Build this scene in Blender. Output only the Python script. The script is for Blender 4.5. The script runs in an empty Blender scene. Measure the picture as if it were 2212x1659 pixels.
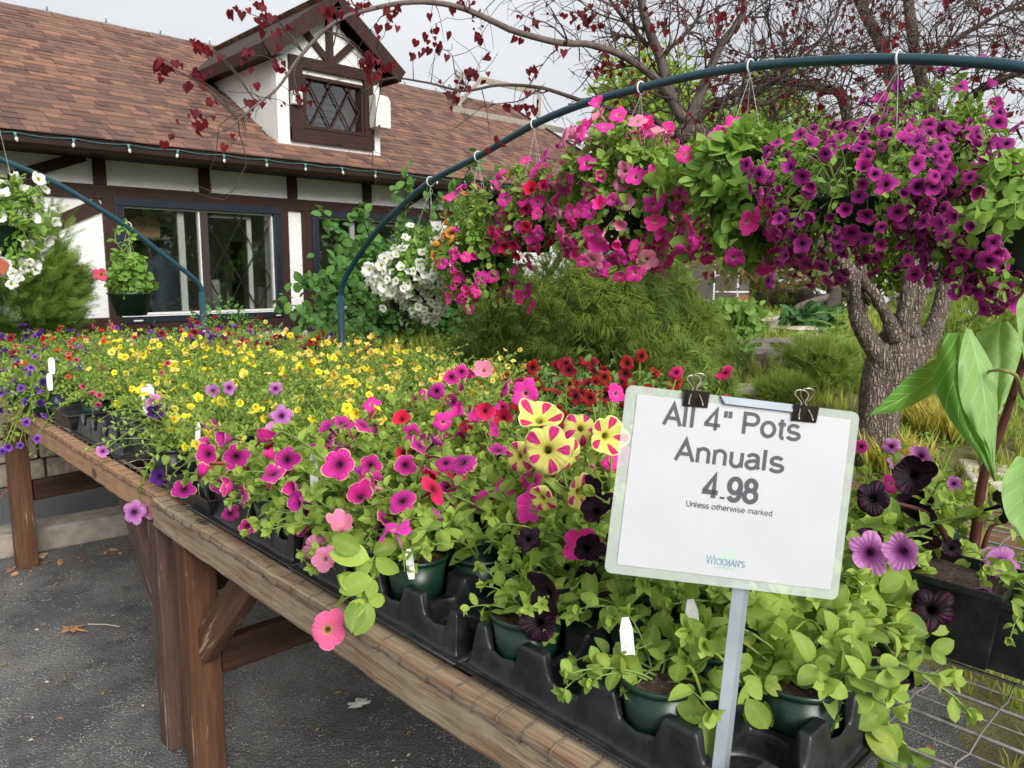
import bpy, math, random
import numpy as np
from mathutils import Vector, Matrix
R = math.radians
sc = bpy.context.scene
col = sc.collection

# ------------------------------------------------------------------ camera
H = 1.45
AZ, PITCH, ROLL, FPX = R(46.4), R(-8.6), R(0.4), 1655.0
_fw = np.array([math.cos(AZ)*math.cos(PITCH), math.sin(AZ)*math.cos(PITCH), math.sin(PITCH)])
_r0 = np.array([math.sin(AZ), -math.cos(AZ), 0.0]); _u0 = np.cross(_r0, _fw)
_cr, _sr = math.cos(ROLL), math.sin(ROLL)
_rt = _cr*_r0 + _sr*_u0; _up = -_sr*_r0 + _cr*_u0
cam_d = bpy.data.cameras.new('camera'); cam = bpy.data.objects.new('camera', cam_d); col.objects.link(cam)
cam_d.sensor_width = 36.0; cam_d.lens = 36.0*FPX/2212.0
cam_d.clip_start = 0.05; cam_d.clip_end = 600.0
_M = Matrix.Identity(4)
for i in range(3):
    _M[i][0] = _rt[i]; _M[i][1] = _up[i]; _M[i][2] = -_fw[i]
_M[0][3], _M[1][3], _M[2][3] = 0.0, 0.0, H
cam.matrix_world = _M
cam_d.dof.use_dof = True; cam_d.dof.focus_distance = 1.6; cam_d.dof.aperture_fstop = 16.0
sc.camera = cam
EYE = np.array([0, 0, H])
def ray(px, py): return _fw + _rt*((px-1106.0)/FPX) - _up*((py-829.5)/FPX)
def atz(px, py, z): d = ray(px, py); return EYE + d*((z-H)/d[2])      # measured point at height z
def aty(px, py, Y): d = ray(px, py); return EYE + d*(Y/d[1])
def atx(px, py, X): d = ray(px, py); return EYE + d*(X/d[0])
def atd(px, py, dep): return EYE + ray(px, py)*dep
def proj(p):
    v = np.array(p) - EYE; d = v @ _fw
    return 1106+FPX*(v @ _rt)/d, 829.5-FPX*(v @ _up)/d, d

# ------------------------------------------------------------------ sky, sun, exposure
SUN_EL, SUN_AZ = R(31), R(254)
w = bpy.data.worlds.new('World'); sc.world = w; w.use_nodes = True
nt = w.node_tree; nt.nodes.clear()
out = nt.nodes.new('ShaderNodeOutputWorld'); bg = nt.nodes.new('ShaderNodeBackground')
sky = nt.nodes.new('ShaderNodeTexSky'); sky.sky_type = 'NISHITA'; sky.sun_disc = False
sky.sun_elevation = SUN_EL; sky.sun_rotation = R(90)-SUN_AZ
sky.air_density = 1.0; sky.dust_density = 4.0; sky.ozone_density = 1.0
tc = nt.nodes.new('ShaderNodeTexCoord'); mp = nt.nodes.new('ShaderNodeMapping'); mp.inputs['Scale'].default_value = (1, 1, 3.2)
nz = nt.nodes.new('ShaderNodeTexNoise'); nz.inputs['Scale'].default_value = 1.7; nz.inputs['Detail'].default_value = 5; nz.inputs['Roughness'].default_value = .5
rp = nt.nodes.new('ShaderNodeValToRGB')
rp.color_ramp.elements[0].position = .3; rp.color_ramp.elements[0].color = (6.3, 6.5, 6.9, 1)
rp.color_ramp.elements[1].position = .72; rp.color_ramp.elements[1].color = (8.8, 8.9, 9.1, 1)
mx = nt.nodes.new('ShaderNodeMixRGB'); mx.inputs[0].default_value = .93
nt.links.new(tc.outputs['Generated'], mp.inputs[0]); nt.links.new(mp.outputs[0], nz.inputs['Vector'])
nt.links.new(nz.outputs[0], rp.inputs[0]); nt.links.new(sky.outputs[0], mx.inputs[1]); nt.links.new(rp.outputs[0], mx.inputs[2])
nt.links.new(mx.outputs[0], bg.inputs[0]); nt.links.new(bg.outputs[0], out.inputs[0]); bg.inputs[1].default_value = .066
sun_d = bpy.data.lights.new('sun', 'SUN'); sun = bpy.data.objects.new('sun', sun_d); col.objects.link(sun)
sun_d.energy = 2.8; sun_d.angle = R(32); sun_d.color = (1, .97, .93)
_sd = Vector((math.cos(SUN_EL)*math.cos(SUN_AZ), math.cos(SUN_EL)*math.sin(SUN_AZ), math.sin(SUN_EL)))
sun.rotation_euler = _sd.to_track_quat('Z', 'Y').to_euler(); sun.location = (0, 0, 20)
sc.view_settings.view_transform = 'Standard'; sc.view_settings.look = 'None'
sc.view_settings.gamma = 1; sc.view_settings.exposure = 0.74
sc.cycles.max_bounces = 7; sc.cycles.transparent_max_bounces = 12; sc.cycles.diffuse_bounces = 3
sc.cycles.use_denoising = True

# ------------------------------------------------------------------ helpers
random.seed(7); RNG = np.random.default_rng(11)
def uni(a, b): return a + (b-a)*RNG.random()
def tag(o, label=None, cat=None, group=None, kind=None):
    if label: o['label'] = label
    if cat: o['category'] = cat
    if group: o['group'] = group
    if kind: o['kind'] = kind
    return o
def empty(name, loc=(0, 0, 0), rz=0.0, label=None, cat=None, group=None):
    o = bpy.data.objects.new(name, None); col.objects.link(o); o.location = loc; o.rotation_euler = (0, 0, rz)
    o.empty_display_size = .05
    return tag(o, label, cat, group)
def link_mesh(name, me, parent=None, mw=None):
    o = bpy.data.objects.new(name, me); col.objects.link(o)
    if parent is not None: o.parent = parent
    if mw is not None: o.matrix_local = mw
    return o
class MB:
    """collects geometry for one mesh; a, b = two float attributes per vertex (tint, mid)"""
    def __init__(s): s.v = []; s.f = []; s.n = 0; s.a = []; s.b = []; s.m = []
    def add(s, V, F, a=0.0, b=0.0, mi=0):
        V = np.asarray(V, float).reshape(-1, 3); k = len(V)
        s.v.append(V); s.a.append(np.broadcast_to(np.asarray(a, float), (k,)).copy()); s.b.append(np.broadcast_to(np.asarray(b, float), (k,)).copy())
        for f in F: s.f.append(tuple(i+s.n for i in f))
        s.m += [mi]*len(F); s.n += k; return s
    def box(s, lo, hi, a=0.0, mi=0):
        x0, y0, z0 = lo; x1, y1, z1 = hi
        s.add([(x0,y0,z0),(x1,y0,z0),(x1,y1,z0),(x0,y1,z0),(x0,y0,z1),(x1,y0,z1),(x1,y1,z1),(x0,y1,z1)],
              [(0,3,2,1),(4,5,6,7),(0,1,5,4),(1,2,6,5),(2,3,7,6),(3,0,4,7)], a, 0, mi); return s
    def beam(s, p, q, w, h, up=(0, 0, 1), a=0.0, mi=0, ext=0.0):
        """box bar from p to q, w across, h along up"""
        p = Vector(p); q = Vector(q); d = (q-p).normalized(); p = p-d*ext; q = q+d*ext
        u = Vector(up); x = d.cross(u).normalized(); u = x.cross(d).normalized()
        V = []
        for c in (p, q):
            for sx, sy in ((-1,-1),(1,-1),(1,1),(-1,1)): V.append(c + x*(w/2*sx) + u*(h/2*sy))
        s.add([tuple(v) for v in V], [(0,3,2,1),(4,5,6,7),(0,1,5,4),(1,2,6,5),(2,3,7,6),(3,0,4,7)], a, 0, mi); return s
    def tube(s, pts, rad, sides=6, a=0.0, b=0.0, mi=0, caps=True):
        P = np.asarray(pts, float); n = len(P)
        rad = np.broadcast_to(np.asarray(rad, float), (n,))
        T = np.gradient(P, axis=0); T /= (np.linalg.norm(T, axis=1)[:, None]+1e-12)
        ref = np.array([0, 0, 1.0]) if abs(T[0][2]) < .9 else np.array([1.0, 0, 0])
        U = np.cross(T[0], ref); U /= np.linalg.norm(U)
        V = np.zeros((n, sides, 3)); an = np.arange(sides)*2*math.pi/sides; ca, sa = np.cos(an)[:, None], np.sin(an)[:, None]
        for i in range(n):
            U = U - T[i]*(U @ T[i]); U /= (np.linalg.norm(U)+1e-12); W = np.cross(T[i], U)
            V[i] = P[i] + rad[i]*(ca*U + sa*W)
        F = []
        for i in range(n-1):
            for j in range(sides):
                k = (j+1) % sides; F.append((i*sides+j, i*sides+k, (i+1)*sides+k, (i+1)*sides+j))
        if caps: F.append(tuple(range(sides))[::-1]); F.append(tuple((n-1)*sides+j for j in range(sides)))
        s.add(V.reshape(-1, 3), F, a, b, mi); return s
    def lathe(s, prof, sides=24, c=(0, 0, 0), a=0.0, mi=0):
        n = len(prof); V = []
        for r, z in prof:
            for j in range(sides):
                t = 2*math.pi*j/sides; V.append((c[0]+r*math.cos(t), c[1]+r*math.sin(t), c[2]+z))
        F = [(i*sides+j, i*sides+(j+1) % sides, (i+1)*sides+(j+1) % sides, (i+1)*sides+j) for i in range(n-1) for j in range(sides)]
        s.add(V, F, a, 0, mi); return s
    def grid(s, P, a=0.0, b=0.0, mi=0):
        """P: (n, m, 3)"""
        P = np.asarray(P, float); n, m = P.shape[:2]
        F = [(i*m+j, (i+1)*m+j, (i+1)*m+j+1, i*m+j+1) for i in range(n-1) for j in range(m-1)]
        s.add(P.reshape(-1, 3), F, a if np.isscalar(a) else np.asarray(a).ravel(), b if np.isscalar(b) else np.asarray(b).ravel(), mi); return s
    def scatter(s, tpl, pos, rot, size, tint=None, mi=0):
        """tpl=(V,F,B); rot (M,3,3) columns = x,y,z; size (M,) or (M,3)"""
        V, F, B = tpl; V = np.asarray(V, float); M = len(pos); k = len(V)
        size = np.asarray(size, float); size = size[:, None]*np.ones(3) if size.ndim == 1 else size
        W = np.einsum('mij,mkj->mki', rot, V[None]*size[:, None, :]) + np.asarray(pos)[:, None, :]
        if tint is None: tint = RNG.random(M)
        s.v.append(W.reshape(-1, 3)); s.a.append(np.repeat(np.asarray(tint, float), k)); s.b.append(np.tile(np.asarray(B, float), M))
        base = s.n + np.arange(M)*k
        FA = [tuple(f) for f in F]
        for b0 in base.tolist():
            for f in FA: s.f.append(tuple(i+b0 for i in f))
        s.m += [mi]*(len(FA)*M); s.n += k*M; return s
    def mesh(s, name, mats, smooth=False):
        me = bpy.data.meshes.new(name)
        V = np.concatenate(s.v) if s.v else np.zeros((0, 3))
        lens = np.array([len(f) for f in s.f], dtype=np.int32)
        flat = np.fromiter((i for f in s.f for i in f), dtype=np.int32, count=int(lens.sum()))
        me.vertices.add(len(V)); me.vertices.foreach_set('co', V.astype(np.float32).ravel())
        me.loops.add(len(flat)); me.loops.foreach_set('vertex_index', flat)
        me.polygons.add(len(lens)); me.polygons.foreach_set('loop_start', np.concatenate([[0], np.cumsum(lens)[:-1]]).astype(np.int32))
        me.polygons.foreach_set('loop_total', lens)
        if not isinstance(mats, (list, tuple)): mats = [mats]
        for m in mats: me.materials.append(m)
        if len(mats) > 1: me.polygons.foreach_set('material_index', np.array(s.m, dtype=np.int32))
        me.polygons.foreach_set('use_smooth', np.full(len(lens), smooth))
        for nm, arr in (('tint', s.a), ('mid', s.b)):
            at = me.attributes.new(nm, 'FLOAT', 'POINT'); at.data.foreach_set('value', np.concatenate(arr).astype(np.float32))
        me.update(); me.validate()
        return me
    def build(s, name, mats, parent=None, smooth=False, mw=None, bevel=0.0):
        o = link_mesh(name, s.mesh(name, mats, smooth), parent, mw)
        if bevel:
            md = o.modifiers.new('bevel', 'BEVEL'); md.width = bevel; md.segments = 2; md.limit_method = 'ANGLE'; md.angle_limit = R(40)
        return o

def norm(v): v = np.asarray(v, float); return v/(np.linalg.norm(v, axis=-1, keepdims=True)+1e-12)
def frames(x, z):
    """rotation matrices with given x axis and approximate z axis"""
    x = norm(x); y = norm(np.cross(z, x)); z = np.cross(x, y); return np.stack([x, y, z], axis=-1)
def frames_z(z, spin=None):
    z = norm(z); r = norm(RNG.normal(size=z.shape)); x = norm(np.cross(r, z)); y = np.cross(z, x); return np.stack([x, y, z], axis=-1)
def mat4(pos, rot, s=1.0):
    m = Matrix.Identity(4)
    for i in range(3):
        for j in range(3): m[i][j] = float(rot[i][j])*s
        m[i][3] = float(pos[i])
    return m
def spline(pts, n):
    """Catmull-Rom through pts, n samples"""
    P = np.asarray(pts, float); k = len(P)
    if k < 3: t = np.linspace(0, 1, n)[:, None]; return P[0]*(1-t)+P[-1]*t
    Q = np.vstack([2*P[0]-P[1], P, 2*P[-1]-P[-2]]); out = []
    for u in np.linspace(0, k-1-1e-6, n):
        i = int(u); t = u-i; a, b, c, d = Q[i], Q[i+1], Q[i+2], Q[i+3]
        out.append(.5*((2*b)+(-a+c)*t+(2*a-5*b+4*c-d)*t*t+(-a+3*b-3*c+d)*t**3))
    return np.array(out)

# ------------------------------------------------------------------ materials
def newmat(name):
    m = bpy.data.materials.new(name); m.use_nodes = True; t = m.node_tree; b = t.nodes['Principled BSDF']
    return m, t, b
def ramp(t, stops):
    r = t.nodes.new('ShaderNodeValToRGB'); cr = r.color_ramp
    while len(cr.elements) < len(stops): cr.elements.new(.5)
    for e, (p, c) in zip(cr.elements, stops): e.position = p; e.color = (*c[:3], 1)
    return r
def coords(t, scale=(1, 1, 1), rot=(0, 0, 0), kind='Object'):
    c = t.nodes.new('ShaderNodeTexCoord'); m = t.nodes.new('ShaderNodeMapping'); m.inputs['Scale'].default_value = scale; m.inputs['Rotation'].default_value = rot
    t.links.new(c.outputs[kind], m.inputs[0]); return m.outputs[0]
def noise(t, vec, scale, detail=4, rough=.55):
    n = t.nodes.new('ShaderNodeTexNoise'); n.inputs['Scale'].default_value = scale; n.inputs['Detail'].default_value = detail; n.inputs['Roughness'].default_value = rough
    if vec is not None: t.links.new(vec, n.inputs['Vector'])
    return n.outputs[0]
def mixc(t, fac, c1, c2, mode='MIX'):
    m = t.nodes.new('ShaderNodeMixRGB'); m.blend_type = mode
    for i, c in ((0, fac), (1, c1), (2, c2)):
        if hasattr(c, 'links') or hasattr(c, 'is_output'): t.links.new(c, m.inputs[i])
        elif i == 0: m.inputs[0].default_value = c
        else: m.inputs[i].default_value = (*c[:3], 1)
    return m.outputs[0]
def math_n(t, op, a, b=None, c=None, clamp=False):
    m = t.nodes.new('ShaderNodeMath'); m.operation = op; m.use_clamp = clamp
    for i, x in enumerate((a, b, c)):
        if x is None: continue
        if hasattr(x, 'is_output'): t.links.new(x, m.inputs[i])
        else: m.inputs[i].default_value = x
    return m.outputs[0]
def bump(t, b, h, strength=.3, dist=.01):
    n = t.nodes.new('ShaderNodeBump'); n.inputs['Strength'].default_value = strength; n.inputs['Distance'].default_value = dist
    t.links.new(h, n.inputs['Height']); t.links.new(n.outputs[0], b.inputs['Normal'])
def plain(name, c, rough=.5, metal=0.0, var=.12, scale=30, bmp=0.0, spec=.5):
    m, t, b = newmat(name); v = coords(t)
    n = noise(t, v, scale, 5)
    r = ramp(t, [(.3, [x*(1-var) for x in c]), (.7, [min(1, x*(1+var)) for x in c])])
    t.links.new(n, r.inputs[0]); t.links.new(r.outputs[0], b.inputs['Base Color'])
    b.inputs['Roughness'].default_value = rough; b.inputs['Metallic'].default_value = metal; b.inputs['Specular IOR Level'].default_value = spec
    if bmp: bump(t, b, n, bmp, .004)
    return m
def attr(t, n):
    a = t.nodes.new('ShaderNodeAttribute'); a.attribute_name = n; return a.outputs['Fac']
def leafmat(name, dark, mid, light, vein=(.25, .4, .12), veinamt=.35, trans=.3, rough=.5, obj_var=True, tip=None):
    m, t, b = newmat(name)
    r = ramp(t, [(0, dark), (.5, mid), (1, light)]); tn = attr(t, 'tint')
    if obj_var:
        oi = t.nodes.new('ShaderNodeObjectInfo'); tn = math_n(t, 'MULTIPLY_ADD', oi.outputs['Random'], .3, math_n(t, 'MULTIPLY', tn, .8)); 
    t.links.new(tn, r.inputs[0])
    c = r.outputs[0]
    f = math_n(t, 'MULTIPLY', math_n(t, 'POWER', math_n(t, 'SUBTRACT', 1.0, attr(t, 'mid'), clamp=True), 4.0), veinamt)
    c = mixc(t, f, c, vein)
    v = coords(t); n = noise(t, v, 60, 3); c = mixc(t, math_n(t, 'MULTIPLY', n, .35), c, dark)
    ny = noise(t, v, 14, 2); c = mixc(t, math_n(t, 'MULTIPLY', math_n(t, 'SUBTRACT', ny, .60), 3.0, clamp=True), c, (min(1, light[0]*1.35), light[1]*1.02, light[2]*.8))
    bump(t, b, noise(t, v, 90, 3, .6), .45, .003)
    t.links.new(c, b.inputs['Base Color']); b.inputs['Roughness'].default_value = rough+.1; b.inputs['Specular IOR Level'].default_value = .28
    tr = t.nodes.new('ShaderNodeBsdfTranslucent'); t.links.new(mixc(t, .5, c, (min(1, light[0]*1.6), min(1, light[1]*1.5), light[2])), tr.inputs[0])
    ms = t.nodes.new('ShaderNodeMixShader'); ms.inputs[0].default_value = trans
    o = t.nodes['Material Output']; t.links.new(b.outputs[0], ms.inputs[1]); t.links.new(tr.outputs[0], ms.inputs[2]); t.links.new(ms.outputs[0], o.inputs[0])
    return m
def flowermat(name, throat, inner, limb, edge=None, star=None, trans=.3, vein=None, veinamt=.5, edge_at=.82, throat_r=.18, pinch=None):
    """attributes: mid = radius 0..1, tint = angle in turns"""
    m, t, b = newmat(name); rad = attr(t, 'mid'); ang = attr(t, 'tint')
    st = [(0, throat), (throat_r, throat), (throat_r+.16, inner), (.62, limb)]
    if edge: st += [(edge_at, limb), (min(.995, edge_at+.15), edge)]
    r = ramp(t, st); v = coords(t); n = noise(t, v, 3.0, 3)
    rr = math_n(t, 'MULTIPLY_ADD', math_n(t, 'SUBTRACT', n, .5), .16, rad); t.links.new(rr, r.inputs[0]); c = r.outputs[0]
    if not star:
        cr_ = noise(t, coords(t, (1, 1, .3)), 7, 4, .7); c = mixc(t, math_n(t, 'MULTIPLY', math_n(t, 'SUBTRACT', cr_, .42), 1.6, clamp=True), c, inner)
        c = mixc(t, math_n(t, 'MULTIPLY', math_n(t, 'SUBTRACT', .42, cr_), 2.0, clamp=True), c, [min(1, x*1.25+.04) for x in limb])
    if star:   # five wedge stripes of colour
        cs = math_n(t, 'COSINE', math_n(t, 'MULTIPLY', ang, 2*math.pi*5))
        dq = math_n(t, 'SUBTRACT', rad, .68); w_ = math_n(t, 'MULTIPLY_ADD', math_n(t, 'MULTIPLY', dq, dq), star[2], star[1])
        f = math_n(t, 'MULTIPLY', math_n(t, 'SUBTRACT', cs, math_n(t, 'MULTIPLY_ADD', math_n(t, 'SUBTRACT', n, .5), .6, w_)), 8.0, clamp=True)
        f = math_n(t, 'MULTIPLY', f, math_n(t, 'MULTIPLY', math_n(t, 'SUBTRACT', rr, star[3]), 14.0, clamp=True))
        if star[4] < 1: f = math_n(t, 'MULTIPLY', f, math_n(t, 'MULTIPLY', math_n(t, 'SUBTRACT', star[4], rr), 14.0, clamp=True))
        c = mixc(t, f, c, star[0])
    if vein:
        cv = math_n(t, 'COSINE', math_n(t, 'MULTIPLY', ang, 2*math.pi*25))
        c5 = math_n(t, 'COSINE', math_n(t, 'MULTIPLY', ang, 2*math.pi*5))
        f = math_n(t, 'MAXIMUM', math_n(t, 'MULTIPLY', math_n(t, 'SUBTRACT', cv, .72), 2.2, clamp=True), math_n(t, 'MULTIPLY', math_n(t, 'SUBTRACT', c5, .97), 30, clamp=True))
        f = math_n(t, 'MULTIPLY', f, math_n(t, 'MULTIPLY_ADD', rad, -1.0, 1.05, clamp=True))
        c = mixc(t, math_n(t, 'MULTIPLY', f, veinamt), c, vein)
    oi = t.nodes.new('ShaderNodeObjectInfo')
    hs = t.nodes.new('ShaderNodeHueSaturation'); t.links.new(c, hs.inputs['Color'])
    t.links.new(math_n(t, 'MULTIPLY_ADD', oi.outputs['Random'], .03, .485), hs.inputs['Hue']); t.links.new(math_n(t, 'MULTIPLY_ADD', oi.outputs['Random'], .35, .8), hs.inputs['Value'])
    c = hs.outputs[0]
    hb = math_n(t, 'MULTIPLY', math_n(t, 'ADD', math_n(t, 'COSINE', math_n(t, 'MULTIPLY', ang, 2*math.pi*20)), math_n(t, 'MULTIPLY', noise(t, coords(t), 9, 4), 2.0)), rad); bump(t, b, hb, .35, .0022)
    t.links.new(c, b.inputs['Base Color']); b.inputs['Roughness'].default_value = .6; b.inputs['Specular IOR Level'].default_value = .2
    b.inputs['Sheen Weight'].default_value = .1 if max(limb) > .1 else 0.0
    tr = t.nodes.new('ShaderNodeBsdfTranslucent'); t.links.new(c, tr.inputs[0])
    ms = t.nodes.new('ShaderNodeMixShader'); ms.inputs[0].default_value = trans
    o = t.nodes['Material Output']; t.links.new(b.outputs[0], ms.inputs[1]); t.links.new(tr.outputs[0], ms.inputs[2]); t.links.new(ms.outputs[0], o.inputs[0])
    return m
def woodmat(name, c1, c2, c3, axis=(1, 1, 1), rough=.75, wear=None, wearpos=.62, grain=60):
    """weathered timber: grain stretched along the long axis given by small scale"""
    m, t, b = newmat(name); v = coords(t, axis); v2 = coords(t)
    n = noise(t, v, grain, 6, .6); n2 = noise(t, v2, 6, 5, .6); n3 = noise(t, v, grain*.25, 4, .6)
    r = ramp(t, [(.25, c1), (.5, c2), (.75, c3)]); f = math_n(t, 'ADD', math_n(t, 'MULTIPLY', n, .5), math_n(t, 'MULTIPLY', n3, .5)); t.links.new(f, r.inputs[0]); c = r.outputs[0]
    c = mixc(t, math_n(t, 'MULTIPLY', math_n(t, 'SUBTRACT', n2, .5), 1.2, clamp=True), c, c1)
    if wear:
        g = math_n(t, 'ADD', math_n(t, 'MULTIPLY', n, .45), math_n(t, 'MULTIPLY', noise(t, coords(t, [.6*a+.1 for a in axis]), 9, 5, .65), .65))
        wf = math_n(t, 'MULTIPLY', math_n(t, 'SUBTRACT', g, wearpos), 14, clamp=True); c = mixc(t, wf, c, wear)
    kn = t.nodes.new('ShaderNodeTexVoronoi'); kn.inputs['Scale'].default_value = 1.3; t.links.new(coords(t, [max(.8, .45*a) if a > 1 else 1.6 for a in axis]), kn.inputs['Vector'])
    kf = math_n(t, 'MULTIPLY', math_n(t, 'SUBTRACT', .085, kn.outputs['Distance']), 30, clamp=True); c = mixc(t, math_n(t, 'MULTIPLY', kf, .85), c, [x*.35 for x in c1])
    t.links.new(c, b.inputs['Base Color']); b.inputs['Roughness'].default_value = rough; b.inputs['Specular IOR Level'].default_value = .25
    bump(t, b, f, .9, .004); return m

M = {}
M['rail_near'] = woodmat('weathered_rail_wood', (.12, .085, .05), (.30, .235, .155), (.46, .39, .28), (9, .5, 9), wear=(.22, .135, .08), wearpos=.55, grain=16)
M['rail_far'] = woodmat('brown_rail_wood', (.22, .12, .06), (.36, .21, .115), (.45, .28, .16), (6, .4, 6), grain=12)
M['leg_wood'] = woodmat('stained_leg_wood', (.040, .019, .010), (.090, .042, .022), (.145, .072, .040), (7, .5, 7), wear=(.34, .25, .17), wearpos=.64, grain=10)
M['leg_wood2'] = woodmat('purple_brown_leg_wood', (.038, .022, .016), (.085, .048, .036), (.13, .078, .06), (7, .6, 7), wear=(.36, .28, .22), wearpos=.63, grain=10)
M['stretch_wood'] = woodmat('dark_stretcher_wood', (.018, .009, .006), (.045, .02, .012), (.085, .045, .025), (7, .5, 7), wear=(.16, .11, .05), wearpos=.72, grain=10)
M['timber'] = woodmat('dark_brown_timber', (.016, .007, .005), (.034, .014, .010), (.05, .022, .016), (8, 8, 1), rough=.6, grain=9)
M['cedar'] = woodmat('grey_weathered_lumber', (.18, .15, .12), (.30, .27, .23), (.42, .39, .34), (4, 4, 4), grain=20)
M['wire'] = plain('galvanised_wire', (.36, .34, .32), .45, .7, .3, 60)
M['wire_rust'] = plain('rusty_wire', (.16, .12, .10), .6, .5, .5, 40)
M['black_plastic'] = None
m, t, b = newmat('black_plastic'); v = coords(t); n = noise(t, v, 18, 5, .7); r = ramp(t, [(.4, (.008, .0085, .010)), (.8, (.03, .031, .034))]); t.links.new(n, r.inputs[0]); t.links.new(r.outputs[0], b.inputs['Base Color'])
r2 = ramp(t, [(.35, (.28,)*3), (.7, (.55,)*3)]); t.links.new(n, r2.inputs[0]); t.links.new(r2.outputs[0], b.inputs['Roughness']); M['black_plastic'] = m
M['green_pot'] = plain('dark_green_plastic', (.006, .028, .018), .35, 0, .2, 20)
M['terracotta'] = plain('terracotta_plastic', (.33, .08, .035), .5, 0, .1, 20)
m, t, b = newmat('potting_soil'); v = coords(t); n = noise(t, v, 160, 4, .7); r = ramp(t, [(.4, (.025, .014, .008)), (.62, (.07, .04, .025)), (.75, (.35, .28, .2))]); t.links.new(n, r.inputs[0]); t.links.new(r.outputs[0], b.inputs['Base Color']); b.inputs['Roughness'].default_value = .95; bump(t, b, n, 1, .004); M['soil'] = m
M['pipe'] = None
m, t, b = newmat('blue_green_painted_pipe'); v = coords(t); n = noise(t, v, 90, 3, .6); r = ramp(t, [(.0, (.010, .044, .060)), (.74, (.013, .056, .076)), (.78, (.45, .5, .52))]); t.links.new(n, r.inputs[0]); t.links.new(r.outputs[0], b.inputs['Base Color']); b.inputs['Roughness'].default_value = .32; M['pipe'] = m
M['hook'] = plain('pale_plastic_hook', (.62, .64, .62), .5)
M['string'] = plain('white_basket_string', (.5, .5, .48), .6)
M['tag_white'] = None
m, t, b = newmat('white_plant_tag'); c_ = t.nodes.new('ShaderNodeTexCoord'); sx = t.nodes.new('ShaderNodeSeparateXYZ'); t.links.new(c_.outputs['Object'], sx.inputs[0])
wv = math_n(t, 'GREATER_THAN', math_n(t, 'FRACT', math_n(t, 'MULTIPLY', sx.outputs[2], 330)), .62)
nn = noise(t, coords(t, (400, 400, 330)), 1.0, 2)
band = math_n(t, 'LESS_THAN', sx.outputs[2], .072)
f_ = math_n(t, 'MULTIPLY', math_n(t, 'MULTIPLY', wv, math_n(t, 'GREATER_THAN', nn, .46)), math_n(t, 'MULTIPLY', band, .55))
t.links.new(mixc(t, f_, (.74, .74, .73), (.2, .2, .2)), b.inputs['Base Color']); b.inputs['Roughness'].default_value = .4; M['tag_white'] = m
# foliage
M['petunia_leaf'] = leafmat('petunia_leaf', (.085, .15, .02), (.22, .34, .05), (.40, .53, .095), (.36, .50, .18), .4, .28)
M['petunia_leaf_dark'] = leafmat('petunia_leaf_dark', (.06, .13, .035), (.14, .26, .07), (.24, .38, .10), (.25, .38, .14), .35, .25)
M['calib_leaf'] = leafmat('calibrachoa_leaf', (.08, .15, .02), (.21, .33, .05), (.39, .51, .10), (.3, .44, .15), .2, .28)
M['calib_leaf_lime'] = leafmat('calibrachoa_leaf_lime', (.10, .18, .03), (.22, .34, .06), (.36, .48, .11), (.3, .44, .15), .2, .28)
M['stem'] = leafmat('green_stem', (.12, .2, .05), (.2, .31, .08), (.28, .4, .12), (.2, .3, .1), 0, .1)
M['basket_leaf'] = leafmat('basket_leaf', (.06, .15, .025), (.17, .33, .05), (.35, .52, .10), (.3, .44, .15), .3, .28)
M['ivy_leaf'] = leafmat('shrub_leaf', (.025, .085, .018), (.065, .18, .04), (.16, .33, .07), (.16, .28, .08), .3, .25)
M['redbud_leaf'] = leafmat('redbud_leaf', (.045, .005, .010), (.14, .010, .020), (.34, .03, .035), (.2, .02, .03), .2, .45)
M['conifer'] = leafmat('threadleaf_foliage', (.035, .07, .012), (.11, .18, .028), (.28, .37, .060), (.1, .1, .05), 0, .2)
M['thuja'] = leafmat('arborvitae_foliage', (.06, .13, .018), (.15, .26, .04), (.30, .42, .075), (.1, .1, .05), 0, .25)
M['pine'] = leafmat('pine_needles', (.12, .19, .04), (.26, .36, .07), (.42, .52, .12), (.1, .1, .05), 0, .25)
M['grass'] = leafmat('meadow_grass', (.16, .22, .04), (.34, .42, .075), (.52, .58, .13), (.1, .1, .05), 0, .3)
M['grass_gold'] = leafmat('golden_grass', (.3, .28, .05), (.5, .45, .09), (.66, .60, .17), (.1, .1, .05), 0, .3)
M['tree_green'] = leafmat('spring_tree_leaf', (.12, .2, .03), (.24, .38, .06), (.40, .56, .11), (.1, .1, .05), 0, .4)
M['tree_far'] = leafmat('far_tree_leaf', (.10, .15, .04), (.18, .25, .07), (.28, .34, .11), (.1, .1, .05), 0, .3)
M['weed'] = leafmat('weed_leaf', (.10, .20, .04), (.21, .38, .07), (.34, .52, .12), (.3, .45, .2), .4, .3)
M['hosta'] = leafmat('hosta_leaf', (.02, .07, .02), (.05, .14, .045), (.10, .22, .07), (.2, .3, .1), .3, .2)
M['barberry'] = leafmat('barberry_leaf', (.04, .010, .012), (.10, .02, .025), (.17, .04, .04), (.1, .1, .05), 0, .3)
M['brown_needle'] = leafmat('dry_needles', (.2, .13, .05), (.34, .24, .09), (.45, .36, .15), (.1, .1, .05), 0, .2)
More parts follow.
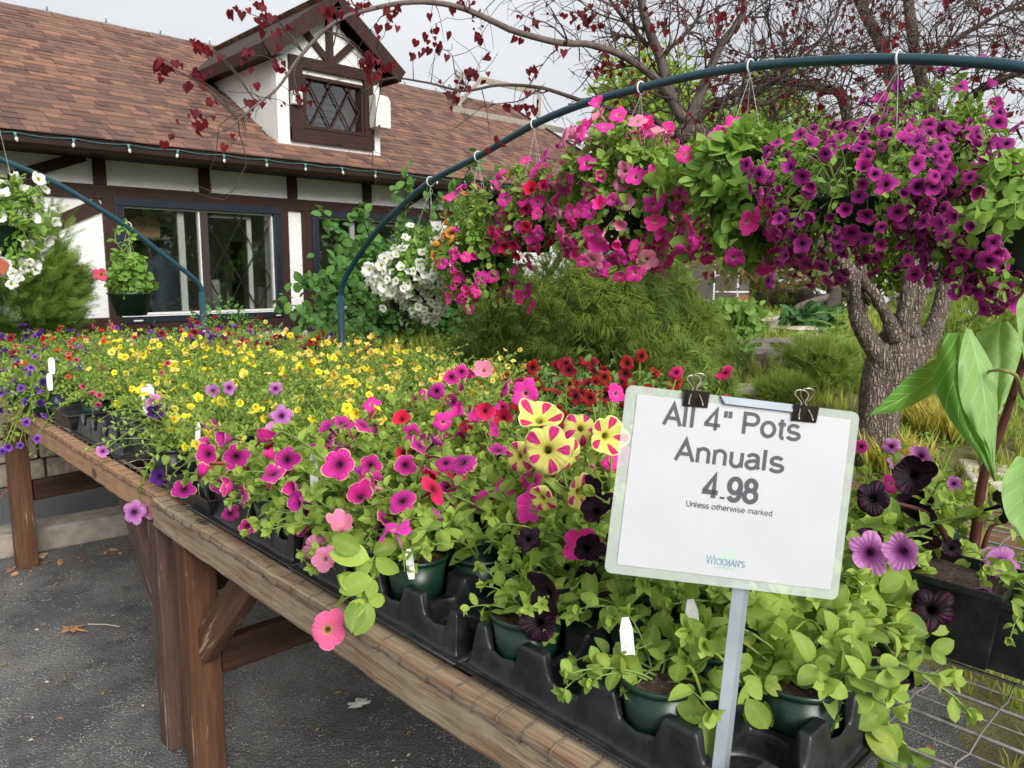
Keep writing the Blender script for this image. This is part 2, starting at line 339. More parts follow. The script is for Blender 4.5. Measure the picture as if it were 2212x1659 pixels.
def barkmat(name, c1, c2, c3, sx=(7, 7, 1.6), sc_=5, bs=1.0, bd=.03):
    m, t, b = newmat(name); v = coords(t, sx)
    vo = t.nodes.new('ShaderNodeTexVoronoi'); vo.feature = 'DISTANCE_TO_EDGE'; vo.inputs['Scale'].default_value = sc_
    nv = noise(t, coords(t), 12, 4); va = t.nodes.new('ShaderNodeVectorMath'); va.operation = 'MULTIPLY_ADD'; 
    cn = t.nodes.new('ShaderNodeCombineXYZ'); t.links.new(nv, cn.inputs[0]); t.links.new(nv, cn.inputs[1]); t.links.new(cn.outputs[0], va.inputs[0]); va.inputs[1].default_value = (1.2, 1.2, 1.2); t.links.new(v, va.inputs[2]); t.links.new(va.outputs[0], vo.inputs['Vector'])
    n = noise(t, coords(t), 45, 5, .65)
    h = math_n(t, 'ADD', math_n(t, 'MULTIPLY', math_n(t, 'MULTIPLY', vo.outputs['Distance'], 3, clamp=True), .7), math_n(t, 'MULTIPLY', n, .5))
    r = ramp(t, [(.2, c1), (.5, c2), (.85, c3)]); t.links.new(h, r.inputs[0]); t.links.new(r.outputs[0], b.inputs['Base Color']); b.inputs['Roughness'].default_value = .9
    bump(t, b, h, bs, bd); return m
M['bark'] = barkmat('flaky_grey_bark', (.055, .036, .026), (.155, .112, .085), (.31, .255, .21), sx=(10, 10, 1.3), sc_=5, bs=1.0, bd=.02)
M['bark_smooth'] = plain('smooth_grey_bark', (.115, .088, .078), .8, 0, .35, 25, .5)
M['bark_dark'] = plain('dark_branch_bark', (.055, .038, .032), .85, 0, .4, 25, .4)
# ground
m, t, b = newmat('asphalt'); v = coords(t); n1 = noise(t, v, 1.3, 5, .6); n2 = noise(t, v, 130, 4, .75); n3 = noise(t, v, 6, 5, .65)
vo = t.nodes.new('ShaderNodeTexVoronoi'); vo.inputs['Scale'].default_value = 120; t.links.new(v, vo.inputs['Vector'])
r = ramp(t, [(.36, (.035, .036, .040)), (.54, (.085, .084, .085)), (.70, (.20, .195, .185))]); t.links.new(math_n(t, 'ADD', math_n(t, 'MULTIPLY', n2, .62), math_n(t, 'MULTIPLY', n1, .42)), r.inputs[0]); c = r.outputs[0]
wet = math_n(t, 'MULTIPLY', math_n(t, 'SUBTRACT', n3, .52), 6, clamp=True)
c = mixc(t, math_n(t, 'MULTIPLY', wet, .55), c, (.028, .029, .032))
sp = math_n(t, 'MULTIPLY', math_n(t, 'LESS_THAN', vo.outputs['Distance'], .26), math_n(t, 'GREATER_THAN', noise(t, v, 7, 5, .8), .53))
c = mixc(t, math_n(t, 'MULTIPLY', sp, .9), c, (.50, .48, .44))
pt_ = noise(t, v, .9, 6, .7); c = mixc(t, math_n(t, 'MULTIPLY', math_n(t, 'SUBTRACT', pt_, .50), 7, clamp=True), c, (.19, .185, .175)) if False else mixc(t, math_n(t, 'MULTIPLY', math_n(t, 'MULTIPLY', math_n(t, 'SUBTRACT', pt_, .43), 6, clamp=True), math_n(t, 'MULTIPLY', math_n(t, 'SUBTRACT', n2, .36), 3.2, clamp=True)), c, (.30, .29, .27))
vc = t.nodes.new('ShaderNodeTexVoronoi'); vc.feature = 'DISTANCE_TO_EDGE'; vc.inputs['Scale'].default_value = 1.1; wv_ = t.nodes.new('ShaderNodeVectorMath'); wv_.operation = 'ADD'; nc_ = t.nodes.new('ShaderNodeTexNoise'); nc_.inputs['Scale'].default_value = 5; nc_.inputs['Detail'].default_value = 6; t.links.new(v, nc_.inputs['Vector']); sc_n = t.nodes.new('ShaderNodeVectorMath'); sc_n.operation = 'SCALE'; sc_n.inputs['Scale'].default_value = .35; t.links.new(nc_.outputs['Color'], sc_n.inputs[0]); t.links.new(v, wv_.inputs[0]); t.links.new(sc_n.outputs[0], wv_.inputs[1]); t.links.new(wv_.outputs[0], vc.inputs['Vector'])
c = mixc(t, math_n(t, 'MULTIPLY', math_n(t, 'LESS_THAN', vc.outputs['Distance'], .004), math_n(t, 'MULTIPLY', math_n(t, 'SUBTRACT', noise(t, v, .8, 2), .52), 8, clamp=True)), c, (.012, .012, .013))
t.links.new(c, b.inputs['Base Color']); rr = ramp(t, [(0, (.85,)*3), (1, (.5,)*3)]); t.links.new(wet, rr.inputs[0]); t.links.new(rr.outputs[0], b.inputs['Roughness']); bump(t, b, math_n(t, 'ADD', n2, vo.outputs['Distance']), .8, .006); M['asphalt'] = m
M['asphalt2'] = plain('side_asphalt', (.10, .10, .105), .85, 0, .35, 60, .5)
M['concrete'] = plain('kerb_concrete', (.25, .22, .18), .85, 0, .3, 14, .4)
m, t, b = newmat('garden_soil'); v = coords(t); n = noise(t, v, 3, 6, .7); n2 = noise(t, v, 50, 4, .7); r = ramp(t, [(.35, (.10, .075, .045)), (.5, (.13, .12, .045)), (.65, (.16, .19, .05))]); t.links.new(math_n(t, 'ADD', math_n(t, 'MULTIPLY', n, .7), math_n(t, 'MULTIPLY', n2, .3)), r.inputs[0]); t.links.new(r.outputs[0], b.inputs['Base Color']); b.inputs['Roughness'].default_value = .95; bump(t, b, n2, .8, .02); M['earth'] = m
M['stone'] = plain('tan_stone_block', (.27, .22, .165), .9, 0, .45, 22, 1.0)
M['rock'] = plain('grey_rock', (.20, .17, .145), .9, 0, .5, 8, 1.0)
M['rock_dark'] = plain('dark_lava_rock', (.035, .026, .018), .95, 0, .6, 14, 1.0)
M['slab'] = plain('pale_flat_stone', (.48, .43, .36), .9, 0, .25, 9, .5)
# building
m, t, b = newmat('white_stucco'); v = coords(t); n = noise(t, v, 14, 3, .5); n2 = noise(t, v, 60, 3, .6); rdg = math_n(t, 'ABSOLUTE', math_n(t, 'SUBTRACT', n, .5))
hh = math_n(t, 'ADD', math_n(t, 'MULTIPLY', math_n(t, 'LESS_THAN', rdg, .03), 1.0), math_n(t, 'MULTIPLY', n2, .5))
t.links.new(mixc(t, noise(t, v, 1.5, 4), (.70, .70, .69), (.82, .82, .81)), b.inputs['Base Color']); b.inputs['Roughness'].default_value = .85; bump(t, b, hh, .8, .03); M['stucco'] = m
m, t, b = newmat('roof_shingle'); tn = attr(t, 'tint'); v = coords(t); n = noise(t, v, 90, 3, .7)
r = ramp(t, [(0, (.085, .045, .035)), (.25, (.13, .068, .050)), (.55, (.19, .095, .064)), (.8, (.25, .122, .078)), (1, (.31, .150, .092))]); t.links.new(tn, r.inputs[0])
t.links.new(mixc(t, math_n(t, 'MULTIPLY', n, .4), r.outputs[0], (.09, .06, .05)), b.inputs['Base Color']); b.inputs['Roughness'].default_value = .9; bump(t, b, n, .5, .004); M['shingle'] = m
M['roof_dark'] = plain('roof_underlay', (.03, .018, .015), .9)
M['gutter'] = plain('dark_brown_gutter', (.022, .011, .009), .4, 0, .2, 6)
M['frame_black'] = plain('dark_blue_window_casing', (.012, .016, .026), .35, 0, .2, 8)
M['frame_white'] = plain('white_window_frame', (.62, .62, .60), .5)
M['frame_grey'] = plain('grey_sash', (.30, .30, .29), .45)
M['brown_sash'] = plain('dark_brown_sash', (.03, .02, .02), .5)
m, t, b = newmat('window_glass'); b.inputs['Base Color'].default_value = (.9, .95, .93, 1); b.inputs['Roughness'].default_value = .02
tr = t.nodes.new('ShaderNodeBsdfTransparent'); tr.inputs[0].default_value = (.86, .88, .86, 1); gl = t.nodes.new('ShaderNodeBsdfGlossy'); gl.inputs['Roughness'].default_value = .02
fr = t.nodes.new('ShaderNodeFresnel'); fr.inputs[0].default_value = 1.5; ms = t.nodes.new('ShaderNodeMixShader')
t.links.new(math_n(t, 'MULTIPLY_ADD', fr.outputs[0], 1.2, .10, clamp=True), ms.inputs[0]); t.links.new(tr.outputs[0], ms.inputs[1]); t.links.new(gl.outputs[0], ms.inputs[2]); t.links.new(ms.outputs[0], t.nodes['Material Output'].inputs[0]); M['glass'] = m
M['room'] = plain('room_wall_paint', (.68, .70, .60), .9)
M['room_dark'] = plain('shop_interior_dark', (.10, .085, .075), .9)
M['louver'] = plain('blue_grey_louvre', (.045, .055, .062), .4, 0, .3, 10)
M['white_box'] = plain('off_white_metal', (.62, .61, .56), .5, 0, .08, 6)
M['bulb'] = plain('frosted_bulb', (.55, .55, .55), .15)
M['cord_green'] = plain('teal_light_socket', (.07, .22, .22), .5)
M['white_metal'] = plain('white_painted_metal', (.75, .76, .77), .4)
M['bldg_white'] = plain('white_metal_siding', (.60, .64, .68), .6)
M['bldg_grey'] = plain('grey_metal_roof', (.38, .41, .42), .6)
M['red_paint'] = plain('faded_red_paint', (.30, .07, .05), .6)
M['blue_plastic'] = plain('bright_blue_plastic', (.03, .30, .62), .4)
M['blue_paint'] = plain('blue_paint', (.03, .09, .25), .5)
M['skin'] = plain('skin', (.35, .2, .15), .6)
M['shirt'] = plain('dark_blue_shirt', (.035, .045, .07), .8)
M['jeans'] = plain('dark_jeans', (.02, .025, .04), .8)
M['hair'] = plain('dark_hair', (.02, .014, .01), .6)
M['cardboard'] = plain('cardboard', (.42, .27, .15), .8)
M['galv'] = plain('galvanised_steel', (.26, .30, .33), .6, .2, .14, 12, .1)
m, t, b = newmat('sign_paper'); t.links.new(mixc(t, noise(t, coords(t), 35, 3), (.45, .455, .48), (.48, .485, .505)), b.inputs['Base Color']); b.inputs['Roughness'].default_value = .45; b.inputs['Coat Weight'].default_value = .3; b.inputs['Coat Roughness'].default_value = .15; M['paper'] = m
m, t, b = newmat('clear_laminate'); b.inputs['Base Color'].default_value = (.8, .84, .82, 1); b.inputs['Roughness'].default_value = .15
tr = t.nodes.new('ShaderNodeBsdfTransparent'); tr.inputs[0].default_value = (.9, .95, .92, 1); ms = t.nodes.new('ShaderNodeMixShader'); ms.inputs[0].default_value = .30
t.links.new(tr.outputs[0], ms.inputs[1]); t.links.new(b.outputs[0], ms.inputs[2]); t.links.new(ms.outputs[0], t.nodes['Material Output'].inputs[0]); M['laminate'] = m
M['ink'] = plain('dark_grey_ink', (.055, .055, .065), .5, 0, .1, 10)
M['logo_green'] = plain('logo_pale_green', (.38, .62, .42), .5)
M['logo_teal'] = plain('logo_teal', (.10, .28, .30), .5)
M['clip_black'] = plain('worn_black_clip', (.02, .015, .013), .4, .3, .6, 60)
M['clip_wire'] = plain('brass_grey_clip_wire', (.45, .40, .33), .3, .9, .2, 30)
M['kapok'] = plain('dry_leaf_brown', (.30, .15, .07), .8, 0, .4, 30)
# ------------------------------------------------------------------ ground
def hnoise(x, y):
    return (np.sin(x*1.3+y*.7)+np.sin(x*.5-y*1.1+2)+.5*np.sin(x*3.1+y*2.3+1)+.4*np.sin(x*2.2-y*3.7))/2.9
mb = MB(); mb.add([(-250, -250, -.03), (250, -250, -.03), (250, 250, -.03), (-250, 250, -.03)], [(0, 1, 2, 3)]); tag(mb.build('ground', M['earth']), kind='structure')
def edge_x(y): return 2.38 + .08*math.sin(y*3.1) + .05*math.sin(y*9.7) + (.62*max(0, min(1, (y-.5)/.4)))*(1 if y < 1.6 else max(0, 1-(y-1.6)))
ys = np.linspace(-14, 4.42, 120)
mb = MB(); P = np.array([[(-14, y, 0.0), (-3, y, 0), (.5, y, 0), (edge_x(y), y, 0)] for y in ys]); P = P.transpose(1, 0, 2); mb.grid(P[::-1]); tag(mb.build('pavement', M['asphalt']), kind='structure')
def ground_z(x, y):
    """the garden is a low bank that climbs away from the table and falls again towards the yard"""
    r = np.hypot(x, y); b = np.interp(r, [2.6, 3.4, 4.5, 5.5, 7, 9, 10.5, 12, 15, 20, 30, 45], [.0, .08, .22, .46, .71, .82, .84, .74, .45, .30, .18, .0])
    k = np.clip((x-2.42)/1.3, 0, 1); k = k*k*(3-2*k); k = k*np.clip((8.2-y)/1.5, .0, 1)*np.where(x > 9.8, 1, 1)
    return .012 + k*(b + .045*hnoise(x, y)) + .012*np.sin(x*11+y*7)*k
xs = np.concatenate([np.linspace(-4, 0, 8)[:-1], np.linspace(0, 12, 100), np.linspace(12.6, 40, 30)]); yy = np.concatenate([np.linspace(-22, -4, 20)[:-1], np.linspace(-4, 12, 130), np.linspace(12.6, 30, 20)])
XX, YY = np.meshgrid(xs, yy, indexing='ij'); ZZ = ground_z(XX, YY)
# the bed stops at the asphalt's edge and behind the kerb
ex = np.vectorize(edge_x)(YY); ins = (YY < 4.42+1.05) & (XX < ex-.04) ; ZZ = np.where(ins, -.02, ZZ)
ZZ = np.where((XX < 2.2) & (YY >= 4.42) & (YY < 5.9), -.02, ZZ)
mb = MB(); mb.grid(np.stack([XX, YY, ZZ], -1)); tag(mb.build('garden_bed', M['earth'], smooth=True), kind='structure')
# strip of older asphalt between kerb and stone wall
mb = MB(); mb.add([(-8, 4.5, .002), (2.6, 4.5, .002), (2.6, 5.78, .002), (-8, 5.9, .002)], [(0, 1, 2, 3)]); tag(mb.build('path', M['asphalt2']), kind='structure')
kd = Vector((1, -.10, 0)).normalized()
mb = MB(); mb.beam((-8, 5.28, .06), (1.9, 4.36, .06), .19, .125); tag(mb.build('kerb', M['concrete'], bevel=.012), kind='structure')

# ------------------------------------------------------------------ garden wall of stone blocks
sw = empty('stone_wall', (1.6, 5.95, 0), 0, 'low wall of rough tan stone blocks seen under the far table beyond the kerb', 'stone wall')
rr_ = random.Random(3)
for r_ in range(3):
    x = -2.6 + (.18 if r_ % 2 else 0)
    while x < 2.6:
        L = rr_.uniform(.32, .52); z0 = .0 + r_*.165
        m_ = MB(); n = 5; 
        m_.box((x-1.6, -.14+rr_.uniform(-.02, .02), z0), (x+L-.012-1.6, .14, z0+.155)); ob = m_.build('block', M['stone'], sw, bevel=.015); x += L
tagl = None

# ------------------------------------------------------------------ tables
def table(name, label, x0, x1, y0, y1, railmat, zt=.80, rh=.09, rw=.038, loops=.062, legs=(), braces=(), stretch=()):
    t = empty(name, (x0, y0, 0), 0, label, 'display table', 'wooden plant tables standing end to end')
    loc = lambda p: (p[0]-x0, p[1]-y0, p[2])
    def part(nm, a, b, w_, h_, mat, up=(0, 0, 1), bev=.004):
        # each board is modelled along its own axis so the grain follows it
        a = Vector(loc(a)); b = Vector(loc(b)); d = b-a; L = d.length; mbx = MB(); n = 10
        mbx.box((-w_/2, 0, -h_/2), (w_/2, L, h_/2))
        yv = d.normalized(); zv = Vector(up); xv = yv.cross(zv).normalized(); zv = xv.cross(yv)
        mw = Matrix(((xv[0], yv[0], zv[0], a[0]), (xv[1], yv[1], zv[1], a[1]), (xv[2], yv[2], zv[2], a[2]), (0, 0, 0, 1)))
        return mbx.build(nm, mat, t, mw=mw, bevel=bev)
    # worn front rail with a chewed lower edge
    n = 90; L = y1-y0; V = []
    for i in range(n+1):
        y = L*i/n; wv_ = .0012*math.sin(i*1.7)+.0018*math.sin(i*.43); lo = zt-rh + .0012*math.sin(i*.31)+.0008*math.sin(i*1.3)
        V += [(wv_+.003, y, lo+.004), (wv_, y, lo+.010), (wv_, y, zt-.003), (wv_+.003, y, zt), (rw, y, zt), (rw, y, lo+.002)]
    F = [(i*6+j, (i+1)*6+j, (i+1)*6+(j+1) % 6, i*6+(j+1) % 6) for i in range(n) for j in range(6)]; F += [tuple(range(6)), tuple(n*6+j for j in range(6))[::-1]]
    MB().add(V, F).build('rail', railmat, t)
    part('rail', (x1, y0, zt-rh/2), (x1, y1, zt-rh/2), rw, rh, M['rail_far'])
    for yy_ in (y0+rw/2+.001, y1-rw/2-.001):
        mbx = MB(); mbx.box((rw+.002, yy_-rw/2-y0, zt-rh), (x1-x0-rw/2-.002, yy_+rw/2-y0, zt-.003)); mbx.build('rail', M['rail_far'], t)
    for k in ((.18, .62, .86) if y0 < 0 else (.3, .6, .85)):
        yc = y0+(y1-y0)*k; mbx = MB(); mbx.box((rw+.002, yc-.018-y0, zt-rh-.002), (x1-x0-rw/2-.002, yc+.018-y0, zt-.012)); mbx.build('crossbar', M['stretch_wood'], t)
    for a, b, w_, h_, mt in legs: part('leg', a, b, w_, h_, mt, up=(1, 0, 0))
    for a, b, w_, h_, mt in braces: part('brace', a, b, w_, h_, mt, up=(1, 0, 0))
    for a, b, w_, h_, mt in stretch: part('stretcher', a, b, w_, h_, mt)
    # welded wire deck
    W = MB(); yl, yh = 0.01, y1-y0-.01; xl, xh = .05, x1-x0+.01
    x = xl
    k = 0
    while x < xh:
        th = .0032 if k % 2 == 0 else .0017
        ph = k*1.3; W.tube([(x+.0015*math.sin(ph+j), yl+(yh-yl)*j/8, zt+.006+.0015*math.sin(ph*2+j*1.7)) for j in range(9)], th, 5); x += .05; k += 1
    y = yl
    k = 0
    while y < yh:
        n = 36; W.tube([(xl-.015+(xh-xl)*j/n, y+.002*math.sin(j*2.1+k), zt+.0095+.0035*(1 if (j+k) % 2 else -1)) for j in range(n+1)], .0015, 4); y += .10; k += 1
    for yb in (y0+.55, y0+1.6): W.tube([(xl, yb-y0, zt-.004), (xh, yb-y0, zt-.004)], .0045, 6)
    W.build('wire_deck', M['wire'], t, smooth=True)
    # edge wires stitched over the rail
    E_ = MB(); rl = random.Random(5)
    E_.tube([(.048+.0015*math.sin(j), yl+(yh-yl)*j/40, zt+.0075) for j in range(41)], .0042, 7)
    E_.tube([(-.003+.0012*math.sin(j*1.9), yl+.02+(yh-yl-.02)*j/60, zt-.016+.004*math.sin(j*2.7)) for j in range(61)], .0016, 5)
    y = .03
    while y < yh:
        dy = rl.uniform(-.004, .01); E_.tube([(.054, y, zt+.003), (.047, y+dy*.2, zt+.013), (.036, y+dy*.5, zt+.003), (.006, y+dy*.8, zt+.0012), (-.002, y+dy, zt-.004), (-.0035, y+dy, zt-.017), (-.003, y+dy+.004, zt-.020)], .0012, 5)
        y += loops*rl.choice([1, 1.1, .9, 1.25, .8])
    E_.build('edge_wire', M['wire_rust'], t, smooth=True)
    return t
XR = .706
near_t = table('plant_table', 'near wooden table with worn pale rail and wire top under the price sign', XR, 2.38, -.95, 2.22, M['rail_near'],
    legs=[((XR+.055, 2.06, 0), (XR+.055, 2.06, .71), .075, .085, M['leg_wood']), ((2.33, 2.12, 0), (2.33, 2.12, .71), .08, .08, M['leg_wood']), ((XR+.06, -.8, 0), (XR+.06, -.8, .71), .08, .085, M['leg_wood']), ((2.33, -.8, 0), (2.33, -.8, .71), .08, .08, M['leg_wood'])],
    braces=[((XR+.055, 2.03, .40), (XR+.055, 1.70, .715), .085, .038, M['leg_wood']), ((2.33, 2.09, .40), (2.33, 1.7, .715), .085, .038, M['leg_wood'])],
    stretch=[((XR+.10, 2.04, .36), (2.29, 2.04, .36), .038, .10, M['stretch_wood']), ((XR+.10, -.8, .34), (2.29, -.8, .34), .038, .10, M['stretch_wood'])])
far_t = table('plant_table', 'far brown wooden table reaching back to the kerb, crowded with yellow flowers', XR+.02, 2.42, 2.235, 5.3, M['rail_far'],
    legs=[((XR+.055, 2.275, 0), (XR+.055, 2.275, .71), .078, .085, M['leg_wood2']), ((2.37, 2.32, 0), (2.37, 2.32, .71), .08, .08, M['leg_wood2']), ((XR+.04, 4.2, 0), (XR+.04, 4.2, .71), .09, .085, M['leg_wood']), ((2.37, 5.1, 0), (2.37, 5.1, .71), .08, .08, M['leg_wood2'])],
    braces=[((XR+.055, 2.30, .37), (XR+.055, 2.62, .715), .09, .038, M['leg_wood2'])],
    stretch=[((XR+.10, 2.29, .50), (2.33, 2.29, .50), .038, .10, M['stretch_wood']), ((XR+.09, 4.2, .37), (2.33, 4.4, .37), .038, .10, M['stretch_wood'])])

# ------------------------------------------------------------------ the house
YB = 7.5; XL, XRT = -1.4, 9.45; ZE = 2.49; SL = .55; YE = 7.10; YR = 10.35
def rz(y): return ZE + SL*(y-YE)
house = empty('timbered_house', (0, 0, 0), 0, 'white stucco house with dark brown timbers and a red-brown shingle roof', 'house')
# windows in the front wall
W1 = (2.30, 3.73, 1.00, 1.975); W2 = (4.24, 5.55, 1.00, 1.975)       # x0,x1,z0,z1 of the openings
wl = MB(); T = .18
def wbox(x0, x1, z0, z1): wl.box((x0, YB, z0), (x1, YB+T, z1))
wbox(XL, W1[0], 0, 2.62); wbox(W1[0], W1[1], 0, W1[2]); wbox(W1[0], W1[1], W1[3], 2.62); wbox(W1[1], W2[0], 0, 2.62); wbox(W2[0], W2[1], 0, W2[2]); wbox(W2[0], W2[1], W2[3], 2.62); wbox(W2[1], XRT, 0, 2.62)
for xg in (XL, XRT-T):
    ztop = rz(YR)-.05; wl.add([(xg, YB+T, 0), (xg, 13.2, 0), (xg, 13.2, 2.6), (xg, YR, ztop), (xg, YB+T, rz(YB+T)-.05), (xg+T, YB+T, 0), (xg+T, 13.2, 0), (xg+T, 13.2, 2.6), (xg+T, YR, ztop), (xg+T, YB+T, rz(YB+T)-.05)],
        [(0, 4, 3, 2, 1), (5, 6, 7, 8, 9), (0, 1, 6, 5), (1, 2, 7, 6), (2, 3, 8, 7), (3, 4, 9, 8)])
wl.box((XL, 13.2, 0), (XRT, 13.4, 2.6)); wl.build('wall', M['stucco'], house)
# room behind the windows
rm = MB(); x0, x1, y0, y1 = 1.2, 6.6, YB+T+.003, 10.6
rm.add([(x0, y0, .05), (x1, y0, .05), (x1, y1, .05), (x0, y1, .05), (x0, y0, 2.5), (x1, y0, 2.5), (x1, y1, 2.5), (x0, y1, 2.5)], [(0, 1, 2, 3), (2, 3, 7, 6)[::-1], (0, 3, 7, 4), (1, 2, 6, 5)[::-1]], mi=0)
rm.add([(x0, y0, 2.5), (x1, y0, 2.5), (x1, y1, 2.5), (x0, y1, 2.5)], [(0, 3, 2, 1)], mi=0)
rm.build('room', M['room'], house)
def timber(a, b, w_=.11, d_=.035):
    """board lying on the wall face from a=(x,z) to b"""
    dx, dz = b[0]-a[0], b[1]-a[1]; L = math.hypot(dx, dz); m_ = MB(); m_.box((-w_/2, -d_, 0), (w_/2, .004, L)); an = math.atan2(dx, dz)
    k = timber.k = getattr(timber, 'k', 0)+1
    return m_.build('timber_beam', M['timber'], house, mw=Matrix.Translation((a[0], YB-.0007*(k % 7), a[1])) @ Matrix.Rotation(an, 4, 'Y'))
def wz(px, py): p = aty(px, py, YB-.035); return (p[0], p[2])
timber((XL, 2.095), (XRT, 2.075), .115, .040)          # middle band
timber((XL, 2.42), (XRT, 2.42), .07, .037)             # top band under the eave
timber((XL, .90), (XRT, .90), .17, .042)               # base band
for x in (.35, 2.13, 3.05, 3.96, 4.87, 5.8, 6.7, 7.6, 8.5): timber((x, 2.15), (x, 2.385), .10)
for x in (2.19, 3.84, 4.115, 5.66, 6.6, 8.4): timber((x, .985), (x, 2.035), .115, .034)
timber((1.45, 2.15), (2.02, 2.38), .09, .031); timber((1.15, 1.50), (2.12, 1.98), .11, .031)
timber((6.75, 2.38), (7.15, 2.15), .09, .031); timber((5.75, 2.38), (5.35, 2.15), .08, .031); timber((7.6, 1.1), (8.3, 1.9), .1, .031)
# windows
def slider(Wd, lattice_at, sash):
    x0, x1, z0, z1 = Wd; cw = .075; y = YB-.05
    f = MB()
    for a_, b_ in (((x0-cw, z0-cw), (x1+cw, z0)), ((x0-cw, z1), (x1+cw, z1+cw)), ((x0-cw, z0+.0005), (x0, z1-.0005)), ((x1, z0+.0005), (x1+cw, z1-.0005))):
        f.box((a_[0], YB-.055, a_[1]), (b_[0], YB+.03, b_[1]))
    win = f.build('window', M['frame_black'], house, bevel=.006)
    g = MB(); e = .006
    for a_, b_ in (((x0, z0), (x1, z0+.018)), ((x0, z1-.014), (x1, z1)), ((x0, z0+.0185), (x0+.012, z1-.0145)), ((x1-.012, z0+.0185), (x1, z1-.0145))): g.box((a_[0], YB-.012, a_[1]), (b_[0], YB+.05, b_[1]))
    g.box((x0-.075, YB-.066, z0-.012), (x1+.0, YB-.056, z0-.002)); g.build('trim', M['frame_white'], win)
    xm = x0+(x1-x0)*.50
    s_ = MB(); s_.box((xm-.03, YB-.02, z0+.019), (xm+.045, YB+.045, z1-.015), mi=0); s_.build('mullion', M['brown_sash'], win)
    if sash:
        g = MB(); g.box((xm-.044, YB-.024, z0+.02), (xm-.032, YB+.03, z1-.016)); g.box((xm-.21, YB+.06, z0+.02), (xm-.15, YB+.09, z1-.02)); g.box((x1-.235, YB+.075, z0+.02), (x1-.19, YB+.10, z1-.05)); g.box((xm+.05, YB+.075, z1-.055), (x1-.19, YB+.10, z1-.03)); g.build('sash', M['frame_white'], win)
    p = MB(); p.add([(x0+.011, YB+.012, z0+.017), (xm-.029, YB+.012, z0+.017), (xm-.029, YB+.012, z1-.013), (x0+.011, YB+.012, z1-.013)], [(0, 1, 2, 3)]); p.build('pane', M['glass'], win)
    p = MB(); p.add([(xm+.044, YB+.022, z0+.017), (x1-.011, YB+.022, z0+.017), (x1-.011, YB+.022, z1-.013), (xm+.044, YB+.022, z1-.013)], [(0, 1, 2, 3)]); p.build('pane', M['glass'], win)
    if lattice_at:
        l = MB(); xa, xb = xm+.05, x1-.015; za, zb = z0+.02, z1-.018; st = .325; hgt = zb-za; k_ = 1.75
        for off in np.arange(-2, 3, 1.0):
            for sg in (1, -1):
                xs_ = xa+.17+off*st
                # clip the slanted bar to the pane
                ts = []
                p0 = np.array([xs_, za]); d_ = np.array([sg*hgt/k_, hgt]); lo_, hi_ = 0., 1.
                if d_[0] > 0: lo_ = max(lo_, (xa-p0[0])/d_[0]); hi_ = min(hi_, (xb-p0[0])/d_[0])
                else: lo_ = max(lo_, (xb-p0[0])/d_[0]); hi_ = min(hi_, (xa-p0[0])/d_[0])
                if hi_-lo_ < .05: continue
                A = p0+d_*lo_; B = p0+d_*hi_; l.beam((A[0], YB+.04+.004*(sg > 0), A[1]), (B[0], YB+.04+.004*(sg > 0), B[1]), .012, .010, up=(0, 1, 0))
        l.build('lattice', M['brown_sash'], win)
    lk = MB(); lk.box((x0+.02, YB-.062, z0-.055), (x0+.10, YB-.054, z0-.043)); lk.box((x1-.02, YB-.062, z0-.055), (x1+.03, YB-.054, z0-.045)); lk.build('weep_cover', M['white_box'], win)
slider(W1, True, True); slider(W2, False, True)
# shop things and the person inside
sh = empty('display_shelf', (2.9, 9.4, .05), 0, 'shop shelf crowded with small goods behind the lattice window', 'shelf')
s_ = MB()
for z in (.5, .85, 1.2): s_.box((-1.0, -.15, z), (1.3, .15, z+.02))
for x in (-1.0, .1, 1.28): s_.box((x, -.16, 0), (x+.02, .16, 1.7))
s_.build('shelf_frame', M['room_dark'], sh)
rg = random.Random(9)
gm = [M['room_dark'], M['white_box'], M['cardboard'], M['red_paint'], M['cord_green'], M['frame_white']]
for z in (.52, .87, 1.22):
    x = 1.95
    while x < 4.1:
        h_ = rg.uniform(.08, .26); w_ = rg.uniform(.04, .09); m_ = MB(); m_.lathe([(0, 0), (w_*.5, 0), (w_*.5, h_*.7), (w_*.25, h_*.85), (w_*.25, h_), (0, h_)], 10)
        o = m_.build('bottle', rg.choice(gm), smooth=False); o.location = (x, 9.35+rg.uniform(-.08, .08), z+.05+.002)
        tag(o, 'small bottle on the dim shop shelf behind the window', 'bottle', 'small goods on the shop shelf behind the window'); x += w_+rg.uniform(.02, .12)
tb = MB(); tb.box((-.14, -.10, 0), (.14, .10, .19)); o = tb.build('cardboard_box', M['cardboard'], bevel=.004); o.location = (2.62, 8.0, 1.72)
tag(o, 'small cardboard box high up inside the left window', 'box')
br = MB(); br.box((-.2, -.15, -.02), (.2, .15, -.001)); br.box((-.01, -.02, .19), (.01, .02, .68)); br.build('bracket', M['room_dark'], o)
cb = empty('shop_counter', (3.3, 8.35, .05), 0, 'dark shop counter below the lattice window sill, inside the house', 'counter')
m_ = MB(); m_.box((-.75, -.2, 0), (1.0, .25, .88)); m_.build('cabinet', M['room_dark'], cb, bevel=.01)
m_ = MB(); m_.box((-.78, -.22, .88), (1.03, .27, .91)); m_.build('counter_top', M['cardboard'], cb)
m_ = MB(); m_.box((-.12, -.06, 0), (.12, .06, .26)); o = m_.build('square_vase', M['frame_grey'], bevel=.01); o.location = (3.98, 8.2, .963); tag(o, 'pale square vase standing inside behind the lattice pane', 'vase')
m_ = MB(); m_.lathe([(0, 0), (.05, 0), (.055, .3), (.045, .34), (.04, .34), (.04, .02), (0, .02)], 18); o = m_.build('tall_vase', M['frame_grey'], smooth=True); o.location = (3.42, 8.25, .963); tag(o, 'narrow pale vase inside, just right of the window mullion', 'vase')

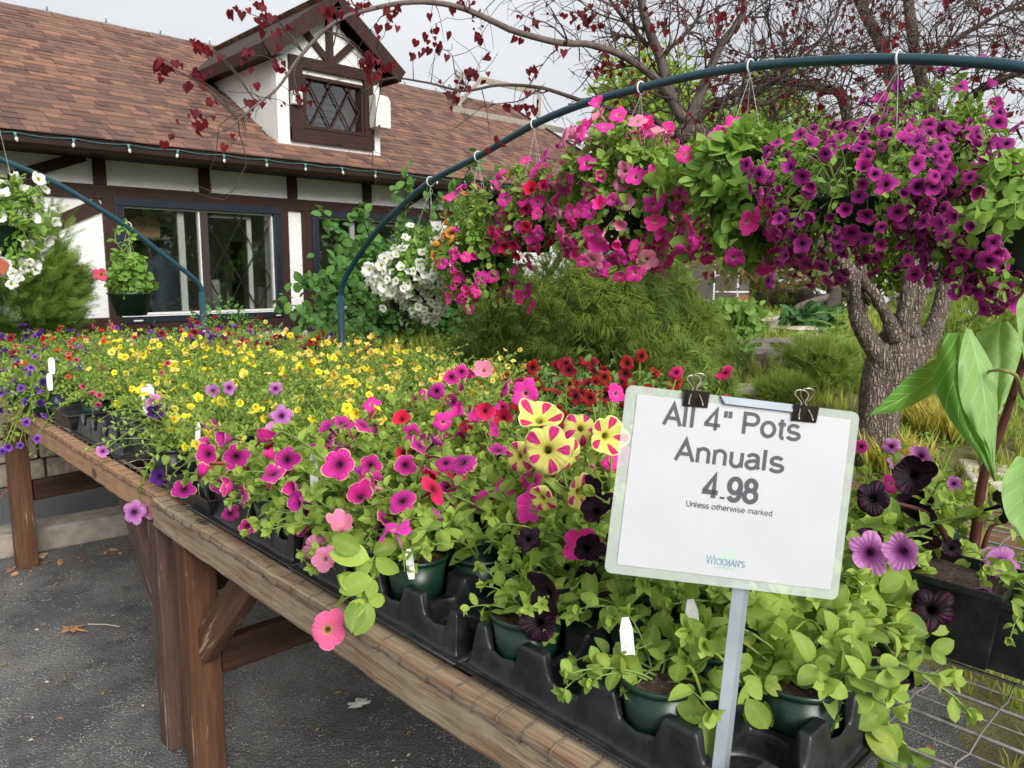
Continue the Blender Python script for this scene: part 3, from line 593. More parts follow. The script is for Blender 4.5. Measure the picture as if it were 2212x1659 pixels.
def person():
    """standing figure seen from behind, one skinned body"""
    t = empty('person', (2.86, 8.12, .05), R(20), 'person in a dark blue shirt standing with back turned inside the left window', 'person')
    me = bpy.data.meshes.new('body'); V = [(0, 0, .93), (0, .01, 1.12), (0, .01, 1.32), (0, 0, 1.44), (0, -.01, 1.52), (0, -.03, 1.60), (0, -.03, 1.69),
        (.17, 0, 1.40), (.235, .03, 1.14), (.20, -.14, .99), (.17, -.24, 1.02), (-.17, 0, 1.40), (-.235, .03, 1.14), (-.22, -.1, .94), (-.2, -.16, .88),
        (.09, 0, .86), (.10, .01, .48), (.10, .03, .09), (.11, -.1, .04), (-.09, 0, .86), (-.10, .01, .48), (-.10, .03, .09), (-.11, -.1, .04)]
    E = [(0, 1), (1, 2), (2, 3), (3, 4), (4, 5), (5, 6), (3, 7), (7, 8), (8, 9), (9, 10), (3, 11), (11, 12), (12, 13), (13, 14), (0, 15), (15, 16), (16, 17), (17, 18), (0, 19), (19, 20), (20, 21), (21, 22)]
    rad = [(.17, .12), (.15, .11), (.18, .115), (.14, .09), (.055, .055), (.08, .095), (.07, .085), (.07, .07), (.045, .045), (.035, .035), (.03, .02), (.07, .07), (.045, .045), (.035, .035), (.03, .02), (.09, .09), (.06, .06), (.045, .045), (.04, .03), (.09, .09), (.06, .06), (.045, .045), (.04, .03)]
    me.from_pydata(V, E, []); me.materials.append(M['shirt']); b_ = bpy.data.objects.new('body', me); col.objects.link(b_); b_.parent = t
    md = b_.modifiers.new('skin', 'SKIN'); 
    for sv, r_ in zip(me.skin_vertices[0].data, rad): sv.radius = r_
    me.skin_vertices[0].data[0].use_root = True
    md.use_smooth_shade = True; ss = b_.modifiers.new('sub', 'SUBSURF'); ss.levels = 2; ss.render_levels = 2
    h_ = MB(); h_.lathe([(.0, .13), (.05, .118), (.085, .08), (.098, .03), (.092, -.03), (.07, -.075), (.05, -.085)], 16); h_.build('hair', M['hair'], t, smooth=True, mw=Matrix.Translation((0, .0, 1.66)))
person()

# roof of shingles laid in courses
def shingle_plane(name, parent, O, U, Vv, lu, rows, expo=.135, clip=None, seed=1, tabw=.30, dark=0):
    """O origin at eave, U along eave, Vv up the slope; every tab is a thin wedge with its own tone"""
    rs = random.Random(seed); m_ = MB(); U = np.array(U, float); Vv = np.array(Vv, float); N = np.cross(U, Vv); N /= np.linalg.norm(N); O = np.array(O, float)
    V = []; F = []; A = []
    for r_ in range(rows):
        u = -rs.uniform(0, tabw)
        while u < lu:
            wtab = tabw*rs.choice([.35, .5, .65, .8, 1.0]); a0, a1 = max(0, u), min(lu, u+wtab); u += wtab
            if a1-a0 < .01: continue
            if clip and clip((a0+a1)/2, (r_+.5)*expo): continue
            th = rs.choice([.006, .007, .013]); g = .0015; b0 = r_*expo + (rs.uniform(-.004, .004)); b1 = (r_+1)*expo+.01
            tone = min(1, max(0, rs.gauss(.52, .2))); 
            if rs.random() < .16: tone = rs.uniform(0, .2)
            q = len(V); k = len(V)
            pts = [O+U*(a0+g)+Vv*b0, O+U*(a1-g)+Vv*b0, O+U*(a1-g)+Vv*b0+N*th, O+U*(a0+g)+Vv*b0+N*th, O+U*(a1-g)+Vv*b1+N*.002, O+U*(a0+g)+Vv*b1+N*.002]
            V += pts; A += [tone]*6; F += [(k, k+1, k+2, k+3), (k+3, k+2, k+4, k+5), (k, k+3, k+5), (k+1, k+4, k+2)]
    m_.add(V, F, np.array(A)); return m_.build(name, M['shingle'], parent)
sv = np.array([0, 1, SL]); sv /= np.linalg.norm(sv); slen = math.hypot(YR-YE, SL*(YR-YE))
rb = MB(); ov = .25
rb.add([(XL-.2, YE, ZE-.012), (XRT+.3, YE, ZE-.012), (XRT+.3, YR, rz(YR)-.012), (XL-.2, YR, rz(YR)-.012), (XL-.2, YE, ZE-.09), (XRT+.3, YE, ZE-.09), (XRT+.3, YR, rz(YR)-.09), (XL-.2, YR, rz(YR)-.09),
        (XL-.2, 13.6, ZE-.012), (XRT+.3, 13.6, ZE-.012), (XL-.2, 13.6, ZE-.09), (XRT+.3, 13.6, ZE-.09)],
       [(0, 1, 2, 3), (4, 7, 6, 5), (0, 4, 5, 1), (1, 5, 6, 2), (0, 3, 7, 4), (3, 2, 9, 8), (7, 10, 11, 6), (2, 6, 11, 9), (3, 8, 10, 7), (8, 9, 11, 10)])
roof = rb.build('roof', M['roof_dark'], house)
DX0, DX1, DYF = 3.80, 5.02, 7.43
rows = int(slen/.115)+1
clip = lambda u, v: (DX0+.03 < XL-.2+u < DX1-.03) and (DYF+.05 < YE+v*sv[1] < 9.0)
shingle_plane('shingles', roof, (XL-.2, YE-.03, ZE-.012), (1, 0, 0), sv, XRT-XL+.5, rows, .115, clip, 2, .21)
rc = MB()
for k in range(44):
    x = XL-.2+k*.26; rc.add([(x, YR-.13, rz(YR)-.055), (x+.28, YR-.13, rz(YR)-.065), (x+.28, YR, rz(YR)+.012), (x, YR, rz(YR)+.022), (x+.28, YR+.13, rz(YR)-.065), (x, YR+.13, rz(YR)-.055)], [(0, 1, 2, 3), (3, 2, 4, 5)], uni(.3, .7))
rc.build('ridge_cap', M['shingle'], roof)
# eave board, gutter
gm_ = MB(); prof = [(0, 0), (0, -.095), (-.06, -.10), (-.085, -.07), (-.09, -.03), (-.10, 0), (-.094, 0), (-.083, -.03), (-.078, -.066), (-.055, -.09), (-.008, -.088), (-.008, 0)]
def gut(x): return [(x, YE-.01+a, ZE-.035+b) for a, b in prof]
g0, g1 = gut(XL-.2), gut(XRT+.3); k = len(prof); gm_.add(g0+g1, [(i, (i+1) % k, k+(i+1) % k, k+i) for i in range(k)]); gm_.build('gutter', M['gutter'], house)
fb = MB(); fb.box((XL-.2, YE+.0, ZE-.125), (XRT+.3, YE+.025, ZE-.093)); fb.box((XL-.2, YE+.026, ZE-.125), (XRT+.3, YB-.004, ZE-.112)); fb.build('fascia', M['timber'], house)
fb = MB()
for y_ in (YE, ): fb.beam((XRT+.30, YE-.02, ZE-.04), (XRT+.30, YR, rz(YR)-.04), .02, .14)
fb.build('barge_board', M['timber'], house)

# dormer
AX, AZd = 4.50, 4.20; EZ = 3.60; YF = DYF; hw = (DX1-DX0)/2; cx = (DX0+DX1)/2; AX = cx
dm = MB()
def dback(z): return YE+(z-ZE)/SL           # where height z meets the roof
zb = rz(DYF)
# front wall with the window hole
dwx0, dwx1, dwz0, dwz1 = 4.075, 4.80, 2.86, 3.39
zt_ = 3.56
for a_, b_ in (((DX0, zb-.02), (dwx0, zt_)), ((dwx1, zb-.02), (DX1, zt_)), ((dwx0, zb-.02), (dwx1, dwz0)), ((dwx0, dwz1), (dwx1, zt_))): dm.box((a_[0], YF, a_[1]), (b_[0], YF+.1, b_[1]))
sl_d = (AZd-EZ)/(hw+.17)
apz = zt_+hw*sl_d*.98
dm.add([(DX0, YF, zt_), (DX1, YF, zt_), (AX, YF, apz), (DX0, YF+.1, zt_), (DX1, YF+.1, zt_), (AX, YF+.1, apz)], [(0, 1, 2), (5, 4, 3)])
for xs_ in (DX0, DX1-.1):
    P_ = [(YF+.1, rz(YF+.1)-.04), (dback(zt_)+.05, zt_-.0), (YF+.1, zt_)]
    dm.add([(xs_, y, z) for y, z in P_]+[(xs_+.1, y, z) for y, z in P_], [(0, 2, 1), (3, 4, 5), (0, 1, 4, 3), (1, 2, 5, 4), (2, 0, 3, 5)])
dorm = dm.build('dormer', M['stucco'], house)
def dboard(a, b, w_=.085, d_=.035, y=None, nm='timber_beam'):
    dx, dz = b[0]-a[0], b[1]-a[1]; L = math.hypot(dx, dz); m_ = MB(); m_.box((-w_/2, -d_, 0), (w_/2, .004, L))
    dboard.k = getattr(dboard, 'k', 0)+1
    return m_.build(nm, M['timber'], dorm, mw=Matrix.Translation((a[0], (YF if y is None else y)-.0007*(dboard.k % 7), a[1])) @ Matrix.Rotation(math.atan2(dx, dz), 4, 'Y'))
dboard((DX0+.13, 3.50), (DX1-.02, 3.50), .11, .045)
dboard((dwx0-.075, zb+.06), (dwx0-.075, 3.445), .14, .040); dboard((dwx1+.06, zb+.06), (dwx1+.06, 3.445), .115, .040)
dboard((dwx0-.145, dwz0-.075), (dwx1+.118, dwz0-.075), .13, .043)
dboard((AX-.01, 3.555), (AX-.01, apz-.02), .075, .036); dboard((AX-.02, 3.56), (AX-.30, 3.82), .065, .033); dboard((AX+.02, 3.56), (AX+.30, 3.82), .065, .033)
# dormer window: louvres behind a diamond lattice
df = MB(); e = .035
for a_, b_ in (((dwx0, dwz0), (dwx1, dwz0+e)), ((dwx0, dwz1-e), (dwx1, dwz1)), ((dwx0, dwz0+e+.0005), (dwx0+e, dwz1-e-.0005)), ((dwx1-e, dwz0+e+.0005), (dwx1, dwz1-e-.0005))): df.box((a_[0], YF-.03, a_[1]), (b_[0], YF+.05, b_[1]))
dwin = df.build('dormer_window', M['timber'], dorm)
l = MB(); xa, xb, za, zb2 = dwx0+e, dwx1-e, dwz0+e, dwz1-e
for i in range(-1, 4):
    for sg in (1, -1):
        xs_ = xa+.06+i*.235; p0 = np.array([xs_, za]); d_ = np.array([sg*.27, zb2-za]); lo_, hi_ = 0., 1.
        if sg > 0: lo_ = max(0, (xa-p0[0])/d_[0]); hi_ = min(1, (xb-p0[0])/d_[0])
        else: lo_ = max(0, (xb-p0[0])/d_[0]); hi_ = min(1, (xa-p0[0])/d_[0])
        if hi_-lo_ < .08: continue
        A_ = p0+d_*lo_; B_ = p0+d_*hi_; l.beam((A_[0], YF+.0+.006*(sg > 0), A_[1]), (B_[0], YF+.0+.006*(sg > 0), B_[1]), .015, .012, up=(0, 1, 0))
l.build('lattice', M['timber'], dwin)
lv = MB()
for i in range(7): z = za+.01+i*.072; lv.add([(xa-.02, YF+.16, z), (xb-.12, YF+.16, z), (xb-.12, YF+.20, z+.07), (xa-.02, YF+.20, z+.07)], [(0, 1, 2, 3)]); lv.box((xa-.02, YF+.152, z-.006), (xb-.12, YF+.16, z+.004))
lv.build('louvre', M['louver'], dwin)
bk = MB(); bk.box((dwx0-.1, YF+.3, dwz0-.1), (dwx1+.1, YF+.32, dwz1+.1)); bk.build('backing', M['room_dark'], dwin)
pn = MB(); pn.add([(xa, YF+.03, za), (xb, YF+.03, za), (xb, YF+.03, zb2), (xa, YF+.03, zb2)], [(0, 1, 2, 3)]); pn.build('pane', M['glass'], dwin)
sl_ = MB(); sl_.box((DX0-.01, YF-.02, zb-.035), (DX1+.005, YF-.001, zb-.005)); sl_.build('flashing', M['white_box'], dorm)
# dormer roof: two slopes running back to the main roof
ov = .17; YV = YF-.17
for sg in (-1, 1):
    ex_ = AX+sg*(hw+ov); ez = AZd-(hw+ov)*sl_d
    m_ = MB(); th = .035
    yb_e, yb_a = dback(ez)+.02, dback(AZd)+.02
    top = [(ex_, YV, ez), (AX, YV, AZd), (AX, yb_a, AZd), (ex_, yb_e, ez)]; bot = [(x, y, z-th) for x, y, z in top]
    f_ = [(0, 1, 2, 3), (7, 6, 5, 4), (0, 4, 5, 1), (3, 2, 6, 7), (0, 3, 7, 4)]
    if sg < 0: f_ = [tuple(reversed(q)) for q in f_]
    m_.add(top+bot, f_); dr = m_.build('dormer_roof', M['roof_dark'], dorm)
    u_ = np.array([0, 1, 0]); v_ = np.array([-sg, 0, sl_d]); L_ = math.hypot(hw+ov, (hw+ov)*sl_d); v_ = v_/np.linalg.norm(v_)
    def clipd(u, v, L_=L_, yb_e=yb_e, yb_a=yb_a): return YV+u > yb_e+(yb_a-yb_e)*v/L_+.05
    if sg > 0: shingle_plane('shingles', dr, (ex_, yb_a, ez), -u_, v_, yb_a-YV, int(L_/.115)+1, .115, lambda u, v: clipd(yb_a-YV-u, v), 8)
    else: shingle_plane('shingles', dr, (ex_, YV, ez), u_, v_, yb_a-YV, int(L_/.115)+1, .115, clipd, 5)
    b_ = MB(); b_.beam((ex_+sg*.01, YV-.012, ez-.085), (AX, YV-.012, AZd-.085+.012), .024, .15, up=(0, 0, 1)); b_.build('barge_board', M['timber'], dorm)
    b_ = MB(); b_.beam((ex_, YV, ez-.07), (ex_, yb_e-.05, ez-.07), .022, .12); b_.build('fascia', M['timber'], dorm)
    b_ = MB(); b_.add([(ex_, YV, ez-.10), (AX+sg*hw, YV, ez-.10), (AX+sg*hw, yb_e, ez-.10), (ex_, yb_e, ez-.10)], [(0, 1, 2, 3)]); b_.build('soffit', M['timber'], dorm)
# fixtures hung on the dormer
p = aty(820, 243, YF-.12)
bx = empty('metal_cabinet', tuple(p), 0, 'off-white metal box mounted at the right edge of the dormer window', 'electrical box')
m_ = MB(); pr = [(-.09, -.17), (.10, -.17), (.10, .12), (.06, .17), (-.09, .17)]
m_.add([(x, -.07, z) for x, z in pr]+[(x, .07, z) for x, z in pr], [(0, 1, 2, 3, 4), (9, 8, 7, 6, 5)]+[(i, i+5, (i+1) % 5+5, (i+1) % 5) for i in range(5)]); m_.build('housing', M['white_box'], bx, bevel=.008)
m_ = MB(); m_.box((-.02, .07, -.05), (.02, .118, .05)); m_.build('bracket', M['white_box'], bx)
p = aty(640, 212, YF-.06)
fl = empty('floodlight', tuple(p), 0, 'small square floodlight mounted on the left edge of the dormer window', 'floodlight')
m_ = MB(); m_.box((-.055, -.04, -.065), (.055, .03, .065)); m_.build('lamp_housing', M['white_box'], fl, bevel=.012)
m_ = MB(); m_.box((-.04, -.045, -.045), (.04, -.041, .045)); m_.build('lens', M['frame_grey'], fl)
m_ = MB(); m_.beam((0, .03, 0), (-.03, .06, 0), .02, .02); m_.build('bracket', M['white_box'], fl)

# wooden frame standing on the roof behind the branches
fr_ = empty('lumber_frame', (8.2, 10.5, 4.2), 0, 'weathered lumber frame standing on the ridge behind the redbud branches', 'frame')
YFm = 10.2
def fp(px, py, Y=YFm): p = aty(px, py, Y); return (p[0]-8.2, p[1]-10.5, p[2]-4.2)
def fpr(px, py):
    d = ray(px, py); t_ = ((ZE-H)-SL*YE)/(d[2]-SL*d[1]); p = EYE+d*t_; return (p[0]-8.2, p[1]-10.5, p[2]-4.2+.04)
for a_, b_, nm, wd in ((fp(987, 155), fpr(992, 240), 'post', .09), (fp(1165, 198), fpr(1162, 262), 'post', .09), (fp(985, 160), fp(1167, 200), 'crossbar', .09), (fpr(970, 240), fpr(1215, 287), 'crossbar', .09), (fpr(985, 235), fp(1040, 172), 'brace', .05)):
    m_ = MB(); m_.beam(a_, b_, wd, .04, up=(0, 1, .1)); m_.build(nm, M['cedar'], fr_)

# string lights along the gutter and ridge
def string_light(name, label, pts, r_=.0022, down=True):
    t = empty(name, tuple(pts[0]), 0, label, 'string lights')
    O = np.array(pts[0]); P_ = np.array(pts)-O; L = []
    for a_, b_ in zip(P_[:-1], P_[1:]):
        for k in range(4): u = k/4; L.append(a_*(1-u)+b_*u - np.array([0, 0, .014*math.sin(math.pi*u)]))
    L.append(P_[-1]); m_ = MB(); m_.tube(L, r_, 5); m_.build('cord', M['cord_green'], t)
    s = -1 if down else 1
    sk = MB(); sk.lathe([(0, 0), (.010, 0), (.010, s*.036), (0, s*.036)], 10); bl = MB(); bl.lathe([(.008, s*.036), (.012, s*.046), (.0125, s*.057), (.008, s*.069), (0, s*.074)], 10)
    skm = sk.mesh('socket', M['cord_green'], True); blm = bl.mesh('bulb', M['bulb'], True)
    for p_ in P_:
        a = link_mesh('socket', skm, t, Matrix.Translation(p_) @ Matrix.Rotation(random.uniform(-.2, .2), 4, 'X') @ Matrix.Rotation(random.uniform(-.2, .2), 4, 'Y')); link_mesh('bulb', blm, a)
gx = [.2+.405*k for k in range(-2, 23)]
string_light('gutter_lights', 'string of frosted bulbs in teal sockets along the brown gutter', [(x, YE-.118, ZE-.045) for x in gx])
string_light('ridge_lights', 'string of small bulbs along the roof ridge', [(x, YR, rz(YR)+.03) for x in np.arange(-1.2, 9.6, .62)], down=False)
# ------------------------------------------------------------------ leaf, flower and plant shapes
def leaf_tpl(n=5, w=.34, pw=.8, fold=.22, droop=.18, tipw=0.0, wave=0.0, ex=1.0):
    V = []; B = []; F = []
    for i in range(n+1):
        t = i/n; hw_ = w*abs(math.sin(math.pi*min(1, t)**pw))**ex + (.02 if i == 0 else 0)
        if i == n: hw_ = .004
        z = -droop*t*t + .10*t
        for s in (-1, 0, 1):
            V.append((t, s*hw_, z+abs(s)*hw_*fold+(wave*math.sin(t*14+s) if s else 0))); B.append(abs(s))
    for i in range(n):
        for j in range(2): F.append((i*3+j, (i+1)*3+j, (i+1)*3+j+1, i*3+j+1))
    return V, F, B
LEAF_P = leaf_tpl(7, .34, 1.0, .25, .30, ex=.62)           # petunia, spoon shaped
LEAF_P2 = leaf_tpl(7, .30, .95, .45, .55, ex=.62); LEAF_P3 = leaf_tpl(7, .38, 1.05, .05, -.12, ex=.6, wave=.015)
LEAF_C = leaf_tpl(3, .24, .9, .3, .12)             # calibrachoa, small
LEAF_N = leaf_tpl(2, .16, 1, .3, .1)
LEAF_O = leaf_tpl(6, .36, .95, .2, .25, ex=.7)             # oval
LEAF_H = leaf_tpl(5, .27, 1.0, .2, .25)
def heart_tpl():
    o = [(0, 0), (-.16, .18), (-.14, .36), (.08, .50), (.36, .46), (.66, .27), (1.0, 0)]
    V = []; B = []; 
    for x, y in o: V.append((x, y, .42*y-.25*x*x)); B.append(1)
    for x, y in o[1:-1]: V.append((x, -y, .42*y-.25*x*x)); B.append(1)
    V.append((.3, 0, -.05)); B.append(0); V.append((.02, 0, 0)); B.append(0); c, c0 = len(V)-2, len(V)-1
    L_ = [0, 1, 2, 3, 4, 5, 6]; R_ = [0, 7, 8, 9, 10, 11, 6]; F = []
    for a, b in zip(L_[:-1], L_[1:]): F.append((c, b, a))
    for a, b in zip(R_[:-1], R_[1:]): F.append((c, a, b))
    return V, F, B
HEART = heart_tpl()
BLADE = ([(-.02, 0, 0), (.02, 0, 0), (.016, .03, .5), (-.012, .03, .5), (.002, .16, 1)], [(0, 1, 2, 3), (3, 2, 4)], [0, 0, .3, .3, .6])

def flower_mesh(name, mat, seed, segs=30, tube=1.1, flare=.12, ruffle=.07, notch=.22, lobes=5, cup=0.0, stem=True):
    rs = random.Random(seed); mb = MB()
    prof = [(-tube, .055, 0), (-tube*.75, .085, .02), (-tube*.4, .11, .05), (-.12, .145, .10), (-.01, .19, .17), (flare*.45, .38, .35), (flare*.9, .64, .58), (flare, .83, .80), (flare*.7, .95, .93), (flare*.35, 1.0, 1.0)]
    if segs <= 20: prof = [prof[i] for i in (0, 2, 4, 5, 7, 9)]
    ph = [rs.uniform(0, 6.28) for _ in range(4)]; lob = [rs.uniform(.82, 1.12) for _ in range(lobes)]; bend = [rs.uniform(-.30, .26) for _ in range(lobes)]; asx, asy = rs.uniform(.82, 1.0), rs.uniform(-.2, .2)
    V = []; A = []; B = []
    for z, r_, m_ in prof:
        for j in range(segs+1):
            th = 2*math.pi*(j % segs)/segs; k = min(1, max(0, (r_-.2)/.8)); li = int(((th/(2*math.pi))*lobes+.5) % lobes)
            f = 1 - k*k*notch*(1-abs(math.cos(lobes/2*th)))**1.3
            f *= 1+(lob[li]-1)*k*abs(math.cos(lobes/2*th))
            zz = z - .05*k*abs(math.sin(lobes/2*th))**6 + .03*k*abs(math.cos(lobes/2*th))**12 + ruffle*k*k*(math.sin(3*th+ph[0])*.6+math.sin(7*th+ph[1])*.35+math.sin(11*th+ph[2])*.3) + bend[li]*k*k*abs(math.cos(lobes/2*th)) + cup*k*k - .05*k*k*(1-abs(math.cos(lobes/2*th)))
            V.append((r_*f*math.cos(th)*(1-(1-asx)*k), r_*f*math.sin(th), zz+asy*k*r_*math.cos(th)*.6)); A.append(j/segs); B.append(m_)
    n = len(prof); W_ = segs+1
    F = [(i*W_+j, i*W_+j+1, (i+1)*W_+j+1, (i+1)*W_+j) for i in range(n-1) for j in range(segs)]
    mb.add(V, F, np.array(A), np.array(B), 0)
    if stem:
        bx_, by_ = rs.uniform(-.5, .5), rs.uniform(-.5, .5)
        mb.tube([(0, 0, -tube*.98), (bx_*.2, by_*.2, -tube-.3), (bx_*.7, by_*.7, -tube-.7), (bx_*1.3, by_*1.3, -tube-1.1)], [.06, .04, .035, .035], 5, .5, 1, 1)
        pos = []; x = []; z = []
        for k in range(5):
            a_ = k*2*math.pi/5+.4; pos.append((.05*math.cos(a_), .05*math.sin(a_), -tube-.05)); x.append((.45*math.cos(a_), .45*math.sin(a_), 1)); z.append((math.cos(a_), math.sin(a_), -.3))
        mb.scatter(LEAF_N, pos, frames(np.array(x), np.array(z)), np.full(5, .42), np.full(5, .5), mi=1)
    return mb.mesh(name, [mat, M['stem']], smooth=True)

# varieties: name -> (flower material, real radius, segments, kwargs)
FM = {}
FM['yellow'] = flowermat('yellow_petal', (.62, .34, .01), (.80, .64, .02), (.84, .78, .04), (.85, .81, .09))
FM['lemon_star'] = flowermat('lemon_white_petal', (.66, .42, .02), (.80, .60, .03), (.82, .74, .32), (.84, .78, .45), star=((.82, .64, .02), .3, .3, .2, 1))
FM['peach'] = flowermat('apricot_yellow_petal', (.70, .40, .03), (.80, .54, .06), (.82, .65, .12), (.84, .70, .20))
FM['magenta_lime'] = flowermat('magenta_lime_edged_petal', (.05, .004, .03), (.26, .008, .12), (.66, .03, .34), (.62, .64, .22), vein=(.18, .005, .12), edge_at=.88, throat_r=.11)
FM['purple_mag'] = flowermat('purple_magenta_petal', (.02, .001, .03), (.20, .008, .14), (.50, .03, .31), (.50, .34, .24), vein=(.12, .005, .10), edge_at=.93, throat_r=.13)
FM['hot_pink'] = flowermat('hot_pink_petal', (.62, .35, .35), (.78, .06, .34), (.84, .035, .38), (.86, .07, .46), vein=(.60, .02, .22), veinamt=.35, throat_r=.12)
FM['pale_pink'] = flowermat('soft_pink_petal', (.60, .3, .28), (.74, .22, .36), (.78, .25, .42), (.80, .34, .48), vein=(.6, .05, .2), veinamt=.4)
FM['rose'] = flowermat('rose_red_petal', (.14, .008, .02), (.50, .01, .08), (.72, .02, .14), (.74, .04, .18), vein=(.4, .01, .06), veinamt=.35)
FM['red'] = flowermat('dark_red_petal', (.02, .001, .002), (.12, .003, .006), (.36, .006, .012), (.38, .012, .02), vein=(.1, .002, .004))
FM['scarlet'] = flowermat('orange_red_petal', (.25, .03, .005), (.55, .04, .01), (.72, .07, .015), (.75, .10, .03))
FM['coral'] = flowermat('coral_pink_petal', (.14, .004, .015), (.35, .01, .04), (.72, .12, .17), (.76, .22, .26))
FM['violet'] = flowermat('blue_violet_petal', (.03, .004, .06), (.11, .02, .30), (.24, .08, .52), (.32, .16, .60), vein=(.06, .01, .18))
FM['deep_violet'] = flowermat('deep_violet_petal', (.010, .002, .025), (.03, .004, .09), (.075, .010, .20), (.10, .018, .24), vein=(.015, .002, .05))
FM['lilac'] = flowermat('lilac_petal', (.05, .004, .05), (.34, .07, .32), (.60, .24, .56), (.64, .30, .60), vein=(.2, .02, .2), veinamt=.7, throat_r=.14)
FM['star'] = flowermat('lime_pink_star_petal', (.30, .24, .03), (.66, .66, .12), (.74, .76, .20), (.76, .78, .26), star=((.62, .015, .17), .22, 5.0, .30, .96), throat_r=.07, vein=(.45, .48, .06), veinamt=.35)
FM['black'] = flowermat('near_black_petal', (.004, .001, .003), (.007, .0015, .005), (.012, .002, .008), (.014, .003, .010), trans=.06, star=((.09, .004, .05), .93, .05, .25, .9))
FM['white'] = flowermat('white_petal', (.42, .46, .10), (.74, .75, .60), (.80, .80, .78), (.81, .81, .80), trans=.25)
FM['orange'] = flowermat('orange_petal', (.15, .03, .005), (.50, .15, .02), (.74, .32, .06), (.76, .40, .12))
FM['bright_pink'] = flowermat('bright_coral_pink_petal', (.55, .45, .10), (.76, .14, .28), (.82, .12, .32), (.82, .18, .38), vein=(.75, .25, .25), veinamt=.5, throat_r=.1)
FM['mandevilla'] = flowermat('pink_trumpet_petal', (.6, .35, .02), (.74, .08, .14), (.76, .10, .18), (.8, .2, .28))
VAR = dict(yellow=.0170, lemon_star=.0175, peach=.023, magenta_lime=.030, purple_mag=.025, hot_pink=.032, pale_pink=.033, rose=.029, red=.026, scarlet=.016, coral=.016,
           violet=.019, deep_violet=.022, lilac=.031, star=.044, black=.036, white=.021, orange=.020, bright_pink=.040, mandevilla=.035)
FLW = {}
for vn, r_ in VAR.items():
    small = r_ < .021; L_ = []
    for k in range(7):
        L_.append(flower_mesh('flower', FM[vn], k*31+len(FLW)*7, 20 if small else 40, 1.0 if small else 1.25, .10 if k % 2 else .16, .06 if small else .12, .22 if vn != 'star' else .13, cup=(.0, .45, -.22, .15, .75, -.05, 1.5)[k]))
    FLW[vn] = L_
BUD = flower_mesh('bud', M['stem'], 5, 10, 1.0, .2, 0, .0, stem=False)

def add_flower(parent, vn, pos, d, r=None, k=None, name='flower', origin=None):
    """one flower as a child of its plant; pos/d in the plant's own space"""
    r = (r or VAR[vn])*random.uniform(.74, 1.14); ki = k if k is not None else random.choice((0, 0, 1, 1, 2, 3, 3, 4, 5, 6)); r *= {6: .62, 4: .85}.get(ki, 1); me = FLW[vn][ki]
    z = Vector(d).normalized(); q = z.to_track_quat('Z', 'Y'); m = q.to_matrix() @ Matrix.Rotation(random.uniform(0, 6.28), 3, 'Z')
    return link_mesh(name, me, parent, mat4(pos, m, r))

def gen_plant(seed, nst, length, leaf, leaf_w=None, step=.016, el=(.35, 1.4), droop=.9, r0=.03, tpl=LEAF_P, matl='petunia_leaf', stem_r=.0017, tip=True, zoff=0.0, curl=.5, decay=.55, up=0.35):
    """bushy plant: stems from the pot, leaves spiralling up every stem; returns (mesh, sockets)"""
    rg_ = np.random.default_rng(seed); mb = MB(); pos = []; X = []; Z = []; S = []; Tn = []; sock = []
    for k in range(nst):
        az = rg_.uniform(0, 2*math.pi); e = rg_.uniform(*el); L = length*rg_.uniform(.6, 1.15); n = max(4, int(L/step)); ds = L/n
        p = np.array([r0*rg_.uniform(0, 1)*math.cos(az), r0*rg_.uniform(0, 1)*math.sin(az), zoff]); pts = [p.copy()]; a = rg_.uniform(0, 6.28); st_t = rg_.uniform(.0, .5)
        for i in range(n):
            az += rg_.normal(0, .12); e -= droop*ds/L*rg_.uniform(.5, 1.5)
            d = np.array([math.cos(e)*math.cos(az), math.cos(e)*math.sin(az), math.sin(e)]); p = p+d*ds; pts.append(p.copy())
            t = (i+1)/n; a += 2.4
            ref = np.array([0, 0, 1.0]) if abs(d[2]) < .93 else np.array([1.0, 0, 0]); u = np.cross(d, ref); u /= np.linalg.norm(u); v_ = np.cross(u, d)
            o = math.cos(a)*u+math.sin(a)*v_
            ld = o*(1-up*.5)+d*up*1.2+np.array([0, 0, .25]); ld += rg_.normal(0, .15, 3)
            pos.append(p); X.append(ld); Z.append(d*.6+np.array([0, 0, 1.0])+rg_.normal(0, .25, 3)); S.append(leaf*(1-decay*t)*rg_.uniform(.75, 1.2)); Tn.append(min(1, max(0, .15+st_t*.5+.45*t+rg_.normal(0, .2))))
            if t > .45 and rg_.random() < .5: sock.append((p+o*.012+np.array([0, 0, .006]), norm(o*.7+d*.5+np.array([0, 0, .5])), t))
        if tip:
            for j in range(5):
                aa = j*1.26; o = math.cos(aa)*u+math.sin(aa)*v_; pos.append(p); X.append(d*1.1+o*.7); Z.append(d*.3-o+np.array([0, 0, .3])); S.append(leaf*.42); Tn.append(min(1, .75+rg_.uniform(-.1, .25)))
        sock.append((p+d*.008, norm(d+np.array([0, 0, .3])), 1.0))
        mb.tube(pts, np.linspace(stem_r*1.3, stem_r*.7, len(pts)), 4, .5, 1, 1, caps=False)
    S = np.array(S); Fr = frames(np.array(X), np.array(Z)); pos = np.array(pos); Tn = np.array(Tn); ch = rg_.integers(0, 3, len(S))
    for ci, tp_ in enumerate((tpl, LEAF_P2, LEAF_P3) if tpl is LEAF_P else (tpl, tpl, tpl)):
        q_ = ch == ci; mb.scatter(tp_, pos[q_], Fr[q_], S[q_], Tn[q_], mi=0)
    return mb.mesh('foliage', [M[matl], M['stem']], smooth=True), sock

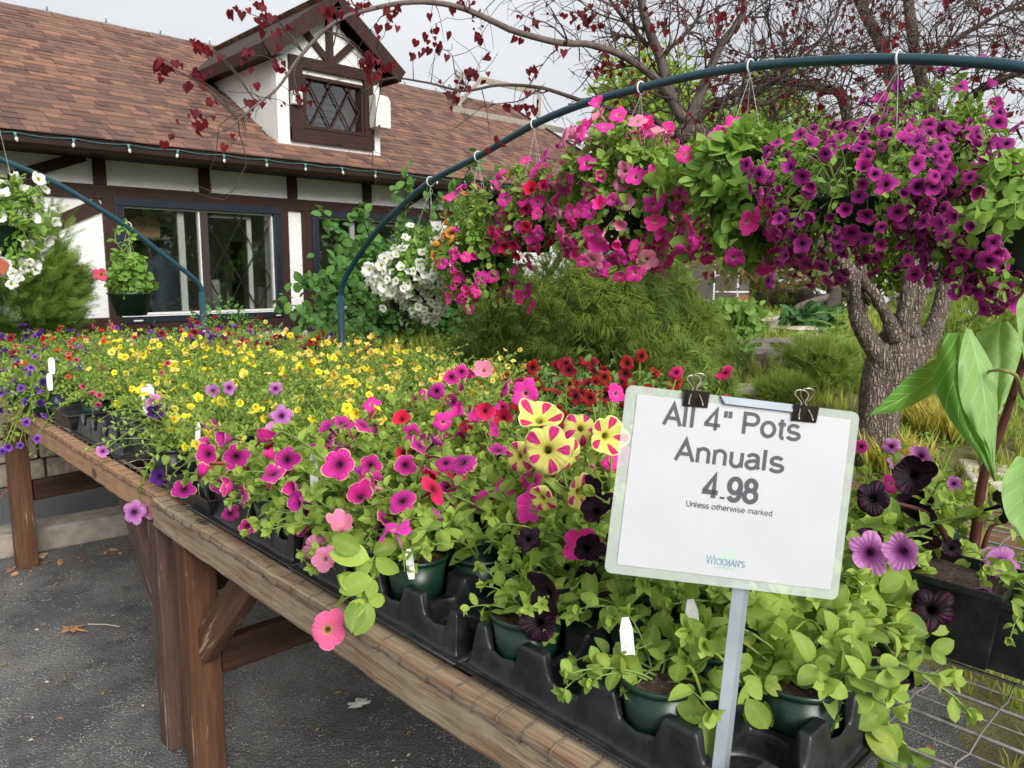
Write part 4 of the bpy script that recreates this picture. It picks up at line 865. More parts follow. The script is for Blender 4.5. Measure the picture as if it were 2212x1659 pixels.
FOL = {}
FOL['petunia'] = [gen_plant(100+i, 11, .17, .046, step=.017, el=(.3, 1.45), droop=.7, curl=.5) for i in range(5)]
FOL['petunia_dark'] = [gen_plant(140+i, 12, .18, .042, step=.016, el=(.3, 1.45), droop=.6, matl='petunia_leaf_dark') for i in range(3)]
FOL['petunia_big'] = [gen_plant(160+i, 9, .14, .046, step=.017, el=(.15, 1.2), droop=.9, decay=.5) for i in range(4)]
FOL['calib'] = [gen_plant(200+i, 25, .175, .030, step=.0115, el=(.3, 1.5), droop=1.0, tpl=LEAF_C, matl='calib_leaf', stem_r=.0011) for i in range(6)]
FOL['calib_lime'] = [gen_plant(220+i, 22, .165, .024, step=.0095, el=(.2, 1.4), droop=1.2, tpl=LEAF_C, matl='calib_leaf_lime', stem_r=.0011) for i in range(2)]
FOL['calib_trail'] = [gen_plant(240+i, 26, .27, .024, step=.011, el=(-.1, 1.2), droop=2.4, tpl=LEAF_C, matl='calib_leaf_lime', stem_r=.0011) for i in range(2)]

# ------------------------------------------------------------------ pots
def pot_mesh(name, mat, r=.060, rb=.043, h=.102, wall=.0022, rim=.009, sides=28):
    return MB().lathe([(0, 0), (rb, 0), (r-.003, h-rim), (r-.003, h-rim), (r+.0008, h-rim+.001), (r+.0015, h), (r-wall, h), (r-wall-.0015, h-rim-.002), (rb-wall+.002, .006), (0, .006)], sides).mesh(name, mat, True)
POT = pot_mesh('pot', M['green_pot']); POTB = pot_mesh('pot', M['black_plastic']); POTT = pot_mesh('pot', M['terracotta'], .058, .042, .115)
def soil_mesh(r): 
    m_ = MB(); V = [(0, 0, .006)]; n = 20
    for k, q in enumerate((.5, 1.0)):
        for j in range(n): a = 2*math.pi*j/n; V.append((r*q*math.cos(a), r*q*math.sin(a), random.uniform(-.003, .004)))
    F = [(0, 1+j, 1+(j+1) % n) for j in range(n)]+[(1+j, 1+n+j, 1+n+(j+1) % n, 1+(j+1) % n) for j in range(n)]
    return m_.add(V, F).mesh('soil', M['soil'], True)
SOIL = soil_mesh(.0555)
def tag_mesh(w_=.018, h_=.085):
    m_ = MB(); o = [(-w_*.35, -.05), (w_*.35, -.05), (w_*.5, .0), (w_*.5, h_*.8), (w_*.25, h_), (-w_*.25, h_), (-w_*.5, h_*.8), (-w_*.5, 0)]
    k = len(o); m_.add([(x, 0, max(z, -.022)) for x, z in o]+[(x, .0006, max(z, -.022)) for x, z in o], [tuple(range(k)), tuple(range(k, 2*k))[::-1]]+[(i, i+k, (i+1) % k+k, (i+1) % k) for i in range(k)])
    return m_.mesh('plant_tag', M['tag_white'])
TAG = tag_mesh(); TAGW = tag_mesh(.040, .075)
ZR = .912     # pot rims in the trays
def place_tag(p, ang, tilt, label, me=TAG, lean=0.0):
    o = bpy.data.objects.new('plant_tag', me); col.objects.link(o); o.location = p; o.rotation_euler = (tilt, lean, ang); return tag(o, label, 'plant tag')

PLANTS = []
def potted(x, y, kind, vn, nf, label, group, cat, pot=POT, rz_=None, s=1.0, soil=False, mix=None, zr=ZR, facing=.32, k=None, h=.102, fr=None):
    t = empty('potted_petunia' if cat == 'petunia' else 'potted_calibrachoa', (x, y, zr-h), uni(0, 6.28) if rz_ is None else rz_, label, cat, group)
    link_mesh('pot', pot, t)
    if soil: link_mesh('soil', SOIL, t, Matrix.Translation((0, 0, h-.012)))
    me, so = FOL[kind][k if k is not None else random.randrange(len(FOL[kind]))]
    link_mesh('foliage', me, t, Matrix.Translation((0, 0, h-.008)) @ Matrix.Scale(s, 4))
    rz0 = t.rotation_euler[2]; cdir = np.array([-x, -y, .35]); cdir /= np.linalg.norm(cdir); c, s_ = math.cos(-rz0), math.sin(-rz0)
    cl = np.array([cdir[0]*c-cdir[1]*s_, cdir[0]*s_+cdir[1]*c, cdir[2]])
    # the blooms one can see sit high on the plant or on its open side
    cand = sorted(so, key=lambda q: -(q[0][2]*5+(q[0] @ cl)*3+random.uniform(0, .9)))[:nf]
    for p, d, tt in cand:
        v_ = vn if mix is None else random.choice(mix)
        add_flower(t, v_, (p*s+np.array([0, 0, h-.008]))+d*VAR[v_]*1.2, d*(1-facing)+cl*facing*random.uniform(.0, 1.3)+RNG.normal(0, .42, 3)+np.array([0, 0, .12]), r=None if fr is None else fr)
    PLANTS.append(t); return t
# ------------------------------------------------------------------ trays
def tray_mesh(nx, ny, sp, rc=.0585, ztop=.070, seed=0, margin=.018, step=.0018):
    """vacuum-formed carrying tray: round cells, webs between them, scalloped outer skirt"""
    w_, l_ = nx*sp+2*margin, ny*sp+2*margin; xs_ = np.arange(0, w_+step, step); ys_ = np.arange(0, l_+step, step); X, Y = np.meshgrid(xs_, ys_, indexing='ij')
    cxs = margin+sp*(np.arange(nx)+.5); cys = margin+sp*(np.arange(ny)+.5)
    dx = np.min(np.abs(X[..., None]-cxs), -1); dy = np.min(np.abs(Y[..., None]-cys), -1); d = np.hypot(dx, dy)
    ss = lambda e0, e1, v: (lambda t: t*t*(3-2*t))(np.clip((v-e0)/(e1-e0), 0, 1))
    ed = np.minimum(np.minimum(X, w_-X), np.minimum(Y, l_-Y))          # distance to the outer edge
    z = .004 + ztop*ss(rc-.009, rc+.001, d)
    z += -.005*ss(.0, .02, np.minimum(dx, dy))*ss(rc, rc+.01, d)*0
    # webs dip between neighbours, towers at the crossings
    z -= .034*ss(.043, .026, np.minimum(dx, dy))*ss(rc-.009, rc+.001, d)
    # the skirt
    al = np.where(np.minimum(X, w_-X) < np.minimum(Y, l_-Y), dy, dx)
    lip = .07*ss(.003, .007, ed)+.93*ss(.013, margin+.008, ed)
    z = z*lip
    z = np.where(ed < .005, .0+.004, z)
    # little foot in the middle of every cell
    z = np.where(d < .016, np.maximum(z, .004+.018*ss(.016, .009, d)), z)
    mb = MB(); mb.grid(np.stack([X, Y, z], -1))
    # rolled lip round the outside
    P_ = [(0, 0), (w_, 0), (w_, l_), (0, l_), (0, 0)]
    for a_, b_ in zip(P_[:-1], P_[1:]): mb.tube([(a_[0], a_[1], .003), (b_[0], b_[1], .003)], .0033, 6)
    return mb.mesh('carrying_tray', M['black_plastic'], True), w_, l_
TR24, TW, TL = tray_mesh(2, 4, .13)
TZ = .8125
def put_tray(me, x, y, label, rot=0, group=None, name='carrying_tray'):
    o = bpy.data.objects.new(name, me); col.objects.link(o); o.location = (x, y, TZ); o.rotation_euler = (0, 0, rot); return tag(o, label, 'plant tray', group)
put_tray(TR24, .737, .345, 'black moulded tray nearest the sign, its front row half empty')
put_tray(TR24, .733, .900, 'black moulded tray with an empty round cell, overhanging the worn front rail')
def flat_tray(name, L, W, Hh, label, loc, rot=0):
    t = .0025; e = .012; m_ = MB()
    bo = [(e, e, 0), (L-e, e, 0), (L-e, W-e, 0), (e, W-e, 0)]; to = [(0, 0, Hh), (L, 0, Hh), (L, W, Hh), (0, W, Hh)]; ro = [(-.006, -.006, Hh), (L+.006, -.006, Hh), (L+.006, W+.006, Hh), (-.006, W+.006, Hh)]; rd = [(x, y, Hh-.006) for x, y, z in ro]
    bi = [(x, y, t) for x, y, z in bo]
    V = rd+ro+[(x+(t if x == 0 else -t), y+(t if y == 0 else -t), Hh) for x, y, z in to]+bi+bo+[(x, y, Hh-.006) for x, y, z in to]
    F = []
    for a_, b_ in ((0, 1), (1, 2), (2, 3)): F += [(a_*4+i, a_*4+(i+1) % 4, b_*4+(i+1) % 4, b_*4+i) for i in range(4)]
    F += [(12, 13, 14, 15), (19, 18, 17, 16)]+[(16+i, 16+(i+1) % 4, 20+(i+1) % 4, 20+i) for i in range(4)]+[(20+i, 20+(i+1) % 4, (i+1) % 4, i) for i in range(4)]
    m_.add(V, F); o = m_.build(name, M['black_plastic'], bevel=.0015); o.location = loc; o.rotation_euler = (0, 0, rot); return tag(o, label, 'plant tray')

# ------------------------------------------------------------------ which variety stands where (read off the photograph)
def variety(px, py):
    r = random.random()
    if px < 100: return ('calib', None, ['violet', 'violet', 'red', 'coral', 'scarlet', 'deep_violet'], 8, 'mixed') if py < 860 else ('calib', None, ['violet', 'violet', 'deep_violet'], 6, 'violet')
    if px < 230 and py < 780: return ('calib', None, ['scarlet', 'scarlet', 'coral'], 10, 'scarlet') if (r < .6 and 120 < px) else ('calib', None, ['violet', 'coral', 'yellow', 'deep_violet'], 7, 'mixed')
    if py < 745 and 270 < px < 820:
        if px > 600: return ('calib', None, ['red', 'red', 'coral', 'deep_violet'], 10, 'redmix')
        return ('calib', None, ['coral', 'coral', 'deep_violet', 'violet', 'red', 'lemon_star'], 11, 'coralmix')
    if px < 420 and py > 800 and r < .25: return ('calib', None, ['coral', 'yellow'], 6, 'yellow')
    if 1120 < px < 1420 and py < 900: return ('petunia_dark', 'red', None, 9, 'red')
    if 1420 <= px < 1600 and py < 900: return ('petunia_dark', 'rose', None, 3, 'red')
    if 700 < px < 930 and py < 820: return ('calib', None, ['peach', 'yellow', 'lemon_star'], 9, 'peach')
    if py < 850 and 200 < px < 700: return ('calib', None, ['lemon_star', 'yellow', 'yellow'] if r < .6 else ['yellow', 'lemon_star'], 8, 'yellow')
    if 930 <= px < 1120 and py < 850: return ('calib', None, ['lemon_star'], 9, 'lemon')
    if 900 < px < 1180 and py < 960: return ('petunia', None, ['hot_pink', 'magenta_lime', 'rose', 'pale_pink', 'magenta_lime'], 7, 'pinks')
    if px < 470 and py < 1020: return ('calib', None, ['yellow', 'yellow', 'lemon_star'], 9, 'yellow')
    if px < 720 and py < 930: return ('calib', None, ['yellow', 'yellow', 'yellow', 'lemon_star'], 10, 'yellow') if r < .85 else ('petunia', 'lilac', None, 5, 'lilac')
    if px < 930 and py < 900: return ('calib', None, ['yellow', 'lemon_star'], 11, 'yellow')
    if 1000 < px < 1400 and py < 1130: return ('petunia', None, ['magenta_lime', 'hot_pink'], 2, 'pinks')
    if px < 1060 and py < 1180: return ('petunia', None, ['magenta_lime', 'magenta_lime', 'magenta_lime', 'rose', 'hot_pink', 'purple_mag'], 7, 'magenta')
    if px >= 1400 and py > 1000: return ('petunia', 'black', None, 2, 'black')
    if px >= 1750 and py <= 1000: return ('petunia', 'lilac', None, 2, 'lilac')
    if px >= 1400: return ('petunia', None, ['magenta_lime', 'black'], 3, 'pinks')
    if py >= 1130: return ('petunia', 'black', None, 2, 'black')
    return ('petunia', None, ['magenta_lime', 'rose'], 5, 'magenta')
DESC = dict(mixed='calibrachoa with violet, coral and red flowers', violet='calibrachoa with blue-violet flowers', scarlet='calibrachoa with orange-red flowers', redmix='calibrachoa with dark red flowers', coralmix='calibrachoa with coral-pink and violet flowers',
    yellow='calibrachoa with small yellow flowers', lemon='calibrachoa with white-striped lemon flowers', peach='calibrachoa with apricot-yellow flowers', red='petunia with velvety dark red flowers', pinks='petunia with mixed hot pink flowers', magenta='petunia with lime-edged magenta flowers',
    lilac='petunia with veined lilac flowers', star='petunia with lime flowers striped pink', black='petunia with near-black flowers')
def zone(x, y):
    if y < 2.22: a = 'of the near table'
    else: a = 'of the far table'
    if y < 2.22: b = 'along the front rail' if x < .9 else ('at the back' if x > 1.95 else 'amid the middle')
    else: b = 'along the front rail' if x < 1.0 else ('at the house end' if y > 4.5 else 'amid the middle')
    return f'{b} {a}'
def bulk(x, y):
    px, py, _ = proj((x, y, 1.03)); kind, vn, mix, nf, key = variety(px, py)
    cat = 'calibrachoa' if kind.startswith('calib') else 'petunia'; z_ = zone(x, y); lb = f'{DESC[key]} {z_}'
    return potted(x+uni(-.012, .012), y+uni(-.012, .012), kind, vn, (0 if random.random() < .06 else max(1, int(nf*(1.2 if key in ('yellow', 'peach', 'lemon') else 1.0)*uni(.25, .72)))), lb, f'{DESC[key]} {z_}', cat, pot=random.choice([POT, POT, POTB]), s=uni(.80, 1.32)*(1.06 if key in ('pinks', 'magenta') else 1.0), mix=mix)
skip_near = lambda i, j: (i == 0 and j <= 8) or (i == 1 and j < 2)
for i in range(12):
    for j in range(14):
        x, y = .808+.132*i, .415+.131*j
        if y > 2.16 or x > 2.33: continue
        if i == 0: continue            # front row built by hand
        if i == 1 and (j <= 3 or 11 <= j <= 13): continue
        if 2 <= i <= 5 and j == 0: continue
        if x > 1.40 and y < .52: continue
        qx, qy, _ = proj((x, y, 1.08))
        if qx > 1500 and qy < 945: continue
        bulk(x, y)
y = 2.34
while y < 5.22:
    x = .80 if not (2.42 < y < 3.62) else 1.02
    while x < 2.36:
        bulk(x, y); x += .158
    y += .158

# front row, plant by plant
P_big = 'petunia_big'
potted(.816, 1.113, P_big, 'pale_pink', 0, 'sparse petunia in a green pot beside the empty cell, small picture tag in it', None, 'petunia', soil=True, k=0, s=.85, zr=ZR+.012)
potted(.816, .818, P_big, 'black', 0, 'leafy petunia without flowers in a dark green pot between two empty tray cells', None, 'petunia', soil=True, k=1, s=.82)
potted(.816, .558, P_big, 'black', 0, 'leafy petunia in the dark green pot nearest the camera, white tag at its rim', None, 'petunia', soil=True, k=2, s=.92)
potted(.946, .558, P_big, 'black', 0, 'leafy petunia right behind the sign post', None, 'petunia', soil=True, k=3, s=1.1)
potted(.946, .688, P_big, 'black', 0, 'leafy petunia behind the empty tray cell nearest the sign', None, 'petunia', soil=True, k=1, s=1.0)
potted(.946, .818, P_big, 'black', 2, 'bushy petunia with dark plum trumpets left of the sign', None, 'petunia', soil=True, k=2, s=1.1)
potted(.946, .428, P_big, 'black', 0, 'leafy petunia at the end of the tray right of the sign post', None, 'petunia', soil=True, k=0, s=1.1)
for (x, y, lb, nf, kk, vv) in ((.816, 1.243, 'petunia with bicoloured pink trumpets in the front row next to the sparse pot', 3, 2, 'pale_pink'), (.816, 1.373, 'lime-edged magenta petunia in a black tray midway along the worn rail', 4, 1, 'magenta_lime'),
        (.818, 1.541, 'petunia with pink trumpets leaning over the worn front rail', 4, 3, 'magenta_lime'), (.818, 1.671, 'broad-leaved petunia with pink blooms by the white tag', 4, 0, 'magenta_lime'), (.818, 1.801, 'broad-leaved petunia with bright magenta blooms near the corner of the worn rail', 4, 1, 'magenta_lime')):
    potted(x, y, P_big if nf == 3 else 'petunia', vv, nf, lb, None, 'petunia', soil=True, k=kk, s=1.0)
for (x, y, lb, k_) in ((1.07, .42, 'light green petunia right of the sign post, trailing over bare wire', 1), (1.07, .56, 'broad-leaved petunia behind the right edge of the sign', 3), (1.20, .55, 'petunia with two near-black blooms right of the sign', 0), (1.33, .52, 'petunia with drooping near-black trumpets over the wire deck', 2)):
    potted(x, y, P_big if k_ != 3 else 'petunia', 'black', 0, lb, None, 'petunia', soil=True, s=1.15, k=k_)
t_terra = potted(.845, 2.02, 'calib', 'yellow', 5, 'yellow calibrachoa in a terracotta pot standing in a flat black tray', None, 'calibrachoa', pot=POTT, soil=True, h=.115, zr=.935)
flat_tray('flat_tray', .26, .30, .050, 'flat black tray holding the terracotta pot at the joint of the tables', (.735, 1.885, TZ))
potted(.86, 2.33, 'calib', 'yellow', 7, 'yellow calibrachoa spilling over the rail where the two tables meet', None, 'calibrachoa', soil=True, s=1.25)
flat_tray('flat_tray', .30, .26, .06, 'flat black tray at the front of the far table holding a coral calibrachoa', (.76, 3.28, TZ+.002))
potted(.90, 3.42, 'calib', 'coral', 5, 'coral calibrachoa in the flat black tray on the far table', None, 'calibrachoa', soil=True, s=.95)
put_tray(TR24, .735, 1.458, 'black moulded tray under the pink petunias halfway along the worn rail', name='carrying_tray')
put_tray(TR24, .765, 2.70, 'empty black moulded tray with square towers at the front of the far table')
for (x, y, lb) in ((.86, 3.72, 'violet calibrachoa trailing over the front rail of the far table, right of the leg'), (.80, 3.90, 'violet calibrachoa trailing over the front rail just above the far leg'), (.79, 4.12, 'violet calibrachoa trailing over the rail left of the far leg')):
    potted(x-.03, y, 'calib_trail', 'violet', 16, lb, None, 'calibrachoa', soil=True, s=1.25, mix=['violet', 'violet', 'violet', 'deep_violet'])

# white plant tags
for px, py, z, sc_, lb, an in ((1388, 1500, .905, TAG, 'white printed plant tag in the pot nearest the camera', 0), (1505, 1425, .92, TAG, 'white printed plant tag with a torn edge behind the nearest pot', .1), (680, 1060, .95, TAG, 'white rounded tag among pink petunias in the front row', .2), (322, 880, 1.0, TAGW, 'broad white tag with a dark monogram among yellow calibrachoa', .1),
        (108, 835, .98, TAGW, 'pale rounded tag leaning at the front of the far table', -.2), (112, 800, 1.02, TAGW, 'white rounded tag upright amid violet calibrachoa', 0), (427, 960, .98, TAG, 'narrow picture tag in the terracotta pot', .1), (888, 1238, .93, TAG, 'small picture tag in the sparse petunia pot', 0)):
    p = atz(px, py, z) if px != 1388 else np.array([.788, .590, .899]); o_t = place_tag(tuple(p), R(-44)+an, -.1, lb, sc_, uni(-.12, .05)); k_ = {888: .5, 112: .7, 108: .7, 427: .7}.get(px, 1); o_t.scale = (k_ if px != 888 else .75, k_, k_)
fo = lambda body, s, loc, size, mat, parent, name, ext=.0002, bold=0.0, al='CENTER', rot=(R(90), 0, 0): text_obj(body, s, loc, size, mat, parent, name, ext, bold, al, rot)
def text_obj(body, s, loc, size, mat, parent, name, ext, bold, al, rot):
    cu = bpy.data.curves.new(name, 'FONT'); cu.body = body; cu.size = size; cu.extrude = ext; cu.offset = bold; cu.align_x = al; cu.space_character = s
    o = bpy.data.objects.new(name, cu); col.objects.link(o); o.data.materials.append(mat); o.location = loc; o.rotation_euler = rot
    if parent is not None: o.parent = parent
    return o

# hero blooms: (pixel x, y, depth, radius in px, variety, tilt) each grown from the plant nearest to it
def nearest(p):
    return min(PLANTS, key=lambda o: (o.location[0]-p[0])**2+(o.location[1]-p[1])**2)
def hero(px, py, dep, rpx, vn, look=(0, 0), k=0, host=None, droop=0.05, bud=False):
    p = atd(px, py, dep); r = rpx*.9*dep/FPX; t = host or nearest(p)
    cdir = -ray(px+look[0], py+look[1]); cdir = cdir/np.linalg.norm(cdir); 
    d = cdir + _rt*look[0]*.012 - _up*look[1]*.012; d /= np.linalg.norm(d)
    rz0 = t.rotation_euler[2]; T0 = np.array(t.location); c, s_ = math.cos(-rz0), math.sin(-rz0); Rm = np.array([[c, -s_, 0], [s_, c, 0], [0, 0, 1]])
    pl = Rm @ (p-T0); dl = Rm @ d
    q = Vector(dl).to_track_quat('Z', 'Y').to_matrix() @ Matrix.Rotation(k*1.1, 3, 'Z')
    fl_ = link_mesh('flower', FLW[vn][k % 4], t, mat4(pl, q, r))
    base = pl-dl*r*2.2; root = np.array([pl[0]*.15, pl[1]*.15, .10]); mid_ = (base+root)/2+np.array([0, 0, .05]); 
    m_ = MB(); m_.tube(spline([root, mid_, base+np.array([0, 0, .01]), base], 12), np.linspace(.0028, .0016, 12), 6, .5, 1)
    # a few leaves along the flower stem
    sp_ = spline([root, mid_, base], 7)[1:-1]; n = len(sp_); m_.scatter(LEAF_P, sp_, frames(RNG.normal(0, 1, (n, 3))+np.array([0, 0, .3]), np.tile([0, 0, 1.0], (n, 1))+RNG.normal(0, .2, (n, 3))), np.full(n, .034), mi=0)
    m_.build('flower_stem', M['petunia_leaf'], t, smooth=True)
    return t
VH = [(57, 912, 3.1, 12, 'violet', (-2, 4), 0), (80, 948, 3.05, 12, 'violet', (6, 8), 3), (18, 966, 3.1, 12, 'violet', (-8, 10), 1), (44, 962, 3.1, 10, 'violet', (0, 12), 0), (5, 975, 3.1, 10, 'violet', (-10, 10), 2)]
for h_ in VH: hero(*h_)
for q in ((40, 930), (70, 925), (15, 945), (85, 905), (30, 960)): pass
for h_ in ((1183, 972, 1.35, 62, 'star', (-4, -6), 0), (1165, 908, 1.5, 54, 'star', (6, -75), 1), (1255, 925, 1.5, 48, 'star', (34, -34), 2), (1308, 942, 1.45, 50, 'star', (44, 4), 1), (1122, 985, 1.5, 44, 'star', (-70, 10), 4), (1250, 1062, 1.32, 46, 'star', (60, 16), 1), (1172, 1075, 1.35, 40, 'star', (-60, 50), 4), (1230, 985, 1.42, 44, 'star', (70, 40), 2),
        (290, 1107, 2.22, 29, 'lilac', (-4, 4), 0), (318, 1103, 2.26, 22, 'lilac', (18, 4), 1), (690, 1187, 1.55, 44, 'pale_pink', (-10, 20), 2), (650, 1140, 1.65, 26, 'magenta_lime', (-10, -4), 2), (398, 1057, 2.0, 28, 'magenta_lime', (-20, -6), 1), (480, 1047, 1.95, 30, 'magenta_lime', (8, -26), 3), (497, 1110, 1.85, 24, 'magenta_lime', (-25, 14), 2), (535, 1137, 1.78, 22, 'magenta_lime', (0, 32), 3),
        (810, 1040, 1.7, 28, 'magenta_lime', (0, -26), 0), (800, 1005, 1.75, 28, 'magenta_lime', (0, -4), 1), (875, 1005, 1.65, 28, 'magenta_lime', (10, 0), 3), (865, 1085, 1.6, 28, 'magenta_lime', (-8, 30), 2), (965, 1055, 1.55, 26, 'magenta_lime', (22, 10), 1), (890, 935, 1.9, 24, 'magenta_lime', (-6, -8), 0), (872, 980, 1.8, 22, 'rose', (2, 4), 1), (670, 977, 2.0, 25, 'magenta_lime', (-12, 0), 2), (585, 970, 2.05, 19, 'red', (0, 0), 0),
        (1135, 850, 1.9, 36, 'hot_pink', (-6, 4), 0), (1048, 888, 1.75, 24, 'rose', (0, 4), 1), (943, 845, 2.1, 24, 'magenta_lime', (-6, 0), 2), (975, 815, 2.2, 21, 'magenta_lime', (-2, 0), 3), (997, 803, 2.2, 19, 'magenta_lime', (4, 0), 0), (1045, 800, 2.1, 26, 'pale_pink', (0, -28), 1), (958, 912, 1.8, 26, 'hot_pink', (18, 10), 2), (1330, 850, 1.7, 26, 'hot_pink', (16, -8), 3),
        (1150, 795, 2.1, 20, 'red', (0, 0), 0), (1228, 800, 2.1, 20, 'red', (6, 4), 1), (1222, 785, 2.15, 18, 'red', (-10, -14), 2), (1355, 785, 2.0, 20, 'red', (0, 0), 3), (1385, 770, 2.0, 18, 'red', (8, -20), 0), (1350, 808, 2.0, 18, 'red', (-8, 4), 1), (1305, 815, 2.0, 20, 'red', (0, 0), 2), (1275, 860, 1.9, 20, 'red', (10, 20), 3), (1215, 905, 1.7, 22, 'red', (0, -12), 1), (1460, 805, 1.8, 20, 'rose', (-14, -14), 2),
        (495, 838, 2.5, 18, 'lilac', (6, 0), 0), (460, 845, 2.45, 18, 'lilac', (-14, -14), 1), (595, 840, 2.45, 17, 'lilac', (0, 14), 2), (330, 870, 2.45, 24, 'lilac', (-4, -8), 3), (335, 890, 2.3, 20, 'deep_violet', (8, 16), 1), (350, 885, 2.4, 16, 'deep_violet', (12, 0), 2), (455, 920, 2.3, 18, 'purple_mag', (0, -10), 1), (222, 975, 2.5, 16, 'lilac', (-20, 0), 1), (345, 1030, 2.2, 20, 'deep_violet', (-30, 0), 1),
        (1885, 1078, 1.22, 46, 'black', (4, -2), 0), (2010, 1318, 1.20, 58, 'black', (0, 2), 2), (1985, 1165, 1.35, 40, 'black', (22, -4), 1), (2055, 1185, 1.30, 28, 'black', (30, 0), 3), (1960, 1400+60, 1.22, 30, 'black', (-4, 40), 1), (1930, 1400+55, 1.25, 28, 'black', (-24, 30), 3), (1270, 1185, 1.18, 40, 'black', (18, -8), 1), (1140, 1165, 1.15, 34, 'black', (-30, -4), 2), (1280, 1055, 1.25, 32, 'black', (-20, 0), 3), (1270, 1245, 1.30, 34, 'black', (6, 10), 0),
        (1985, 1025, 1.50, 34, 'lilac', (0, -30), 0), (1990, 985, 1.55, 28, 'lilac', (-30, 0), 1), (1925, 1045, 1.5, 24, 'hot_pink', (-14, -10), 2), (2060, 1045, 1.55, 20, 'lilac', (14, -20), 3), (1925, 965, 1.6, 22, 'lilac', (0, 30), 2), (1860, 965, 1.6, 18, 'magenta_lime', (-6, -14), 0), (2110, 905, 1.6, 8, 'lilac', (0, 0), 1)):
    hero(*h_)
# the big pink bloom hanging over the rail, with its leaf cluster
th_ = hero(708, 1360, 1.28, 53, 'bright_pink', (2, 2), 3, host=[o for o in PLANTS if 'sparse' in o['label']][0])
def leaf_cluster(px, py, dep, n, size, host, seed=0, spread=.02, down=False, stem_to=None, mat='petunia_leaf'):
    p = atd(px, py, dep); t = host; rz0 = t.rotation_euler[2]; T0 = np.array(t.location); c, s_ = math.cos(-rz0), math.sin(-rz0); Rm = np.array([[c, -s_, 0], [s_, c, 0], [0, 0, 1]])
    rg_ = np.random.default_rng(seed); pl = Rm @ (p-T0); m_ = MB(); tocam = Rm @ (-ray(px, py))
    X_ = rg_.normal(0, 1, (n, 3)); X_ -= (X_ @ norm(tocam))[:, None]*norm(tocam)*.7; m_.scatter(LEAF_P, pl+rg_.normal(0, min(spread, .012), (n, 3)), frames(X_, np.tile(norm(tocam), (n, 1))+rg_.normal(0, .35, (n, 3))), size*rg_.uniform(.6, 1.2, n), mi=0)
    root = np.array([pl[0]*.2, pl[1]*.2, .10]); mid_ = (pl+root)/2+np.array([0, 0, .04]); m_.tube(spline([root, mid_, pl], 12), np.linspace(.0026, .0018, 12), 6, .5, 1)
    m_.build('trailing_stem', M[mat], t, smooth=True)
sp_host = [o for o in PLANTS if 'sparse' in o['label']][0]; nc = [o for o in PLANTS if 'nearest the camera' in o['label']][0]; tr_ = [o for o in PLANTS if 'trailing over bare wire' in o['label']][0]
leaf_cluster(785, 1290, 1.25, 9, .05, sp_host, 1, .010)
leaf_cluster(800, 1215, 1.27, 6, .055, sp_host, 2, .014)
for q in ((1600, 1475, 1.0, 8, .04, 3), (1655, 1480, 1.0, 7, .028, 4), (1530, 1545, .98, 5, .045, 6)): leaf_cluster(q[0], q[1], q[2], q[3], q[4], nc, q[5], .008)
for q in ((1745, 1440, 1.08, 8, .06, 11), (1800, 1500, 1.05, 8, .05, 12), (1850, 1560, 1.05, 8, .042, 13), (1900, 1600, 1.05, 8, .036, 14), (1935, 1650, 1.05, 8, .036, 15), (1800, 1400, 1.12, 8, .05, 16), (1690, 1390, 1.05, 7, .055, 17)): leaf_cluster(q[0], q[1], q[2], q[3], q[4], tr_, q[5], .018)
bk_ = [o for o in PLANTS if 'drooping near-black' in o['label']][0]; bk2 = [o for o in PLANTS if 'two near-black' in o['label']][0]
for q in ((1990, 1400, 1.22, 8, .034, 21), (1960, 1350, 1.25, 8, .045, 22), (1930, 1280, 1.25, 10, .05, 23), (1880, 1230, 1.25, 10, .055, 24), (1900, 1330, 1.22, 10, .05, 25)): leaf_cluster(q[0], q[1], q[2], q[3], q[4], bk_, q[5], .02)
for q in ((1870, 1180, 1.25, 12, .055, 31), (1900, 1140, 1.3, 10, .05, 32), (1700, 1320, 1.12, 12, .055, 33), (1780, 1340, 1.15, 12, .055, 34), (1860, 1290, 1.2, 12, .055, 35)): leaf_cluster(q[0], q[1], q[2], q[3], q[4], bk2, q[5], .025)
# ------------------------------------------------------------------ price sign on its post
def Vn(a): return np.asarray(a, float)
sTL, sTR, sBR, sBL = atd(1340, 829, .95), atd(1843, 890, .95), atd(1838, 1300, .95), atd(1304, 1236, .95)
sC = (sTL+sTR+sBR+sBL)/4; sx_ = norm(sTR-sTL+sBR-sBL); sn = norm(np.cross(sTL-sBL+sTR-sBR, sx_))*-1; sz = np.cross(sx_, -sn)
if sn @ (EYE-sC) < 0: sn = -sn
sz = np.cross(sn*-1, sx_); sz = sz if sz[2] > 0 else -sz
SW, SH = .2915, .2345
sign_m = Matrix(((sx_[0], -sn[0], sz[0], sC[0]), (sx_[1], -sn[1], sz[1], sC[1]), (sx_[2], -sn[2], sz[2], sC[2]), (0, 0, 0, 1)))   # local: x right, -y to the viewer, z up
sg_ = empty('price_sign', (0, 0, 0), 0, 'white laminated price sign reading All 4" Pots Annuals 4.98 above the front tray', 'sign'); sg_.matrix_world = sign_m
def rrect(w_, h_, r_, y, n=6):
    V = []
    for cx_, cz_, a0 in ((w_/2-r_, h_/2-r_, 0), (-w_/2+r_, h_/2-r_, 90), (-w_/2+r_, -h_/2+r_, 180), (w_/2-r_, -h_/2+r_, 270)):
        for k in range(n+1): a = R(a0+90*k/n); V.append((cx_+r_*math.cos(a), y, cz_+r_*math.sin(a)))
    return V
o_ = rrect(SW, SH, .009, 0); k = len(o_); MB().add([(x, -.0002, z) for x, y, z in o_]+[(x, .0004, z) for x, y, z in o_], [tuple(range(k))[::-1], tuple(range(k, 2*k))]+[(i, (i+1) % k, k+(i+1) % k, k+i) for i in range(k)]).build('laminate', M['laminate'], sg_)
